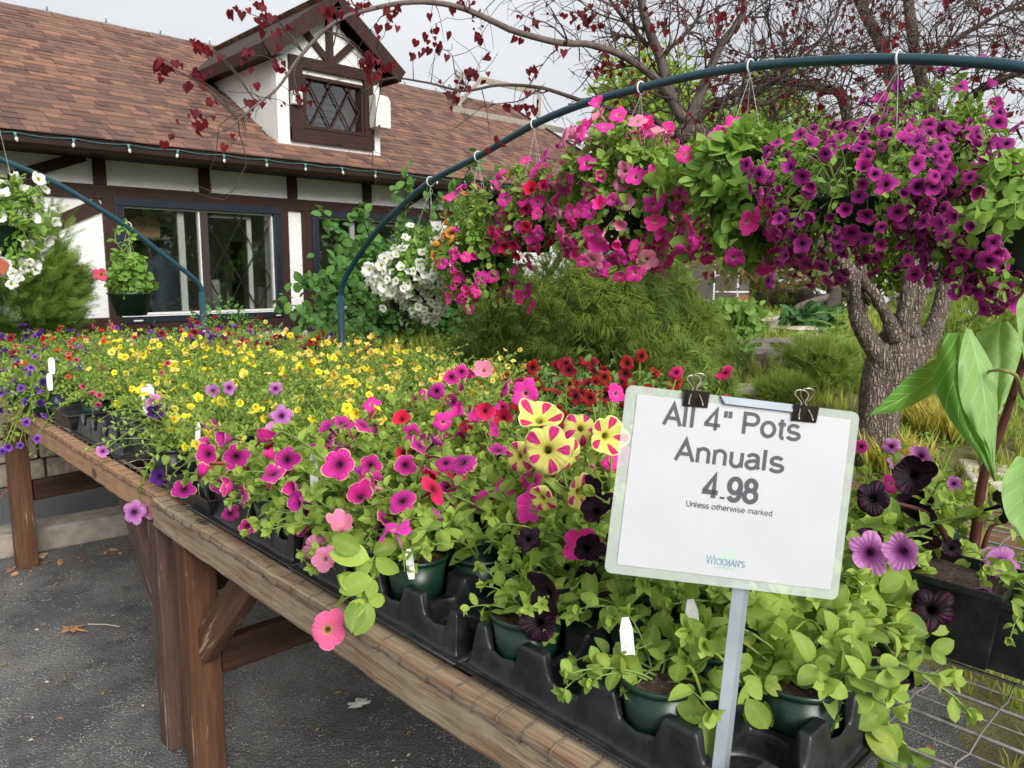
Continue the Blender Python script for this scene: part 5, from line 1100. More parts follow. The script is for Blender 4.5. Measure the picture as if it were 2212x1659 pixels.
# paper: slightly buckled sheet
pw, ph = .2665, .2125; n1, n2 = 24, 18
def pg(y0): return np.array([[(-pw/2+.002+pw*i/n1, y0-.0006+.0003*math.sin(i*.5)*math.sin(j*.6), -ph/2+.001+ph*j/n2) for j in range(n2+1)] for i in range(n1+1)])
MB().grid(pg(-.0006)).build('paper', M['paper'], sg_, smooth=True)
# letters drawn as even strokes; every glyph is a list of strokes on a unit cap height, plus its advance width
def _arc(cx, cz, rx, rz_, a0, a1, n=14): return [(cx+rx*math.cos(R(a0+(a1-a0)*i/n)), cz+rz_*math.sin(R(a0+(a1-a0)*i/n))) for i in range(n+1)]
GL = {
 'A': ([[(.02, 0), (.35, 1), (.68, 0)], [(.14, .34), (.56, .34)]], .72), 'l': ([[(.09, 0), (.09, 1)]], .26), 'i': ([[(.09, 0), (.09, .72)], [(.09, .90), (.09, 1)]], .26), '4': ([[(.42, 0), (.42, 1), (.04, .33), (.04, .25), (.60, .25)]], .66), '"': ([[(.10, 1), (.10, .68)], [(.28, 1), (.28, .68)]], .42),
 'P': ([[(.09, 0), (.09, 1), (.40, 1)]+_arc(.40, .745, .23, .255, 90, -90)+[(.09, .49)]], .72), 'o': ([_arc(.31, .36, .25, .34, 0, 360, 26)], .64), 't': ([[(.16, .92), (.16, .16)]+_arc(.27, .15, .11, .13, 180, 280, 7), [(.02, .68), (.32, .68)]], .36),
 's': ([_arc(.27, .53, .20, .165, 25, 175, 9)+_arc(.28, .46, .21, .12, 190, 240, 4)+_arc(.28, .20, .22, .14, 60, 0, 6)+_arc(.27, .19, .23, .17, 0, -165, 12)], .56), 'n': ([[(.09, 0), (.09, .72)], [(.09, .42)]+_arc(.29, .46, .20, .24, 170, 0, 10)+[(.49, 0)]], .60), 'u': ([[(.09, .72), (.09, .26)]+_arc(.28, .26, .19, .24, 180, 350, 10), [(.49, .72), (.49, 0)]], .60), 'h': ([[(.09, 0), (.09, 1)], [(.09, .42)]+_arc(.29, .46, .20, .24, 170, 0, 10)+[(.49, 0)]], .60),
 'a': ([_arc(.28, .50, .20, .20, 160, 20, 8)+[(.48, .12), (.54, .02)], [(.48, .42), (.30, .40)]+_arc(.24, .20, .19, .18, 90, 340, 12)+[(.47, .24)]], .60), '.': ([[(.12, .0), (.12, .10)]], .28), '9': ([_arc(.30, .66, .24, .32, 0, 360, 24), [(.54, .66), (.53, .40)]+_arc(.29, .32, .24, .32, 15, -150, 12)], .64),
 '8': ([_arc(.31, .75, .20, .235, 0, 360, 22), _arc(.31, .27, .25, .26, 0, 360, 24)], .64), 'U': ([[(.09, 1), (.09, .32)]+_arc(.36, .30, .27, .30, 180, 360, 14)+[(.63, 1)]], .74), 'e': ([[(.08, .37), (.54, .37)]+_arc(.31, .36, .23, .34, 5, 320, 22)], .62), 'r': ([[(.09, 0), (.09, .72)], [(.09, .42)]+_arc(.27, .46, .18, .24, 170, 70, 7)], .38), 'w': ([[(.02, .72), (.20, 0), (.38, .70), (.56, 0), (.74, .72)]], .78),
 'm': ([[(.09, 0), (.09, .72)], [(.09, .42)]+_arc(.26, .48, .17, .22, 170, 0, 9)+[(.43, 0)], [(.43, .42)]+_arc(.60, .48, .17, .22, 170, 0, 9)+[(.77, 0)]], .87), 'k': ([[(.09, 0), (.09, 1)], [(.46, .72), (.10, .28)], [(.24, .44), (.50, 0)]], .54), 'd': ([_arc(.28, .36, .21, .34, 0, 360, 22), [(.50, 0), (.50, 1)]], .60),
 'W': ([[(.02, 1), (.26, 0), (.48, 1), (.70, 0), (.94, 1)], [(-.05, 1), (.12, 1)], [(.86, 1), (1.02, 1)]], 1.0), 'I': ([[(.12, 0), (.12, 1)], [(.02, 0), (.22, 0)], [(.02, 1), (.22, 1)]], .30), 'C': ([_arc(.40, .5, .32, .48, 45, 315, 20)+[(.62, .20)], [(.62, .95), (.63, .72)]], .72), 'K': ([[(.14, 0), (.14, 1)], [(.60, 1), (.16, .42)], [(.28, .56), (.64, 0)], [(.02, 0), (.25, 0)], [(.02, 1), (.25, 1)], [(.5, 1), (.7, 1)], [(.54, 0), (.76, 0)]], .76), 'M': ([[(.12, 0), (.14, 1), (.44, .1), (.74, 1), (.76, 0)], [(.02, 0), (.22, 0)], [(.02, 1), (.15, 1)], [(.66, 0), (.87, 0)]], .92), 'N': ([[(.13, 0), (.13, 1), (.66, 0), (.66, 1)], [(.02, 0), (.24, 0)], [(.56, 1), (.76, 1)], [(.02, 1), (.13, 1)]], .80), "'": ([[(.08, 1), (.06, .72)]], .2), 'S': ([_arc(.30, .74, .21, .23, 35, 215, 12)+_arc(.31, .26, .24, .24, 50, -155, 14)], .60),
 'G': ([_arc(.40, .5, .32, .48, 45, 330, 20)+[(.68, .45), (.46, .45)]], .78), 'R': ([[(.09, 0), (.09, 1), (.36, 1)]+_arc(.36, .75, .21, .25, 90, -90)+[(.09, .5)], [(.34, .5), (.6, 0)]], .68), 'D': ([[(.09, 0), (.09, 1), (.28, 1)]+_arc(.28, .5, .36, .5, 90, -90)+[(.09, 0)]], .74), 'E': ([[(.5, 0), (.09, 0), (.09, 1), (.5, 1)], [(.09, .52), (.45, .52)]], .58), 'V': ([[(.02, 1), (.33, 0), (.64, 1)]], .66), 'L': ([[(.09, 1), (.09, 0), (.5, 0)]], .54), ' ': ([], .30)}
def sign_text(body, px, py, wpx, cap, mat, name='lettering', wt=.13, y0=-.0016, big_first=False):
    strokes = []; x = 0
    for i, ch in enumerate(body):
        g, adv = GL[ch]; k = 1.0
        if big_first: k = 1.25 if i == 0 else .95
        strokes += [[(x+u*k, v*k) for u, v in s_] for s_ in g]; x += adv*k+.03
    d = ray(px, py); tt = (sC-EYE) @ sn/(d @ sn); p = EYE+d*tt-sC; lx, lz = p @ sx_, p @ sz; W_ = wpx*.95/FPX; kx = W_/x; h_ = wt*cap/2; m_ = MB(); q = 0
    for s_ in strokes:
        s_ = [a_ for i_, a_ in enumerate(s_) if i_ == 0 or math.dist(a_, s_[i_-1]) > 1e-3]
        P_ = np.array([((u-x/2)*kx, (v-.5)*cap) for u, v in s_]); n = len(P_); T = np.zeros_like(P_)
        closed = n > 12 and np.allclose(P_[0], P_[-1], atol=1e-5)
        L_, R_ = [], []
        for i in range(n):
            a_ = P_[i]-P_[i-1] if i > 0 else (P_[-1]-P_[-2] if closed else P_[1]-P_[0]); b_ = P_[i+1]-P_[i] if i < n-1 else (P_[1]-P_[0] if closed else P_[-1]-P_[-2])
            a_ = a_/np.linalg.norm(a_); b_ = b_/np.linalg.norm(b_); na, nb = np.array([-a_[1], a_[0]]), np.array([-b_[1], b_[0]]); m0 = na+nb; m0 = m0/max(.25, m0 @ m0/2)*1.0 if m0 @ m0 > .2 else na
            L_.append(P_[i]+m0*h_); R_.append(P_[i]-m0*h_)
        y_ = y0-.00003*(q % 5); q += 1; V = [(a[0], y_, a[1]) for a in L_]+[(a[0], y_, a[1]) for a in R_]; m_.add(V, [(i, n+i, n+i+1, i+1) for i in range(n-1)])
    return m_.build(name, mat, sg_, mw=Matrix.Translation((lx, 0, lz)))
for body, px, py, w_, cap, b_ in (('All 4" Pots', 1583, 912, 299, .0255, .175), ('Annuals', 1578, 985, 238, .0255, .175), ('4.98', 1580, 1056, 119, .0275, .215), ('Unless otherwise marked', 1575, 1098, 188, .0068, .15)): sign_text(body, px, py, w_, cap, M['ink'], wt=b_)
lg = sign_text("WICKMAN'S", 1567, 1214, 84, .0078, M['logo_teal'], 'logo_lettering', .14, big_first=True)
sign_text('GARDEN VILLAGE', 1566, 1226, 44, .0024, M['logo_green'], 'logo_lettering', .16)
# green arch over the name
def sl(px, py): d = ray(px, py); tt = (sC-EYE) @ sn/(d @ sn); p = EYE+d*tt-sC; return p @ sx_, p @ sz
lx, lz = sl(1566, 1207); m_ = MB(); P_ = [(lx+.0125*math.cos(a), -.0012, lz+.0095*math.sin(a)) for a in np.linspace(R(5), R(175), 16)]
m_.grid([[(lx+q*math.cos(a), -.0013, lz+q*.78*math.sin(a)) for a in np.linspace(R(5), R(175), 18)] for q in (.0115, .0145)])
for q in np.linspace(-.009, .009, 6): m_.add([(lx+q-.0010, -.0014, lz+.0005), (lx+q+.0010, -.0014, lz+.0005), (lx+q+.0008, -.0014, lz+.0065-abs(q)*.3), (lx+q-.0008, -.0014, lz+.0065-abs(q)*.3)], [(0, 1, 2, 3)])
m_.build('logo_emblem', M['logo_green'], sg_)
# steel post with a folded plate behind the sheet
pt = atd(1604, 1275, .957); pb = atd(1556, 1700, .93); dd = norm(pb-pt); topP = pt-dd*.235; botP = pt+dd*((pt[2]-.02)/(-dd[2]))
st_ = empty('sign_post', tuple(botP), 0, 'galvanised steel angle post holding the price sign, in front of the trays', 'post')
m_ = MB(); A_, B_ = topP-botP, np.zeros(3); ux = norm(np.cross(dd, -sn)); back = -sn; back = norm(back-(back @ dd)*dd); w2 = .0115
if ux @ _rt < 0: ux = -ux
for c0, c1 in (((-w2, .004), (w2*.2, .001)), ((w2*.2, .001), (w2, .010))):
    V = []
    for P_ in (A_, B_):
        for (u_, v_) in (c0, c1, (c1[0], c1[1]+.0016), (c0[0], c0[1]+.0016)): V.append(P_+ux*u_+back*v_)
    m_.add(V, [(0, 1, 5, 4), (1, 2, 6, 5), (2, 3, 7, 6), (3, 0, 4, 7), (0, 3, 2, 1), (4, 5, 6, 7)])
m_.build('post', M['galv'], st_)
pl_ = empty('x', (0, 0, 0)); bpy.data.objects.remove(pl_)
def sw_(lx, ly, lz): return tuple(sC+sx_*lx-sn*ly+sz*lz-botP)
l0 = sl(1555, 857); l1 = sl(1712, 884); m_ = MB()
zt0 = l0[1]; 
V = [sw_(l0[0], .003, zt0-.05), sw_(l1[0], .003, zt0-.05), sw_(l1[0], .003, zt0+.001), sw_(l0[0], .003, zt0+.001), sw_(l1[0], -.004, zt0+.0005), sw_(l0[0], -.004, zt0+.0005), sw_(l1[0]-.002, -.0055, zt0-.008), sw_(l0[0]+.006, -.0055, zt0-.008)]
m_.add(V, [(0, 1, 2, 3), (3, 2, 4, 5), (5, 4, 6, 7)]); o = m_.build('plate', M['galv'], st_, smooth=False); md = o.modifiers.new('t', 'SOLIDIFY'); md.thickness = .0009
# binder clips
def binder(px, py, label, open_=0.0):
    lx, lz = sl(px, py); t = empty('binder_clip', (0, 0, 0), 0, label, 'binder clip', 'binder clips on the price sign'); t.matrix_world = sign_m @ Matrix.Translation((lx, 0, lz)) @ Matrix.Rotation(R(-2), 4, 'Y')
    w_ = .0155; h_ = .019; m_ = MB(); prof = [(-.0030, -h_), (-.0016, -h_), (-.0075, 0), (.0085, 0), (.0022, -h_), (.0034, -h_), (.0098, .0012), (-.0088, .0012)]
    k = len(prof); m_.add([(-w_, y, z) for y, z in prof]+[(w_, y, z) for y, z in prof], [(i, (i+1) % k, (i+1) % k+k, i+k) for i in range(k)]+[(0, 1, 2, 7), (2, 3, 6, 7), (3, 4, 5, 6), (k, k+7, k+2, k+1), (k+2, k+7, k+6, k+3), (k+3, k+6, k+5, k+4)])
    m_.build('clip_body', M['clip_black'], t)
    for s_, y0, tilt in ((-1, -.0045, R(-34)), (1, .0045, R(22))):
        # wire loop: from the jaw up round and back
        P_ = [(-.0085, 0, -.0195), (-.0075, 0, -.012), (-.0035, 0, .001), (-.0025, 0, .006), (-.006, 0, .012), (-.0085, 0, .017), (-.0065, 0, .0225), (0, 0, .0245), (.0065, 0, .0225), (.0085, 0, .017), (.006, 0, .012), (.0025, 0, .006), (.0035, 0, .001), (.0075, 0, -.012), (.0085, 0, -.0195)]
        P_ = spline(P_, 50); m_ = MB(); m_.tube(P_, .00085, 6); m_.build('wire_handle', M['clip_wire'], t, smooth=True, mw=Matrix.Translation((s_*.002, y0, 0)) @ Matrix.Rotation(tilt, 4, 'X'))
    return t
binder(1503, 846, 'worn black binder clip gripping the sign above the word All'); binder(1737, 878, 'worn black binder clip gripping the sign above the letters ots')

# ------------------------------------------------------------------ elephant ear in square pots
def square_pot(a, b, h, t): 
    m_ = MB(); w = .003; e = .006
    rings = [(b, 0), (a-e*.4, h-.014), (a, h-.013), (a, h), (a-w, h), (a-w-.002, h-.014), (b-w, .004)]
    V = [(sx*r, sy*r, z) for r, z in rings for sx, sy in ((-1, -1), (1, -1), (1, 1), (-1, 1))]
    F = [(i*4+j, i*4+(j+1) % 4, (i+1)*4+(j+1) % 4, (i+1)*4+j) for i in range(len(rings)-1) for j in range(4)]+[(3, 2, 1, 0), (24, 25, 26, 27)]
    return m_.add(V, F).build('pot', M['black_plastic'], t, bevel=.004)
def sq_soil(r, z, t): 
    m_ = MB(); n = 10; m_.grid([[(-r+2*r*i/n, -r+2*r*j/n, z+random.uniform(-.003, .003)) for j in range(n+1)] for i in range(n+1)]); m_.build('soil', M['soil'], t, smooth=True)
m, t_, b = newmat('elephant_ear_leaf'); tn, md_ = attr(t_, 'tint'), attr(t_, 'mid'); geo = t_.nodes.new('ShaderNodeNewGeometry')
vv = math_n(t_, 'FRACT', math_n(t_, 'MULTIPLY', math_n(t_, 'MULTIPLY_ADD', md_, -.22, tn), 6.5)); vl = math_n(t_, 'MULTIPLY', math_n(t_, 'SUBTRACT', math_n(t_, 'ABSOLUTE', math_n(t_, 'SUBTRACT', vv, .5)), .455), 26, clamp=True)
mr = math_n(t_, 'MULTIPLY', math_n(t_, 'SUBTRACT', .05, md_), 30, clamp=True); vl = math_n(t_, 'MAXIMUM', vl, mr); nn = noise(t_, coords(t_), 9, 4)
top = mixc(t_, nn, (.05, .17, .022), (.11, .28, .04)); und = mixc(t_, nn, (.22, .40, .12), (.33, .52, .19)); c = mixc(t_, geo.outputs['Backfacing'], top, und); c = mixc(t_, math_n(t_, 'MULTIPLY', vl, .8), c, (.46, .62, .30))
t_.links.new(c, b.inputs['Base Color']); b.inputs['Roughness'].default_value = .5; b.inputs['Specular IOR Level'].default_value = .3; bump(t_, b, vv, .25, .01)
tr = t_.nodes.new('ShaderNodeBsdfTranslucent'); tr.inputs[0].default_value = (.34, .56, .05, 1); ms = t_.nodes.new('ShaderNodeMixShader'); ms.inputs[0].default_value = .35; t_.links.new(b.outputs[0], ms.inputs[1]); t_.links.new(tr.outputs[0], ms.inputs[2]); t_.links.new(ms.outputs[0], t_.nodes['Material Output'].inputs[0]); M['ear'] = m
M['petiole'] = plain('purple_brown_petiole', (.075, .022, .018), .45, 0, .3, 12); M['petiole_green'] = plain('green_brown_petiole', (.20, .17, .05), .5, 0, .3, 12)
pc = atz(2085, 1232, .968); cp = empty('elephant_ear_plant', (pc[0], pc[1], .835), 0, 'tall elephant ear plant with huge heart-shaped leaves in a square black pot', 'elephant ear')
square_pot(.072, .055, .133, cp); sq_soil(.066, .118, cp)
CO = np.array([pc[0], pc[1], .835])
def big_leaf(left, mid, right, dl, dm, dr, bulge=.012, n=26, m=7, flip=False):
    """three px curves base->tip with their depths give a leaf blade curved in space"""
    def cv(pts, dep): q = spline([(x, y, d) for (x, y), d in zip(pts, dep)], n); return np.array([atd(x, y, d) for x, y, d in q])
    L_, C_, R_ = cv(left, dl), cv(mid, dm), cv(right, dr); G = []; A = []; B = []
    for i in range(n):
        row = []; 
        for j in range(-m, m+1):
            s_ = abs(j)/m; E_ = L_[i] if j < 0 else R_[i]; p = C_[i]*(1-s_)+E_*s_; nrm = norm(EYE-C_[i]); p = p+nrm*(bulge*math.sin(math.pi*s_)+.004*math.sin(i*.9+j)*s_); row.append(p-CO); A.append(i/(n-1)); B.append(s_)
        G.append(row)
    G = np.array(G); mb = MB()
    if flip: G = G[:, ::-1]; A = np.array(A).reshape(n, -1)[:, ::-1].ravel(); B = np.array(B).reshape(n, -1)[:, ::-1].ravel()
    mb.grid(G, np.array(A), np.array(B)); return mb.build('leaf', M['ear'], cp, smooth=True)
big_leaf([(2030, 768), (1965, 810), (1924, 851), (1880, 894)], [(2040, 800), (1985, 838), (1935, 870), (1878, 895)], [(2040, 836), (1983, 869), (1936, 889), (1880, 897)], [1.42, 1.38, 1.33, 1.28], [1.45, 1.40, 1.34, 1.28], [1.48, 1.42, 1.35, 1.28], .006)
big_leaf([(2044, 720), (2018, 799), (2024, 850), (2059, 916), (2112, 982), (2147, 1040)], [(2072, 718), (2062, 790), (2066, 850), (2092, 925), (2128, 985), (2148, 1040)], [(2100, 722), (2110, 790), (2118, 850), (2128, 925), (2140, 985), (2150, 1040)], [1.39, 1.36, 1.35, 1.34, 1.33, 1.33], [1.42, 1.41, 1.41, 1.40, 1.37, 1.33], [1.38, 1.38, 1.38, 1.38, 1.36, 1.33], .008)
big_leaf([(2085, 706), (2070, 790), (2076, 866), (2103, 922), (2135, 974), (2146, 1036)], [(2090, 708), (2112, 780), (2126, 850), (2132, 915), (2142, 974), (2147, 1037)], [(2098, 712), (2141, 785), (2154, 846), (2154, 915), (2150, 974), (2148, 1038)], [1.30, 1.28, 1.28, 1.28, 1.29, 1.31], [1.32, 1.30, 1.29, 1.29, 1.30, 1.31], [1.34, 1.33, 1.32, 1.32, 1.32, 1.31], .010, flip=True)
big_leaf([(2150, 692), (2105, 735), (2108, 795), (2128, 850), (2152, 894)], [(2166, 698), (2160, 740), (2158, 795), (2155, 850), (2153, 895)], [(2178, 694), (2206, 735), (2205, 790), (2182, 845), (2155, 896)], [1.47]*5, [1.48]*5, [1.47]*5, .012, flip=True)
big_leaf([(2215, 628), (2196, 660), (2200, 720), (2215, 790)], [(2230, 632), (2225, 680), (2225, 730), (2220, 795)], [(2250, 640), (2262, 690), (2255, 740), (2228, 795)], [1.38, 1.36, 1.36, 1.36], [1.42, 1.40, 1.39, 1.37], [1.42, 1.40, 1.39, 1.37], .008, flip=True)
big_leaf([(2196, 985), (2165, 1040), (2172, 1110), (2212, 1168)], [(2222, 990), (2215, 1050), (2218, 1110), (2228, 1170)], [(2260, 990), (2275, 1050), (2265, 1110), (2236, 1172)], [1.30, 1.26, 1.25, 1.25], [1.33, 1.31, 1.29, 1.26], [1.30, 1.27, 1.26, 1.25], .012, flip=True)
big_leaf([(2215, 760), (2190, 800), (2195, 850), (2205, 880)], [(2240, 770), (2235, 810), (2225, 850), (2208, 882)], [(2270, 790), (2280, 830), (2250, 860), (2212, 884)], [1.62]*4, [1.64]*4, [1.66]*4, .01)
def petiole(pts, r0, r1, mat): 
    q = spline([(x, y, d) for x, y, d in pts], 24); P_ = np.array([atd(x, y, d) for x, y, d in q])-CO; MB().tube(P_, np.linspace(r0, r1, 24), 10).build('petiole', mat, cp, smooth=True)
petiole([(2092, 1262, 1.50), (2108, 1150, 1.49), (2125, 1030, 1.46), (2172, 900, 1.42), (2222, 740, 1.36), (2235, 660, 1.38)], .0115, .0045, M['petiole'])
petiole([(2102, 1258, 1.51), (2118, 1120, 1.50), (2126, 1000, 1.50), (2128, 900, 1.52), (2170, 790, 1.54), (2178, 712, 1.52)], .011, .004, M['petiole_green'])
petiole([(2212, 860, 1.42), (2205, 845, 1.33), (2195, 812, 1.27), (2165, 800, 1.26), (2134, 802, 1.315)], .004, .0025, M['petiole_green'])
petiole([(2085, 1250, 1.48), (2060, 1190, 1.44), (2005, 1112, 1.40), (1930, 1085, 1.38)], .007, .0035, M['petiole'])
petiole([(2110, 1250, 1.50), (2125, 1180, 1.46), (2140, 1140, 1.45), (2160, 1130, 1.44)], .006, .002, M['petiole'])
pc2 = atz(2235, 1288, .955); sp2 = empty('square_pot', (pc2[0], pc2[1], .835), 0, 'square black pot of soil at the right edge beside the elephant ear', 'plant pot'); square_pot(.060, .046, .12, sp2); sq_soil(.054, .105, sp2)
m_, so = gen_plant(900, 12, .2, .05, step=.018, el=(.2, 1.3), droop=1.0); link_mesh('foliage', m_, sp2, Matrix.Translation((.02, .0, .11)) @ Matrix.Scale(.6, 4))
# lilac petunia spilling between the square pots
potted(pc[0]+.17, pc[1]+.02, 'petunia_big', 'lilac', 3, 'sprawling lilac petunia behind the elephant ear stem', None, 'petunia', soil=True, s=1.0, k=2)
potted(pc[0]-.02, pc[1]+.17, 'petunia', 'lilac', 2, 'lilac petunia just left of the elephant ear stem', None, 'petunia', soil=True, s=1.3, k=2)
flat_tray('flat_tray', .50, .30, .050, 'flat black tray under the square pots at the right edge', (1.505, -.06, TZ), 0)
flt = bpy.data.objects[-1] if False else None

# ------------------------------------------------------------------ blue-green hoops
HX = 2.715
def hoop(name, label, pts, post_top, post_bot, r_=.0175, rs_=.023):
    t = empty(name, tuple(post_bot), 0, label, 'hoop', 'blue-green pipe hoops'); O = np.array(post_bot); P_ = spline(pts, 90)-O; MB().tube(P_, r_, 16).build('arch_pipe', M['pipe'], t, smooth=True)
    MB().tube([np.zeros(3), np.array(post_top)-O], rs_, 18).build('post', M['pipe'], t, smooth=True); return t
pxs = [(736, 655), (737, 632), (748, 596), (775, 552), (815, 498), (860, 452), (930, 392), (1033, 338), (1155, 268), (1270, 221), (1385, 190), (1500, 163), (1622, 144), (1780, 131), (1942, 127), (2080, 133), (2212, 146)]
arch = [atx(x, y, HX) for x, y in pxs]
ext = [arch[-1]+np.array([0, dy, dz]) for dy, dz in ((-.35, -.13), (-.75, -.36), (-1.1, -.75))]
r1 = hoop('hoop', 'long blue-green pipe arch carrying the row of flower baskets', arch+ext, (arch[0][0], arch[0][1], 1.262), (arch[0][0], arch[0][1], 0))
arch_y = np.array([a[1] for a in arch]); arch_z = np.array([a[2] for a in arch])
HY = 5.44
p2 = [(437, 650), (436, 632), (430, 614), (412, 596), (370, 563), (345, 544), (275, 490), (200, 442), (110, 390), (0, 344)]
arch2 = [aty(x, y, HY) for x, y in p2]; e2 = arch2[-1]; dlt = arch2[-1]-arch2[-2]
r2_ = hoop('hoop', 'blue-green pipe arch crossing the lattice window at the left', arch2+[e2+np.array([-.45, 0, .17]), e2+np.array([-1.0, 0, .25])], (arch2[0][0], HY, 1.27), (arch2[0][0], HY, 0), .0165, .0225)
def bolt(p, par): pass
def hang_strings(t, ring, rim_c, rim_r, O, n=3, sag=0):
    for k in range(n):
        a = k*2*math.pi/n+.5; MB().tube([np.array(ring)-O, np.array(rim_c)+np.array([rim_r*math.cos(a), rim_r*math.sin(a), 0])-O], .0009, 4).build('string', M['string'], t)
def hook(ring, par, O, axis=(0, 1, 0), r_=.026):
    m_ = MB(); P_ = [np.array(ring)-O+np.array([r_*math.cos(a)*(0 if axis[1] else 0)+ (r_*math.sin(a) if axis[1] else 0), (0 if axis[1] else r_*math.sin(a)), r_*math.cos(a)]) for a in np.linspace(-2.6, 3.4, 20)]
    m_.tube(P_, .0038, 6); m_.build('hook', M['hook'], par, smooth=True)

# ------------------------------------------------------------------ hanging baskets
def basket(label, ring, C, rad, leafm, tpl, lsize, nleaf, mix, nfl, fr, group='hanging flower baskets', topgreen=0, seed=0, pot=True, pot_c=None, pot_r=.13, wisps=10, fface=.35, flow_zone=None, strings=True, bias=None, name='hanging_basket', hollow=.55, outw=.035, trails=8):
    rg_ = np.random.default_rng(seed); C = np.array(C, float); rad = np.array(rad, float); pc_ = C+np.array([0, 0, -rad[2]*.1]) if pot_c is None else np.array(pot_c, float)
    t = empty(name, tuple(pc_), 0, label, 'hanging basket', group); O = pc_
    if pot: link_mesh('pot', MB().lathe([(0, -.15), (pot_r*.70, -.15), (pot_r*.98, -.012), (pot_r*1.03, -.010), (pot_r*1.05, 0), (pot_r*.97, 0), (pot_r*.90, -.02), (0, -.02)], 28).mesh('pot', M['green_pot'], True), t)
    if strings: hang_strings(t, ring-np.array([0, 0, .03]), pc_, pot_r, O); hook(ring, t, O)
    lump = lambda d: 1 + .17*np.sin(d[:, 0]*5+seed)+.15*np.sin(d[:, 1]*6+seed*2)+.17*np.sin(d[:, 2]*5+1+seed)+.08*np.sin(d[:, 1]*13+d[:, 0]*9)
    # stems radiating out with leaves all along them
    nst = max(20, nleaf//14); mb = MB(); pos = []; X = []; Z = []; S = []; T = []; tips = []
    for k in range(nst):
        d = norm(rg_.normal(size=3)+np.array([0, 0, .1])); e = C-O+d*rad*lump(d[None])[0]*rg_.uniform(.8, 1.08) - np.array([0, 0, .04])
        st = np.array([d[0]*pot_r*.6, d[1]*pot_r*.6, 0]); mid_ = (st+e)/2+np.array([0, 0, .07+.05*rg_.random()]); P_ = spline([st, mid_, e], 13); mb.tube(P_, np.linspace(.003, .0012, 13), 4, .5, 1, 1, caps=False); tips.append(e); a = 0
        n = 14
        for i in range(n):
            u_ = hollow+(1-hollow)*(i+rg_.random())/n; q = P_[min(12, int(u_*12))]+rg_.normal(0, .012, 3); a += 2.4; o = norm(rg_.normal(size=3))
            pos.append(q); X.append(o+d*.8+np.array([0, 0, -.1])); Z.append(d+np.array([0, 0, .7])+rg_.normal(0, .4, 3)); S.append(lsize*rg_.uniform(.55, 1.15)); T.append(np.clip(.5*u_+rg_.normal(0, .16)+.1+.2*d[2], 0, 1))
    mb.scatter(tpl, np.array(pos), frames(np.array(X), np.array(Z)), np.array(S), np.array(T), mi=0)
    # upright wisps on top
    for k in range(wisps):
        d = norm(np.array([rg_.normal()*.6, rg_.normal()*.6, 1])); b0 = C-O+d*rad*.8; L_ = rad[2]*rg_.uniform(.25, .6); P_ = [b0+d*L_*u+np.array([rg_.normal()*.01, rg_.normal()*.01, 0]) for u in np.linspace(0, 1, 6)]; mb.tube(P_, .0014, 4, .6, 1, 1, caps=False); tips.append(P_[-1])
        for i in range(12): q = P_[int(i/12*6)]; o = norm(rg_.normal(size=3)); mb.scatter(tpl, q[None], frames((o+d*.6)[None], (d*1.0+rg_.normal(0, .2, 3))[None]), np.array([lsize*.6*(1-i/20)]), np.array([.6+.3*rg_.random()]), mi=0)
    # ragged strands hanging below
    hang = []
    for k in range(trails):
        a = rg_.uniform(0, 6.28); b0 = C-O+np.array([math.cos(a)*rad[0]*.75, math.sin(a)*rad[1]*.8, -rad[2]*rg_.uniform(.3, .75)]); L_ = rad[2]*rg_.uniform(.2, .65); o = np.array([math.cos(a), math.sin(a), 0])*L_*rg_.uniform(.0, .4)
        P_ = spline([b0, b0+o*.6-np.array([0, 0, L_*.45]), b0+o-np.array([0, 0, L_])], 10); mb.tube(P_, np.linspace(.002, .001, 10), 4, .5, 1, 1, caps=False)
        for i in range(16): q = P_[min(9, int(i/16*10))]; d = norm(rg_.normal(size=3)); mb.scatter(tpl, q[None], frames((d+np.array([0, 0, -.3]))[None], (np.array([0, 0, .8])+rg_.normal(0, .5, 3))[None]), np.array([lsize*rg_.uniform(.4, .85)]), np.array([rg_.uniform(.3, .9)]), mi=0)
        for i in (9, 6, 4): hang.append((P_[i]+rg_.normal(0, .015, 3), np.array([math.cos(a), math.sin(a), -.2])))
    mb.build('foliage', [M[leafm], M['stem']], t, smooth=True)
    # flowers over the outside
    tocam = norm(EYE-C); rec = []; tries = 0
    while len(rec) < nfl and tries < nfl*60:
        tries += 1; d = norm(rg_.normal(size=3))
        if flow_zone is not None and not flow_zone(d, rg_): continue
        p = C-O+d*rad*(lump(d[None])[0]*rg_.uniform(.92, 1.06)+outw)
        if any(np.sum((p-q[0])**2) < (fr*1.05)**2 for q in rec): continue
        f = norm(d*.9+tocam*fface*rg_.uniform(0, 1.6)+rg_.normal(0, .35, 3)+np.array([0, 0, .05])); rec.append((p, f, d @ tocam, mix(d, rg_) if callable(mix) else mix[rg_.integers(len(mix))]))
    for p, f in (hang if nfl > 30 else []):
        vn = mix(norm(p-(C-O)), rg_) if callable(mix) else mix[rg_.integers(len(mix))]; rec.append((p, norm(f+tocam*fface+rg_.normal(0, .35, 3)), norm(p-(C-O)) @ tocam+.3, vn))
    rec.sort(key=lambda q: -q[2]); hid = MB(); hv = None
    for i, (p, f, vis, vn) in enumerate(rec):
        if i < 98: add_flower(t, vn, p, f, r=fr*rg_.uniform(.85, 1.1))
        else:
            me = FLW[vn][i % 4]; hv = hv or {}; hv.setdefault(vn, []).append((p, f))
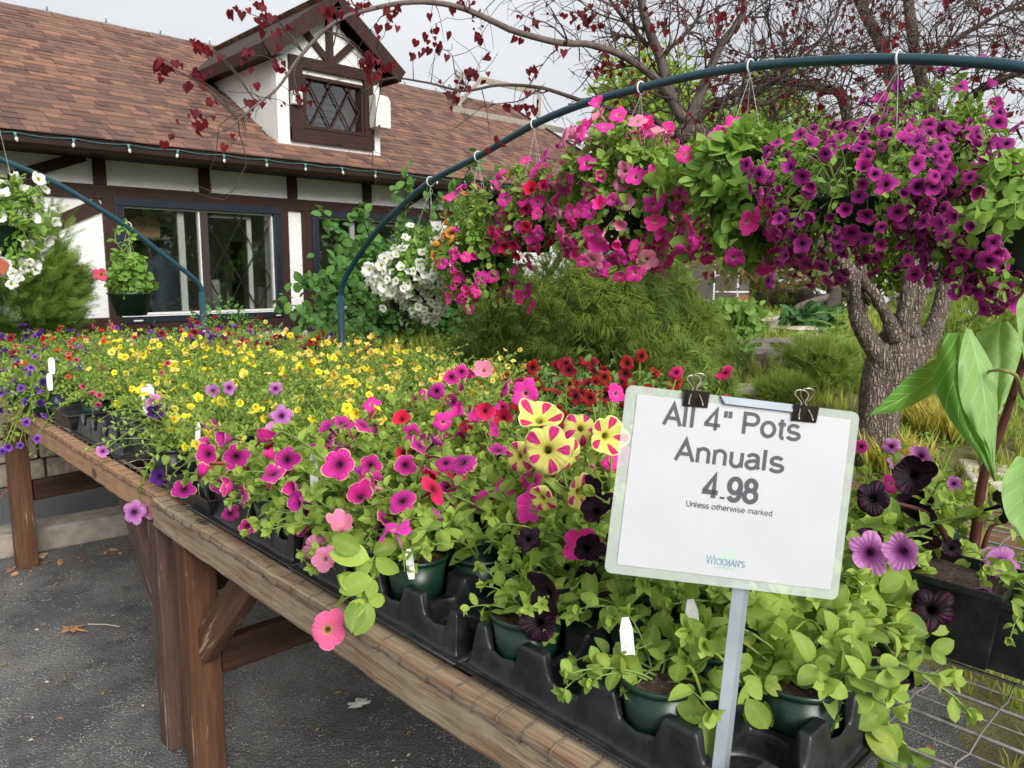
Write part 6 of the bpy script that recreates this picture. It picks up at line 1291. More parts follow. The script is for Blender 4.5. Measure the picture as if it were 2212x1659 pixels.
    if hv:
        for vn, L_ in hv.items():
            me = FLW[vn][0]; V = np.empty(len(me.vertices)*3, np.float32); me.vertices.foreach_get('co', V); V = V.reshape(-1, 3); F = [tuple(q.vertices) for q in me.polygons]; mi = [q.material_index for q in me.polygons]
            A = np.empty(len(V), np.float32); B = np.empty(len(V), np.float32); me.attributes['tint'].data.foreach_get('value', A); me.attributes['mid'].data.foreach_get('value', B)
            mb2 = MB()
            for p, f in L_:
                fm = frames_z(f[None])[0]; mb2.add((V*fr) @ fm.T+p, F, A, B); mb2.m[-len(F):] = mi
            tag(mb2.build('flowers', [FM[vn], M['stem']], t, smooth=True), kind='stuff')
    return t
def ringat(px, py): p = atx(px, py, HX); return np.array([HX, p[1], np.interp(-p[1], -arch_y, arch_z)])
def bpt(px, py, dx=0.0): return atx(px, py, HX+dx)
low = lambda d, g: d[2] < .35 or g.random() < .25
# white, with an orange one close behind its right side
basket('hanging basket of white petunias massed on its lower side', ringat(930, 392), bpt(912, 588), (.25, .31, .21), 'basket_leaf', LEAF_H, .042, 1300, ['white'], 330, .030, outw=.06, trails=6, seed=1, fface=1.0, flow_zone=lambda d, g: d[2] < .15 or g.random() < .12, wisps=12, pot_r=.12)
basket('hanging basket mixing bright pink and small orange trumpet flowers', ringat(1033, 338), bpt(1045, 545), (.22, .25, .27), 'basket_leaf', LEAF_O, .045, 1500, lambda d, g: 'orange' if (d[1] > .25 and g.random() < .8) else 'hot_pink', 95, .036, seed=2, wisps=10, flow_zone=lambda d, g: d[1] > -.05 or g.random() < .25)
basket('hanging dark green pot with upright pink petunias, hung left of the leafy one', ringat(1155, 268), bpt(1160, 455), (.19, .22, .17), 'basket_leaf', LEAF_O, .04, 1100, ['hot_pink', 'hot_pink', 'rose'], 60, .044, seed=3, pot_c=tuple(bpt(1158, 478)), pot_r=.095, wisps=9)
basket('wide hanging basket of bright pink petunias with trailing clusters', ringat(1385, 190), bpt(1350, 418), (.24, .30, .27), 'basket_leaf', LEAF_O, .05, 1900, ['hot_pink', 'hot_pink', 'hot_pink', 'pale_pink'], 150, .044, seed=4, wisps=14, flow_zone=lambda d, g: g.random() < (.8 if d[2] < -.2 else .6))
basket('hanging basket with large plain green leaves and a few hot pink petunias', ringat(1622, 144), bpt(1600, 410), (.20, .24, .24), 'basket_leaf', LEAF_O, .072, 1100, ['hot_pink'], 34, .050, seed=5, wisps=9, flow_zone=lambda d, g: (d[2] > .75) or (d[1] < -.1 and d[2] < .1) or d[2] < -.5)
basket('big hanging basket covered in purple-magenta petunias under the arch top', ringat(1942, 127), bpt(1850, 412), (.24, .32, .24), 'basket_leaf', LEAF_H, .036, 2100, ['purple_mag'], 260, .0315, seed=6, wisps=16, fface=.5)
basket('second purple petunia basket at the right edge with pale leaves among the blooms', ringat(2212, 146)+np.array([0, -.12, -.02]), bpt(2180, 462), (.21, .25, .22), 'basket_leaf', LEAF_O, .045, 1000, ['purple_mag'], 170, .032, seed=7, wisps=6, fface=.5, flow_zone=lambda d, g: d[2] < .0 or g.random() < .45)
tp = bpt(2010, 330); tp_o = basket('purple petunia basket hung high behind the biggest one', ringat(2000, 130)+np.array([.0, .0, 0]), bpt(2010, 330, .25), (.20, .24, .20), 'basket_leaf', LEAF_H, .036, 1100, ['purple_mag'], 110, .032, seed=8, wisps=10, fface=.5, strings=False)
# left: mandevilla in a green pot and a white basket half out of view
def r2at(px, py): p = aty(px, py, HY); return p
rg2 = r2at(275, 488); pm = aty(281, 632, HY)
mv = basket('small green hanging pot with a climbing plant and one pink trumpet flower', rg2, aty(278, 590, HY), (.14, .12, .13), 'basket_leaf', LEAF_O, .05, 500, ['mandevilla'], 0, .03, seed=9, pot_c=tuple(pm), pot_r=.135, wisps=0)
rgm = np.random.default_rng(4); m_ = MB(); O = pm
for k in range(3):
    P_ = spline([np.array([rgm.normal()*.03, 0, 0]), np.array([rgm.normal()*.03, 0, .18]), np.array([rgm.normal()*.02-.005, 0, .34]), np.array([-.02, 0, .46])], 16); m_.tube(P_, .003, 5, .5, 1, 1)
    for i in range(26): q = P_[int(i/26*16)]; o = norm(rgm.normal(size=3)); m_.scatter(LEAF_O, (q+o*.01)[None], frames(o[None]+np.array([[0, 0, .2]]), (np.array([0, -.6, .8])+rgm.normal(0, .3, 3))[None]), np.array([.065*(1-i/50)]), np.array([rgm.random()]), mi=0)
m_.build('climbing_stems', [M['basket_leaf'], M['stem']], mv, smooth=True)
fp_ = aty(218, 593, HY)-O; add_flower(mv, 'mandevilla', fp_, (-.4, -.8, .3), r=.05, k=0)
wl_c = aty(-2, 478, 4.6); wr_ = wl_c+np.array([0, 0, .75])
basket('white petunia basket cut off by the left edge of the view', wr_, wl_c, (.22, .22, .24), 'basket_leaf', LEAF_H, .05, 900, ['white'], 60, .036, seed=12, wisps=8, flow_zone=lambda d, g: True)
oc = aty(-12, 575, 4.4); m_ = MB(); m_.box((-.03, -.002, -.03), (.03, .002, .03)); o = m_.build('orange_label', M['terracotta']); o.location = aty(3, 575, 4.4); o.rotation_euler = (0, R(40), 0); tag(o, 'orange label poking into view at the left edge below the white petunias', 'label')
# ------------------------------------------------------------------ redbud tree
rb_o = atd(1890, 1075, 4.5); RB = np.array([rb_o[0], rb_o[1], 0.0])
rbt = empty('redbud_tree', tuple(RB), 0, 'old redbud with a flaky trunk, bare crooked twigs and dark red heart-shaped leaves', 'tree')
def limb(pts, n, rough=0.0, seed=0):
    """pts: (px, py, depth, radius)"""
    q = spline([p for p in pts], n); P_ = np.array([atd(x, y, d) for x, y, d, r in q])-RB; r_ = q[:, 3]; 
    rg_ = np.random.default_rng(seed); P_ = P_+rg_.normal(0, 1, P_.shape)*rough*r_[:, None]; return P_, r_
def trunk_mesh(P_, r_, sides=22, seed=0):
    m_ = MB(); m_.tube(P_, r_, sides); V = m_.v[0]; n = len(P_); k = V[:n*sides].reshape(n, sides, 3); c = P_[:, None, :]; an = np.arange(sides)*2*math.pi/sides
    am = 1.0 if r_[0] > .09 else .35; f = 1+am*(.10*np.sin(an*3+seed)[None, :]+.06*np.sin(an*7+np.linspace(0, 6, n)[:, None]*2)+.05*np.sin(np.linspace(0, 22, n)[:, None]+an[None, :]*2)); V[:n*sides] = (c+(k-c)*f[..., None]).reshape(-1, 3); return m_
tr_pts = [(1893, 1190, 4.5, .165), (1891, 1100, 4.5, .125), (1890, 1010, 4.5, .110), (1892, 930, 4.5, .112), (1900, 860, 4.5, .115), (1920, 800, 4.5, .138), (1936, 755, 4.5, .140), (1946, 718, 4.5, .10), (1950, 680, 4.5, .07)]
P_, r_ = limb(tr_pts, 40); bottom = P_[0].copy(); bottom[2] = -.1; trunk_mesh(np.vstack([bottom[None], P_]), np.concatenate([[.19], r_]), 26, 1).build('trunk', M['bark'], rbt, smooth=True)
LIMBS = [([(1925, 800, 4.45, .075), (1882, 742, 4.43, .058), (1854, 692, 4.42, .050), (1848, 640, 4.38, .046), (1843, 600, 4.36, .050), (1800, 560, 4.32, .05), (1740, 500, 4.25, .05), (1640, 400, 4.2, .05), (1560, 320, 4.15, .046), (1500, 285, 4.1, .044), (1462, 300, 4.1, .04)], 'bark', 1),
         ([(1965, 790, 4.5, .075), (2004, 735, 4.5, .058), (2026, 685, 4.55, .050), (2040, 627, 4.6, .046), (2050, 520, 4.6, .05), (2040, 380, 4.7, .048), (2010, 240, 4.7, .042), (1980, 130, 4.7, .034), (1962, 0, 4.7, .03), (1950, -140, 4.7, .022)], 'bark', 2),
         ([(1945, 735, 4.45, .07), (1956, 665, 4.4, .046), (1966, 600, 4.4, .044), (1968, 560, 4.45, .045), (1985, 480, 4.5, .045), (1970, 340, 4.6, .042), (1940, 226, 4.6, .038), (1908, 110, 4.6, .034), (1860, 10, 4.6, .030), (1820, -110, 4.6, .022)], 'bark', 3),
         ([(1960, 720, 4.42, .05), (1982, 650, 4.4, .038), (2010, 575, 4.4, .034), (2025, 500, 4.42, .03), (2030, 420, 4.45, .026)], 'bark', 17),
         ([(1935, 735, 4.4, .05), (1914, 680, 4.35, .034), (1885, 630, 4.3, .030), (1862, 590, 4.35, .028), (1850, 420, 4.4, .035), (1823, 218, 4.4, .03), (1780, 192, 4.35, .028), (1701, 176, 4.3, .022), (1620, 180, 4.2, .016), (1540, 240, 4.1, .012)], 'bark', 4),
         ([(1470, 300, 4.1, .042), (1492, 255, 4.1, .036), (1521, 185, 4.05, .026), (1556, 100, 4.0, .021), (1606, 25, 3.95, .017), (1590, -60, 3.9, .013)], 'bark_smooth', 5),
         ([(1500, 280, 4.1, .045), (1462, 235, 4.1, .034), (1446, 200, 4.08, .030), (1428, 130, 4.05, .027), (1400, 60, 4.0, .024), (1385, 0, 3.95, .020), (1370, -90, 3.9, .016)], 'bark_smooth', 6),
         ([(1446, 215, 4.1, .026), (1416, 170, 4.0, .021), (1346, 120, 3.9, .019), (1271, 96, 3.8, .017), (1206, 92, 3.72, .016), (1106, 65, 3.6, .0145), (1000, 18, 3.5, .013), (900, 4, 3.4, .0115), (800, 20, 3.3, .010), (720, 50, 3.2, .008), (650, 120, 3.15, .007), (600, 190, 3.1, .0055), (550, 230, 3.05, .0045), (485, 285, 3.0, .003)], 'bark_smooth', 7),
         ([(1456, 292, 4.1, .022), (1400, 250, 4.0, .017), (1346, 240, 3.95, .014), (1270, 222, 3.9, .012), (1170, 190, 3.8, .009), (1080, 184, 3.7, .007), (1000, 196, 3.6, .006), (920, 178, 3.55, .005), (840, 170, 3.5, .004), (780, 200, 3.5, .003)], 'bark_dark', 8),
         ([(1540, 300, 4.2, .035), (1600, 285, 4.3, .03), (1660, 300, 4.4, .022), (1730, 285, 4.5, .016), (1800, 300, 4.6, .010)], 'bark_smooth', 9),
         ([(2020, 300, 4.7, .035), (2069, 243, 4.6, .030), (2106, 202, 4.5, .024), (2166, 170, 4.45, .019), (2230, 150, 4.4, .014), (2320, 120, 4.3, .010)], 'bark_dark', 10),
         ([(1985, 160, 4.7, .022), (2060, 90, 4.9, .018), (2140, 40, 5.0, .014), (2230, -10, 5.1, .010)], 'bark_dark', 11),
         ([(1500, 270, 4.1, .018), (1560, 215, 4.0, .015), (1640, 190, 3.9, .012), (1720, 140, 3.85, .009), (1790, 60, 3.8, .006), (1830, -20, 3.8, .004)], 'bark_dark', 12),
         ([(1860, 440, 4.4, .025), (1780, 360, 4.6, .018), (1690, 330, 4.8, .013), (1590, 350, 4.9, .009)], 'bark_dark', 13),
         ([(1400, 100, 4.05, .014), (1340, 30, 4.0, .010), (1290, -40, 4.0, .007)], 'bark_dark', 14), ([(1430, 120, 4.05, .012), (1500, 50, 4.1, .009), (1530, -30, 4.1, .006)], 'bark_dark', 15)]
paths = []
for pts, mt, sd in LIMBS:
    P_, r_ = limb(pts, 60, .04, sd); 
    (trunk_mesh(P_, r_, 14, sd) if r_[0] > .03 else MB().tube(P_, r_, 8)).build('branch', M[mt], rbt, smooth=True); paths.append((P_, r_))
rgt = np.random.default_rng(77); TW = MB(); LP, LX, LZ, LS, LT = [], [], [], [], []
def leafclump(p, big):
    n = rgt.integers(1, 4) if not big else rgt.integers(2, 5)
    for i in range(n):
        q = p+rgt.normal(0, .012 if not big else .022, 3); LP.append(q); LX.append(np.array([rgt.normal()*.5, rgt.normal()*.5, -1.0])); LZ.append(np.array([-.7, -.7, .1])+rgt.normal(0, .6, 3)); LS.append(rgt.uniform(.010, .024) if not big else rgt.uniform(.020, .040)); LT.append(rgt.random()**1.4)
def twig(p, d, L, r0, lvl, pleaf, bigp):
    n = max(3, int(L/.055)); pts = [p]; d = norm(d)
    for i in range(n):
        d = norm(d+rgt.normal(0, .26, 3)+np.array([0, 0, .02])); p = p+d*L/n; pts.append(p)
        if rgt.random() < pleaf: leafclump(p+rgt.normal(0, .008, 3), rgt.random() < bigp)
        if lvl > 0 and rgt.random() < .42: twig(p, d+rgt.normal(0, .65, 3), L*rgt.uniform(.3, .6), r0*.55, lvl-1, pleaf, bigp)
    TW.tube(pts, np.linspace(r0, .0011, len(pts)), 4, b=1, caps=False)
for pi_, (P_, r_) in enumerate(paths):
    start = {0: 34, 1: 24, 2: 26, 3: 50, 4: 20}.get(pi_, 6); cnt = {0: 10, 1: 26, 2: 26, 3: 2, 4: 22, 5: 20, 6: 14, 7: 18, 8: 18, 9: 16, 10: 24, 11: 24, 12: 16, 13: 16}.get(pi_, 12)
    for k in range(cnt):
        i = rgt.integers(start, len(P_)-1); tan = norm(P_[min(i+1, 59)]-P_[i-1]); side = norm(rgt.normal(size=3)); side = norm(side-tan*(side @ tan)); left = pi_ in (7, 8)
        L = rgt.uniform(.35, .95) if not left else rgt.uniform(.15, .5)
        px_, py_, _ = proj(P_[i]+RB)
        dens = .05 if px_ > 1300 else .06
        twig(P_[i], tan*.6+side*.9+np.array([0, 0, .25 if not left else -.05]), L, min(.006, max(.0022, r_[i]*.5)), 2 if not left else 1, dens, .3 if px_ > 1300 else .6)
TW.build('twigs', M['bark_dark'], rbt, smooth=True)
# the clumps one can make out on the bare branches at the left
for px, py, d in ((515, 20, 3.2), (555, 15, 3.2), (570, 35, 3.2), (425, 85, 3.0), (445, 95, 3.0), (360, 140, 2.95), (350, 138, 2.95), (605, 70, 3.1), (540, 120, 3.05), (415, 165, 3.0), (425, 170, 3.0), (600, 130, 3.1), (700, 20, 3.2), (715, 28, 3.2), (805, 145, 3.2), (800, 130, 3.2), (815, 158, 3.2), (460, 230, 3.0), (420, 268, 3.0), (780, 10, 3.3), (840, 45, 3.3), (930, 50, 3.4), (945, 100, 3.5), (890, 120, 3.5), (960, 90, 3.5), (975, 205, 3.6), (990, 190, 3.6), (1000, 15, 3.5), (1015, 10, 3.5), (1040, 75, 3.6), (1120, 60, 3.7), (1230, 30, 3.8), (1010, 160, 3.6), (1060, 305, 3.8), (1150, 240, 3.8), (1265, 50, 3.8), (1280, 45, 3.8), (1420, 60, 3.9), (1540, 35, 3.9), (1560, 48, 3.9), (1440, 330, 4.0), (1110, 225, 3.8)):
    for k in range(2): leafclump(atd(px+rgt.normal()*4, py+rgt.normal()*4, d)-RB, True)
    # a short twig carrying them up to the branch
    q = atd(px, py, d)-RB; best = min((P[i] for P, r in paths[7:9] for i in range(0, 60, 3)), key=lambda v: np.sum((v-q)**2)); mm = (q+best)/2+np.array([0, 0, .03])
    if np.linalg.norm(best-q) < .9: TW2 = MB(); TW2.tube(spline([best, mm, q], 8), np.linspace(.0028, .001, 8), 4, b=1).build('twig', M['bark_dark'], rbt, smooth=True)
LV = MB(); LV.scatter(HEART, np.array(LP), frames(np.array(LX), np.array(LZ)), np.array(LS), np.array(LT)); LV.build('leaves', M['redbud_leaf'], rbt, smooth=True)

# ------------------------------------------------------------------ shrubs and conifers
def spray_tpl(kind):
    V = []; F = []; B = []
    def strip(pts, w):
        k = len(V)
        for i, p in enumerate(pts):
            d = np.array(pts[min(i+1, len(pts)-1)])-np.array(pts[max(i-1, 0)]); s = norm(np.cross(d, (0, 0, 1)))*w*(1-.8*i/(len(pts)-1)); V.append(tuple(np.array(p)-s)); V.append(tuple(np.array(p)+s)); B.extend([1, 1])
        for i in range(len(pts)-1): F.append((k+2*i, k+2*i+1, k+2*i+3, k+2*i+2))
    rs = random.Random(4 if kind == 'fan' else 9)
    if kind == 'fan':
        strip([(0, 0, 0), (.5, 0, .02), (1, 0, -.06)], .014)
        for i in range(7):
            t = .12+i*.12
            for s in (-1, 1): L = .42*(1-t*.75); strip([(t, 0, 0), (t+L*.55, s*L*.42, .01), (t+L, s*L*.62, -.03)], .020)
    elif kind == 'thread':
        for i in range(9):
            a = rs.uniform(-.9, .9); L = rs.uniform(.6, 1.1); strip([(0, 0, 0), (L*.32, a*.22, .14+rs.uniform(-.05, .1)), (L*.62, a*.45, .06), (L*.80, a*.62, -.16), (L*.86, a*.70, -.48+rs.uniform(-.2, .15))], .021)
    elif kind == 'needle':
        for i in range(16):
            a = i*2.4; u = rs.uniform(.45, 1.1); strip([(0, 0, 0), (.75, u*.55*math.cos(a), u*.55*math.sin(a))], .022)
    elif kind == 'grass':
        for i in range(7):
            a = i*.9+rs.uniform(-.3, .3); r = rs.uniform(.1, .55); h_ = rs.uniform(.55, 1.0); k = len(V); c, s = math.cos(a), math.sin(a); w_ = .022
            V.extend([(-s*w_, c*w_, 0), (s*w_, -c*w_, 0), (c*r*.35-s*w_*.8, s*r*.35+c*w_*.8, h_*.6), (c*r*.35+s*w_*.8, s*r*.35-c*w_*.8, h_*.6), (c*r, s*r, h_)]); B.extend([1]*5); F.extend([(k, k+1, k+3, k+2), (k+2, k+3, k+4)])
    return V, F, B
FAN, THREAD, NEEDLE, GRASS = (spray_tpl(k) for k in ('fan', 'thread', 'needle', 'grass'))
def shrub(name, label, cat, C, rad, tpl, size, n, mat, seed, stems=6, droop=.2, shell=.55, up=.3, group=None, lumpy=.18, stemmat='bark_dark', base=None, boughs=0, part='foliage', tint_up=.25, jitter=.5):
    rg_ = np.random.default_rng(seed); C = np.array(C, float); rad = np.array(rad, float); B0 = np.array([C[0], C[1], 0.0]) if base is None else np.array(base, float)
    t = empty(name, tuple(B0), 0, label, cat, group)
    if boughs:
        bd = norm(rg_.normal(size=(boughs, 3))+np.array([0, 0, .25])); bc = bd*rad*rg_.uniform(.45, .88, (boughs, 1)); k = rg_.integers(0, boughs, n); br = rg_.uniform(.22, .42, boughs)
        d = norm(rg_.normal(size=(n, 3))+bd[k]*.5); P_ = bc[k]+d*(rad.min()*br[k])[:, None]*rg_.uniform(.5, 1.1, (n, 1)); tone = rg_.normal(0, .20, boughs)[k]; out_ = norm(P_/rad)
    else:
        d = norm(rg_.normal(size=(n, 3))); l = 1+lumpy*(np.sin(d[:, 0]*6+seed)+np.sin(d[:, 1]*7+seed*1.7)+np.sin(d[:, 2]*6.5+seed*.6))/1.6; P_ = d*rad*l[:, None]*(shell+(1-shell)*rg_.random((n, 1))**.6); tone = 0; out_ = d
    X = out_*(1-up)+np.array([0, 0, up])+rg_.normal(0, jitter, (n, 3)); X[:, 2] -= droop; Z = out_*.6+np.array([0, 0, .6])+rg_.normal(0, .45, (n, 3))
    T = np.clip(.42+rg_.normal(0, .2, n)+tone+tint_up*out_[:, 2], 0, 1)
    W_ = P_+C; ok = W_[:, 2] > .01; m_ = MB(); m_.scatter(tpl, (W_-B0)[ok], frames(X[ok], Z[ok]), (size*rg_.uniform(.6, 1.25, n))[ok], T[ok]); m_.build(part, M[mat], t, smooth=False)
    s_ = MB()
    for k in range(stems):
        e = norm(rg_.normal(size=3)+np.array([0, 0, .6]))*rad*.7+C-B0; b0 = np.array([rg_.normal()*.04, rg_.normal()*.04, -.02]); s_.tube(spline([b0, (b0+e)/2+rg_.normal(0, .05, 3), e], 8), np.linspace(.018, .004, 8), 6, b=1)
    if stems: s_.build('stems', M[stemmat], t, smooth=True)
    return t
def at_ground(px, py_base, dep): p = atd(px, py_base, dep); return p
# arborvitae at the left corner
c = aty(55, 600, 6.2); shrub('arborvitae', 'feathery light green arborvitae at the left edge against the white wall', 'conifer', (c[0]-.14, 6.25, 1.22), (.48, .48, .70), FAN, .15, 5200, 'thuja', 21, droop=-.05, up=.4, shell=.5, boughs=38, jitter=.35)
c = aty(10, 380, 6.4); shrub('arborvitae', 'taller arborvitae rising behind the white petunias at the left edge', 'conifer', (c[0]-.42, 6.6, 1.75), (.30, .33, .75), FAN, .14, 2600, 'thuja', 23, droop=-.05, up=.5, boughs=20, jitter=.35)
# large leafy shrub by the second window
c = aty(850, 600, 6.3); shrub('leafy_shrub', 'tall dark green leafy shrub standing in front of the second window', 'shrub', (c[0], 6.3, .95), (.72, .5, .95), LEAF_O, .085, 4200, 'ivy_leaf', 31, droop=.25, up=.1, boughs=46, stems=10, jitter=.7)
c = aty(1000, 640, 5.9); shrub('leafy_shrub', 'lower dark green leafy shrub filling the gap between the window shrub and the cypress', 'shrub', (c[0], 5.9, .75), (.62, .42, .62), LEAF_O, .075, 2600, 'ivy_leaf', 35, droop=.25, up=.1, boughs=34, stems=6, jitter=.7)
shr = bpy.data.objects['leafy_shrub']; SO = np.array(shr.location); rgs = np.random.default_rng(3)
m_ = MB(); 
for ax_, ay_, d_, in ((880, 380, 7.0), (940, 420, 6.6), (780, 455, 6.7), (690, 450, 6.8), (640, 600, 6.6), (660, 700, 6.4), (1010, 420, 6.9), (1060, 380, 7.0), (600, 655, 6.4), (720, 560, 6.6), (1020, 350, 7.0)):
    e = atd(ax_, ay_, d_*.76)-SO; b0 = np.array([0, 0, .7]); P_ = spline([b0, (b0+e)/2+np.array([0, 0, .1]), e], 14); m_.tube(P_, np.linspace(.010, .003, 14), 5, b=1, mi=1)
    for k in range(70): q = P_[rgs.integers(5, 14)]+rgs.normal(0, .035, 3); m_.scatter(LEAF_O, q[None], frames(rgs.normal(0, 1, (1, 3))+np.array([[0, 0, -.4]]), np.array([[0, -.6, .8]])+rgs.normal(0, .5, (1, 3))), np.array([rgs.uniform(.05, .09)]), np.array([np.clip(.55+rgs.normal(0, .2), 0, 1)]), mi=0)
m_.build('leafy_branches', [M['ivy_leaf'], M['bark_dark']], shr, smooth=False)
c = aty(470, 672, 7.0); shrub('low_shrub', 'small clipped green shrub under the lattice window behind the hoop post', 'shrub', (c[0]+.05, 7.0, .72), (.55, .25, .36), LEAF_O, .04, 1500, 'ivy_leaf', 33, stems=3)
# threadleaf cypress mound
c = atd(1235, 700, 5.4); shrub('threadleaf_cypress', 'broad mound of drooping threadleaf cypress behind the yellow flowers', 'conifer', (c[0], c[1], .74), (1.02, 1.02, .80), THREAD, .115, 16000, 'conifer', 41, droop=.38, up=.25, boughs=95, stems=6, jitter=.4)
c = atd(1420, 690, 6.0); shrub('threadleaf_cypress', 'darker threadleaf cypress mound right of the broad one', 'conifer', (c[0], c[1], .74), (.48, .6, .60), THREAD, .12, 6000, 'conifer', 43, droop=.35, up=.25, boughs=45, stems=5, jitter=.4)
c = atd(1480, 810, 5.4); shrub('threadleaf_cypress', 'low ferny threadleaf cypress at the foot of the dark mounds', 'conifer', (c[0], c[1], .50), (.40, .4, .26), THREAD, .11, 3400, 'thuja', 44, droop=.2, up=.3, boughs=30, stems=3, jitter=.5)
# dwarf pines
for i, (px, py, d, rx, rz_, lb) in enumerate(((1775, 790, 5.6, .27, .19, 'round dwarf pine with pale tufts left of the redbud trunk'), (1690, 850, 5.2, .14, .09, 'low dwarf pine tuft in front of the rounded one'), (2080, 690, 6.2, .42, .26, 'spreading dwarf pine behind the elephant ear'))):
    c = atd(px, py, d); shrub('dwarf_pine', lb, 'pine', (c[0], c[1], max(.16, c[2])), (rx, rx, rz_), NEEDLE, .11, 520, 'pine', 50+i, droop=-.1, up=.5, shell=.5, stems=5, jitter=.4, tint_up=.3)
c = atd(1660, 560, 9.0); shrub('brown_needled_pine', 'sparse pine with dry brown needles behind the leafy basket', 'pine', (c[0], c[1], 1.65), (1.2, .8, .45), NEEDLE, .14, 700, 'brown_needle', 55, stems=3, shell=.2, jitter=.6, base=(c[0]+1.4, c[1]-.9, .8))
c = atd(1700, 590, 9.4); shrub('green_pine', 'thin green pine beyond the rocks, above the distant cars', 'pine', (c[0], c[1], 1.55), (1.2, .6, .4), NEEDLE, .16, 600, 'pine', 56, stems=3, shell=.2, jitter=.6, base=(c[0]+1.2, c[1]-.8, .8))
# tall weeds, hosta, blue-green weed, thistle
def clump(name, label, cat, px, pyb, d, h_, r_, n, tpl, size, mat, seed, up=.8, zc=.5):
    c = atd(px, pyb, d); z0 = float(ground_z(c[0], c[1])); return shrub(name, label, cat, (c[0], c[1], z0+h_*zc), (r_, r_, h_*.55), tpl, size, n, mat, seed, stems=5, up=up, shell=.1, stemmat='stem', lumpy=.25, base=(c[0], c[1], z0))
clump('leafy_weed', 'tall bushy blue-green weed beside the cypress', 'weed', 1590, 745, 7.0, .45, .26, 520, LEAF_O, .09, 'weed', 61)
clump('leafy_weed', 'bright green weed patch right of the bushy one, before the black rock', 'weed', 1565, 780, 6.2, .30, .26, 700, LEAF_H, .06, 'weed', 62)
clump('hosta', 'dark green hosta on the pale stones behind the trunk', 'hosta', 1745, 722, 7.8, .22, .26, 110, LEAF_O, .17, 'hosta', 63, up=.3)
c = atd(1800, 745, 6.0); th = empty('prickly_lettuce', (c[0], c[1], float(ground_z(c[0], c[1]))), 0, 'tall weed with long toothed leaves left of the redbud fork', 'weed'); TO = np.array(th.location)
m_ = MB(); topz = atd(1810, 668, 5.9)-TO; m_.tube(spline([(0, 0, 0), topz*.5+np.array([.02, 0, 0]), topz], 10), np.linspace(.012, .006, 10), 6, .5, 1, 1)
LONG = leaf_tpl(12, .15, .8, .25, .35)
LV_ = [tuple(v) for v in LONG[0]]; LONG = ([(x, y*(1+.45*(((i//3) % 2)*2-1)*(1 if abs(y) > .01 else 0)), z) for i, (x, y, z) in enumerate(LV_)], LONG[1], LONG[2])
for k in range(11): a = k*2.4; q = topz*(.35+.06*k); m_.scatter(LONG, q[None], frames(np.array([[math.cos(a), math.sin(a), .5-.02*k]]), np.array([[0, 0, 1.0]])), np.array([.42-.02*k]), np.array([.5]), mi=0)
m_.build('leaves', [M['weed'], M['stem']], th, smooth=True)
shrub('barberry_hedge', 'dark red barberry hedge beyond the trunk at the right', 'hedge', tuple(atd(2160, 660, 10.5)), (1.6, .6, .45), LEAF_C, .05, 3500, 'barberry', 65, stems=8)
# tufts of gold sedge
for i, (px, py, d) in enumerate(((1985, 925, 4.85), (1930, 960, 4.4), (2040, 930, 4.7))):
    p = atd(px, py, d); q = p; c = np.array([p[0], p[1], float(ground_z(p[0], p[1]))]); rg_ = np.random.default_rng(i); n = 130; a = rg_.uniform(0, 6.28, n); rr2 = rg_.uniform(0, .16, n)
    t = empty('golden_sedge', tuple(c), 0, ('arching tuft of golden sedge right of the redbud trunk', 'golden sedge tuft at the foot of the redbud trunk', 'golden sedge tuft nearest the elephant ear')[i], 'sedge'); m_ = MB(); P2 = np.stack([rr2*np.cos(a), rr2*np.sin(a), 0*a], 1)
    m_.scatter(GRASS, P2, frames(np.stack([np.cos(a*3), np.sin(a*3), 0*a], 1), np.stack([np.cos(a)*.5, np.sin(a)*.5, 1+0*a], 1)), rg_.uniform(.16, .30, n)); m_.build('blades', M['grass_gold'], t)
# meadow grass and weeds
rgg = np.random.default_rng(99)
def field(name, mat, tpl, n, xr, yr, size, seed, z=1.0, keep=None, tilt=.25):
    rg_ = np.random.default_rng(seed); x = rg_.uniform(*xr, n); y = rg_.uniform(*yr, n); exv = np.vectorize(edge_x)(y); ok = (x > exv+.02) & ~((y > 4.3) & (x < 2.3)) & ~((y > YB-.02) & (x < XRT+.05) & (y < 13.5))
    d = np.hypot(x, y); ok &= rg_.random(n) < np.clip(6.0/d, .25, 1)
    if keep is not None: ok &= keep(x, y, rg_)
    x, y = x[ok], y[ok]; a = rg_.uniform(0, 6.28, len(x)); m_ = MB(); m_.scatter(tpl, np.stack([x, y, ground_z(x, y)-.005], 1), frames(np.stack([np.cos(a), np.sin(a), 0*a], 1), np.stack([rg_.normal(0, tilt, len(x)), rg_.normal(0, tilt, len(x)), 1+0*a], 1)), size*rg_.uniform(.5, 1.5, len(x))*(1+.04*np.hypot(x, y)), np.clip(.5+.35*hnoise(x*1.7, y*1.3)+rg_.normal(0, .15, len(x)), 0, 1))
    return tag(m_.build(name, M[mat]), kind='stuff')
inview = lambda x, y, r: (x*math.sin(AZ)-y*math.cos(AZ) < (x*math.cos(AZ)+y*math.sin(AZ))*.80+.5) & (x*math.sin(AZ)-y*math.cos(AZ) > -(x*math.cos(AZ)+y*math.sin(AZ))*.25-.5)
field('meadow_grass', 'grass', GRASS, 46000, (2, 12), (-5, 9), .11, 5, keep=lambda x, y, r: inview(x, y, r) & (hnoise(x*2.1, y*1.9+4) > -.62))
field('meadow_grass', 'grass', GRASS, 5000, (12, 26), (-8, 12), .20, 6, keep=inview)
TRI = (LEAF_O[0], LEAF_O[1], LEAF_O[2])
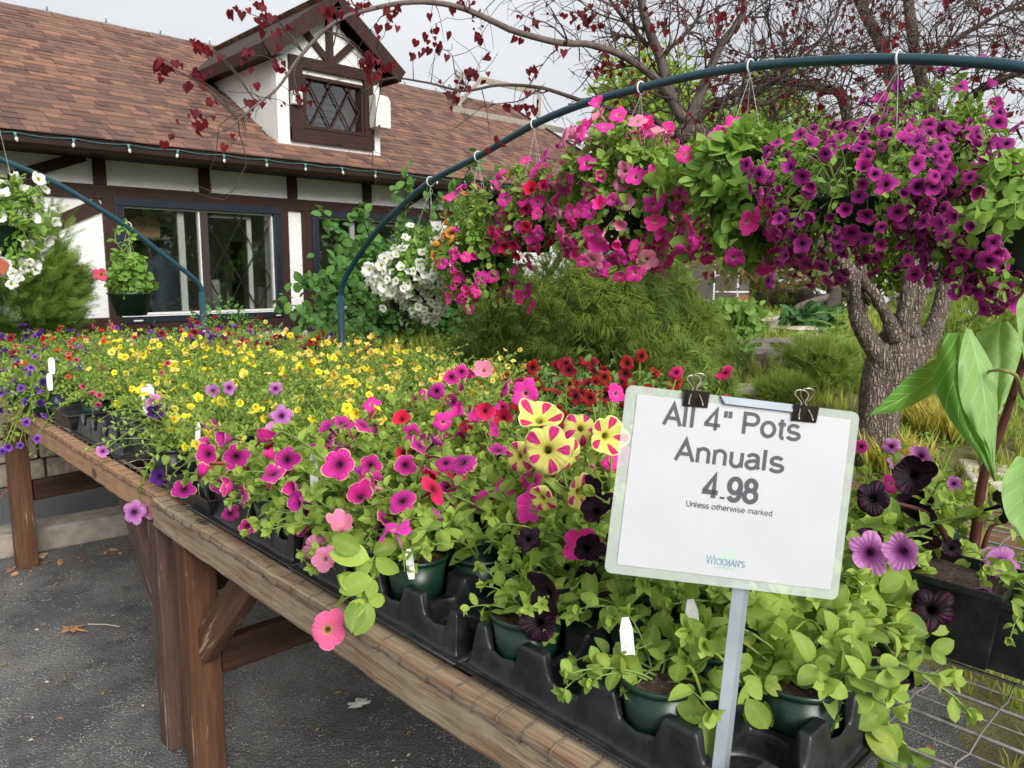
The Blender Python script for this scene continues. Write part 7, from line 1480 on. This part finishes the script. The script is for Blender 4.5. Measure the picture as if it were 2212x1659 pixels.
def weedfield(n, xr, yr, size, seed):
    rg_ = np.random.default_rng(seed); x = rg_.uniform(*xr, n); y = rg_.uniform(*yr, n); exv = np.vectorize(edge_x)(y); ok = (x > exv+.05) & ~((y > 4.3) & (x < 2.3)) & inview(x, y, rg_) & (hnoise(x*1.4+3, y*2.2) > .05); x, y = x[ok], y[ok]; k = len(x)
    m_ = MB(); P2 = np.repeat(np.stack([x, y, ground_z(x, y)], 1), 6, 0)+rg_.normal(0, .03, (k*6, 3))*[1, 1, 0]+np.array([0, 0, 1])*rg_.uniform(.01, .13, (k*6, 1)); m_.scatter(LEAF_H, P2, frames(rg_.normal(0, 1, (k*6, 3))*[1, 1, .4]+[0, 0, .25], np.tile([0, 0, 1.0], (k*6, 1))+rg_.normal(0, .35, (k*6, 3))), size*rg_.uniform(.5, 1.3, k*6)); return tag(m_.build('ground_cover_weeds', M['weed']), kind='stuff')
weedfield(5200, (2, 11), (-4, 9), .05, 8)

# ------------------------------------------------------------------ rocks
def rock(name, label, px, py, d, size, mat, seed, z=None, cat='rock', rot=0.0, group=None):
    rg_ = np.random.default_rng(seed); p = atd(px, py, d); z0 = float(ground_z(p[0], p[1])) if z is None else z; n, m2 = 14, 20; V = []; o1 = rg_.uniform(0, 6, 6)
    for i in range(n+1):
        th_ = math.pi*i/n
        for j in range(m2):
            ph_ = 2*math.pi*j/m2; d_ = np.array([math.sin(th_)*math.cos(ph_), math.sin(th_)*math.sin(ph_), math.cos(th_)]); f = 1+.18*math.sin(d_[0]*4+o1[0])+.15*math.sin(d_[1]*5+o1[1])+.12*math.sin(d_[2]*6+o1[2])+.06*math.sin(d_[0]*13+o1[3])*math.sin(d_[1]*12)
            d_ = np.sign(d_)*np.abs(d_)**.7; V.append(d_*f*np.array(size))
    F = [(i*m2+j, (i+1)*m2+j, (i+1)*m2+(j+1) % m2, i*m2+(j+1) % m2) for i in range(n) for j in range(m2)]; o = MB().add(V, F).build(name, M[mat], smooth=False); o.location = (p[0], p[1], z0+size[2]*.35); o.rotation_euler = (0, 0, rot); return tag(o, label, cat, group)
rock('boulder', 'black craggy boulder standing behind the pale flat stones', 1705, 672, 10.0, (.42, .34, .30), 'rock_dark', 1)
rock('boulder', 'grey boulder half sunk in weeds in the middle of the garden', 1450, 828, 5.8, (.42, .25, .11), 'rock', 2)
rock('boulder', 'grey-brown rock in the grass below the cypress edge', 1610, 770, 6.4, (.32, .22, .12), 'rock', 3)
rock('flat_stone', 'long pale flat stone below the hosta', 1760, 708, 7.9, (.5, .25, .07), 'slab', 4, None, 'stone')
rock('flat_stone', 'pale stone ledge left of the hosta', 1690, 716, 8.2, (.45, .25, .08), 'slab', 5, None, 'stone')
rock('flat_stone', 'grey stone ledge in the grass in front of the hosta', 1680, 762, 6.9, (.5, .3, .07), 'rock', 6, None, 'stone')
rock('flat_stone', 'rounded tan stone just above the sign edge', 1640, 866, 5.6, (.36, .22, .05), 'slab', 7, None, 'stone')
rock('boulder', 'mossy log-like rock left of the black boulder', 1545, 655, 11, (.6, .3, .14), 'rock', 9)
rock('boulder', 'rough dark rock beside the twisted trunk', 1770, 690, 9.6, (.2, .2, .16), 'rock_dark', 10)
rock('boulder', 'tan rock at the far right behind the big leaves', 2130, 870, 5.0, (.12, .10, .09), 'slab', 11)
o = MB(); c = atd(2180, 945, 4.2); m_ = MB(); m_.box((-.35, -.3, 0), (.35, .3, .07)); o = m_.build('stone_slab', M['slab'], bevel=.015); o.location = (c[0]+.1, c[1]-.05, .30); o.rotation_euler = (.02, -.03, R(25)); tag(o, 'square pale stone slab behind the elephant ear at the right edge', 'slab')
m_ = MB(); m_.box((-.22, -.2, 0), (.22, .2, .32)); o2 = m_.build('stone_block', M['rock'], bevel=.02); o2.location = (c[0]+.1, c[1]-.05, -.021); tag(o2, 'rough grey stone block carrying the pale slab at the right edge', 'stone')
# second twisted tree trunk beyond the boulder
tt = atd(1800, 690, 9.0); TT = np.array([tt[0], tt[1], 0]); t2 = empty('twisted_pine', tuple(TT), 0, 'dark twisted pine trunk with a crooked low branch beyond the redbud', 'tree')
def l2(pts, n, mat, nm):
    q = spline(pts, n); P_ = np.array([atd(x, y, d) for x, y, d, r in q])-TT; trunk_mesh(P_, q[:, 3], 12, 3).build(nm, M[mat], t2, smooth=True)
l2([(1788, 720, 9.0, .10), (1792, 670, 9.0, .09), (1800, 640, 9.0, .085), (1795, 610, 9.0, .07), (1770, 585, 9.0, .06), (1780, 540, 9.0, .05), (1760, 480, 9.0, .04)], 24, 'bark_dark', 'trunk')
l2([(1795, 640, 9.0, .05), (1740, 655, 8.9, .035), (1715, 670, 8.9, .03), (1712, 700, 8.9, .02)], 16, 'bark_smooth', 'branch')
l2([(1785, 580, 9.0, .04), (1700, 575, 8.9, .022), (1650, 600, 8.9, .02), (1600, 592, 8.8, .014), (1560, 570, 8.8, .01)], 18, 'bark_dark', 'branch')
l2([(1770, 585, 9.0, .03), (1740, 620, 8.9, .018), (1690, 625, 8.9, .014), (1640, 640, 8.9, .01)], 16, 'bark_dark', 'branch')

# ------------------------------------------------------------------ trees beyond
def tree(name, label, x, y, h_, r_, mat, n, size, seed, tpl=LEAF_O, cat='tree', group='trees beyond the garden', trunk=.4, boughs=26):
    rg_ = np.random.default_rng(seed); t = empty(name, (x, y, -.03), 0, label, cat, group); m_ = MB(); top = np.array([0, 0, h_*.8]); m_.tube(spline([(0, 0, 0), (rg_.normal()*.1, rg_.normal()*.1, h_*.4), top], 10), np.linspace(.035*h_, .008*h_, 10), 8, b=1)
    bc = []
    for k in range(boughs):
        d = norm(rg_.normal(size=3)+np.array([0, 0, .15])); c_ = np.array([0, 0, h_*(.5+trunk*.25)])+d*np.array([r_, r_, h_*.36])*rg_.uniform(.5, 1); bc.append(c_); st = np.array([0, 0, h_*rg_.uniform(.3, .6)]); m_.tube(spline([st, (st+c_)/2+rg_.normal(0, .1, 3), c_], 6), np.linspace(.012*h_, .003*h_, 6), 5, b=1)
    m_.build('trunk', M['bark_dark'], t, smooth=True); bc = np.array(bc); k = rg_.integers(0, boughs, n); br = r_*rg_.uniform(.22, .42, boughs); d = norm(rg_.normal(size=(n, 3))); P_ = bc[k]+d*br[k][:, None]*rg_.uniform(.3, 1.1, (n, 1)); tone = rg_.normal(0, .15, boughs)[k]
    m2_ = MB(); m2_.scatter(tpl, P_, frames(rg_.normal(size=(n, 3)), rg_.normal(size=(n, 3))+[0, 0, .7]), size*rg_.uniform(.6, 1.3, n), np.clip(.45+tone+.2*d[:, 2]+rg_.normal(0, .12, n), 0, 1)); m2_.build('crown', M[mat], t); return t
def tr_at(px, d): p = atd(px, 600, d); return p[0], p[1]
x, y = tr_at(1420, 13); tree('maple_tree', 'bright lime-green tree behind the house corner and the redbud', x, y, 4.9, 1.5, 'tree_green', 7000, .12, 71)
x, y = tr_at(1640, 15); tree('maple_tree', 'second bright green tree behind the redbud fork', x, y, 5.4, 1.9, 'tree_green', 7500, .13, 72)
x, y = tr_at(1820, 13); tree('leafy_tree', 'green tree behind the redbud trunk and purple basket', x, y, 3.0, 1.2, 'tree_far', 4200, .11, 73)
x, y = tr_at(1990, 12); tree('leafy_tree', 'loose green tree between the redbud trunk and the right basket', x, y, 2.7, 1.1, 'tree_green', 3600, .10, 74)
x, y = tr_at(2140, 16); tree('leafy_tree', 'yellow-green tree low behind the right basket', x, y, 3.2, 1.5, 'tree_far', 3600, .12, 75)
for i, (px, d, h_) in enumerate(((1330, 34, 5.5), (1480, 38, 6.5), (1600, 42, 6.0), (1740, 40, 5.5), (1880, 40, 6.0), (2020, 44, 6.8), (2160, 40, 6.2), (2290, 42, 6.5))):
    x, y = tr_at(px, d); tree('distant_tree', 'soft green distant tree on the skyline beyond the car park', x, y, h_, h_*.45, 'tree_far', 2600, .3, 80+i, group='skyline trees')
for i, (px, py) in enumerate(((430, 75), (548, 88), (395, 70))):
    pass
x, y = tr_at(435, 30); tree('poplar_tree', 'thin pale tree top showing over the roof ridge, left one', x, y, 9.9, 1.0, 'tree_far', 900, .12, 95, group=None)
x, y = tr_at(548, 30); tree('poplar_tree', 'thin pale tree top showing over the roof ridge, nearer the dormer', x, y, 9.6, 1.0, 'tree_far', 900, .12, 96, group=None)
# trees on our side of the lot, seen only as reflections in the window panes
for i, (x, y, h_) in enumerate(((4, -17, 6.0), (9, -18, 5.4), (14.5, -17, 6.4), (20, -18, 6.0), (26, -17, 5.6))): tree('hedge_tree', 'dense tree across the lot behind the viewer', x, y, h_, 2.6, 'ivy_leaf', 2600, .42, 110+i, group='trees across the lot')

# ------------------------------------------------------------------ distant yard
def place(px, py, d): p = atd(px, py, d); return p
c = place(1690, 600, 30); b_ = empty('metal_building', (c[0], c[1], 0), R(35), 'pale metal building with a grey roof beyond the garden', 'building')
m_ = MB(); m_.box((-3.2, -2.5, 0), (3.2, 2.5, 1.35)); m_.build('wall', M['bldg_white'], b_); m_ = MB(); m_.add([(-3.5, -2.8, 1.3), (3.5, -2.8, 1.3), (3.5, 0, 2.5), (-3.5, 0, 2.5), (-3.5, 2.8, 1.3), (3.5, 2.8, 1.3)], [(0, 1, 2, 3), (3, 2, 5, 4), (0, 3, 4), (1, 5, 2)]); m_.build('roof', M['bldg_grey'], b_)
for k in range(3): m_ = MB(); m_.box((-2.6+k*2, -2.53, .0), (-1.4+k*2, -2.50, 1.0)); m_.build('door', M['bldg_grey'], b_)
c = place(1545, 570, 26); b2 = empty('dark_shed', (c[0], c[1], 0), R(20), 'dark open shed beyond the white pipe racks', 'shed'); m_ = MB(); m_.box((-1.6, -1, 0), (1.6, 1, 2.1)); m_.build('wall', M['room_dark'], b2); m_ = MB(); m_.add([(-1.8, -1.2, 2.05), (1.8, -1.2, 2.05), (1.8, 1.2, 2.4), (-1.8, 1.2, 2.4)], [(0, 1, 2, 3)]); m_.build('roof', M['bldg_grey'], b2)
def vehicle(px, py, d, paint, label, rz_, L=4.6, truck=True, cat='pickup truck', name='pickup_truck'):
    c = place(px, py, d); t = empty(name, (c[0], c[1], float(ground_z(c[0], c[1]))), rz_, label, cat); s = L/4.6; m_ = MB()
    pr = [(-2.3, .45), (-2.3, .95), (-.6, .98), (-.35, 1.0), (-.1, 1.55), (.9, 1.58), (1.25, 1.05), (2.2, .95), (2.3, .75), (2.3, .45)] if truck else [(-2.2, .4), (-2.25, .95), (-1.9, 1.5), (.7, 1.5), (1.2, 1.0), (2.2, .9), (2.25, .4)]
    k = len(pr); m_.add([(x*s, -.85*s, z*s) for x, z in pr]+[(x*s, .85*s, z*s) for x, z in pr], [tuple(range(k))[::-1], tuple(range(k, 2*k))]+[(i, (i+1) % k, k+(i+1) % k, k+i) for i in range(k)]); m_.build('body', M[paint], t, bevel=.06)
    g = MB()
    for y_ in (-.865, .86): g.box((-.05*s, y_*s, 1.05*s), (.8*s, (y_+.005)*s, 1.45*s))
    g.build('window', M['room_dark'], t)
    for x_ in (-1.45, 1.45):
        for y_ in (-.8, .8): w_ = MB(); w_.lathe([(0, -.1), (.34*s, -.1), (.34*s, .1), (0, .1)], 18); w_.build('wheel', M['room_dark'], t, mw=Matrix.Translation((x_*s, y_*s, .34*s)) @ Matrix.Rotation(R(90), 4, 'X'))
vehicle(1725, 620, 27, 'white_metal', 'white pickup parked by the pale metal building', R(15))
vehicle(1640, 638, 22, 'red_paint', 'faded red cart-like van beyond the black boulder', R(10), 2.2, False, 'van', 'van')
vehicle(2130, 650, 20, 'white_metal', 'white van behind the red hedge at the far right', R(-30), 4.8, False, 'van', 'van')
vehicle(1950, 640, 24, 'white_metal', 'white car glimpsed behind the forked trunk', R(-20), 4.2, False, 'car', 'car')
def drum(px, py, d, r_, h_, z, label, mat='white_metal', name='white_tank', cat='tank'):
    c = place(px, py, d); o = MB().lathe([(0, 0), (r_*.92, 0), (r_, h_*.12), (r_, h_*.8), (r_*.8, h_), (0, h_)], 22).build(name, M[mat], smooth=True); o.location = (c[0], c[1], z); tag(o, label, cat)
drum(1795, 645, 17, .75, .62, .42, 'long white tank on the stone wall beyond the twisted pine'); drum(1845, 648, 17, .45, .5, .42, 'white tank just left of the redbud limb'); drum(2085, 668, 15, .35, .5, .2, 'white drum behind the red hedge beside the trunk')
w_ = empty('dry_stone_wall', tuple(place(1860, 690, 15)*[1, 1, 0]), R(-43), 'dry stone wall of rounded tan stones under the white tanks', 'stone wall'); rg3 = random.Random(5)
for r_ in range(4):
    x = -2.2
    while x < 2.4: L = rg3.uniform(.18, .36); m_ = MB(); m_.box((x, -.15+rg3.uniform(-.03, .03), r_*.12), (x+L-.015, .15, r_*.12+.112)); m_.build('stone', M['slab'] if rg3.random() < .4 else M['stone'], w_, bevel=.035); x += L
c = place(1575, 652, 18); o = MB().lathe([(0, 0), (.55, 0), (.62, .28), (.56, .28), (.5, .06), (0, .06)], 28).build('paddling_pool', M['blue_plastic'], smooth=True); o.location = (c[0]-.6, c[1]+.3, .28); tag(o, 'bright blue plastic pool seen past the cypress', 'pool')
c = place(1532, 640, 17); t = empty('rustic_bench', (c[0], c[1], 0), R(40), 'pale wooden A-frame bench beyond the cypress', 'bench')
for a_, b_, nm in (((-.35, 0, 0), (0, 0, 1.25), 'leg'), ((.35, 0, 0), (0, 0, 1.25), 'leg'), ((-.35, .9, 0), (0, .9, 1.25), 'leg'), ((.35, .9, 0), (0, .9, 1.25), 'leg'), ((-.5, 0, 1.22), (.5, 0, 1.22), 'crossbar'), ((0, 0, .6), (0, .9, .6), 'seat')): m_ = MB(); m_.beam(a_, b_, .12, .09, up=(0, 1, .01) if nm != 'seat' else (0, 0, 1)); m_.build(nm, M['cedar'], t)
c = place(1585, 620, 19); t = empty('pipe_rack', (c[0], c[1], 0), R(-40), 'white pipe rack standing before the dark shed', 'rack'); 
for a_, b_ in (((-.5, 0, 0), (-.5, 0, 1.7)), ((.1, 0, 0), (.1, 0, 1.95)), ((.5, 0, 0), (.5, 0, 1.95)), ((-.5, 0, 1.3), (.5, 0, 1.3)), ((.1, 0, 1.95), (.5, 0, 1.95)), ((-.5, 0, .9), (.5, 0, .9))): MB().tube([a_, b_], .022, 8).build('pipe', M['white_metal'], t, smooth=True)
c = place(1665, 600, 20); t = empty('blue_chair_frame', tuple(place(1770, 620, 21)*[1, 1, 0]), R(-40), 'blue tubular frame beside the white pickup', 'frame'); MB().tube(spline([(-.3, 0, 0), (-.3, 0, .95), (-.15, 0, 1.15), (.15, 0, 1.15), (.3, 0, .95), (.3, 0, 0)], 24), .03, 8).build('tube', M['blue_paint'], t, smooth=True); MB().tube([(-.3, 0, .6), (.3, 0, .6)], .025, 8).build('crossbar', M['blue_paint'], t, smooth=True)

# ------------------------------------------------------------------ litter on the asphalt
rgl = np.random.default_rng(12)
def litter(name, n, gen, tpl, size, mat, z=.004):
    P2 = np.array([gen() for _ in range(n)]); k = len(P2); a = rgl.uniform(0, 6.28, k); m_ = MB(); m_.scatter(tpl, np.column_stack([P2, np.full(k, z)]), frames(np.stack([np.cos(a), np.sin(a), 0*a], 1), np.stack([rgl.normal(0, .3, k), rgl.normal(0, .3, k), 1+0*a], 1)), size*rgl.uniform(.4, 1.3, k)); return tag(m_.build(name, M[mat]), kind='stuff')
litter('leaf_litter', 150, lambda: ((lambda x: (x, 4.16-.1*(x-1)-abs(rgl.normal(0, .05))))(rgl.uniform(.2, 2.4))), LEAF_O, .032, 'kapok', .006)
litter('leaf_litter', 220, lambda: ((lambda x: (x, 5.72-abs(rgl.normal(0, .10))))(rgl.uniform(.2, 2.4))), LEAF_O, .04, 'kapok', .008)
litter('leaf_litter', 130, lambda: (rgl.uniform(-.6, 1.6), rgl.uniform(1.2, 4.2)), LEAF_C, .03, 'brown_needle', .005)
litter('leaf_litter', 160, lambda: (rgl.uniform(-.6, 1.8), rgl.uniform(.8, 4.2)), LEAF_C, .016, 'slab', .005)
litter('leaf_litter', 160, lambda: (rgl.uniform(1.6, 2.8), rgl.uniform(-1, 1.2)), LEAF_C, .035, 'kapok', .008)
def oak_leaf(px, py, label, size=.085, mat='kapok'):
    p = atz(px, py, .006); V = [(0, 0, .004)]; o_ = [1, .55, .95, .45, .85, .4, .7, .35, .5]; k = 26
    for i in range(k): a = 2*math.pi*i/k; r_ = .5*(.62+.38*math.cos(3.5*a*2))*(1+.4*math.cos(a)); V.append((r_*math.cos(a), r_*math.sin(a)*.6, .10*abs(math.sin(a*2))))
    me = MB().add(np.array(V)*size*1.3, [(0, 1+i, 1+(i+1) % k) for i in range(k)]); o = me.build('fallen_leaf', M[mat], smooth=False); o.location = tuple(p); o.rotation_euler = (0, 0, random.uniform(0, 6)); tag(o, label, 'leaf')
oak_leaf(150, 1362, 'rust-brown lobed leaf lying on the asphalt below the far leg', .10); oak_leaf(85, 1205, 'curled tan leaf against the kerb by the far table leg', .12, 'cardboard'); oak_leaf(88, 1038, 'orange-brown leaf lying below the stone blocks', .13, 'terracotta')
p = atz(225, 1352, .004); m_ = MB(); m_.tube([(-.07, 0, .003), (0, .006, .004), (.07, -.004, .003)], .002, 5); o = m_.build('twig', M['slab']); o.location = tuple(p); o.rotation_euler = (0, 0, R(-50)); tag(o, 'pale straw twig lying on the asphalt left of the table legs', 'twig')
p = atz(775, 1519, .004); m_ = MB(); k = 22; V = [(0, 0, .006)]+[((.036+.010*math.sin(i*2.3)+.008*math.sin(i*4.1))*math.cos(i*2*math.pi/k), (.024+.009*math.sin(i*1.7)+.006*math.sin(i*5))*math.sin(i*2*math.pi/k), .001) for i in range(k)]; m_.add(V, [(0, 1+i, 1+(i+1) % k) for i in range(k)]); o = m_.build('white_scrap', M['frame_white']); o.location = tuple(p); tag(o, 'ragged whitish scrap on the asphalt beneath the near table', 'scrap')
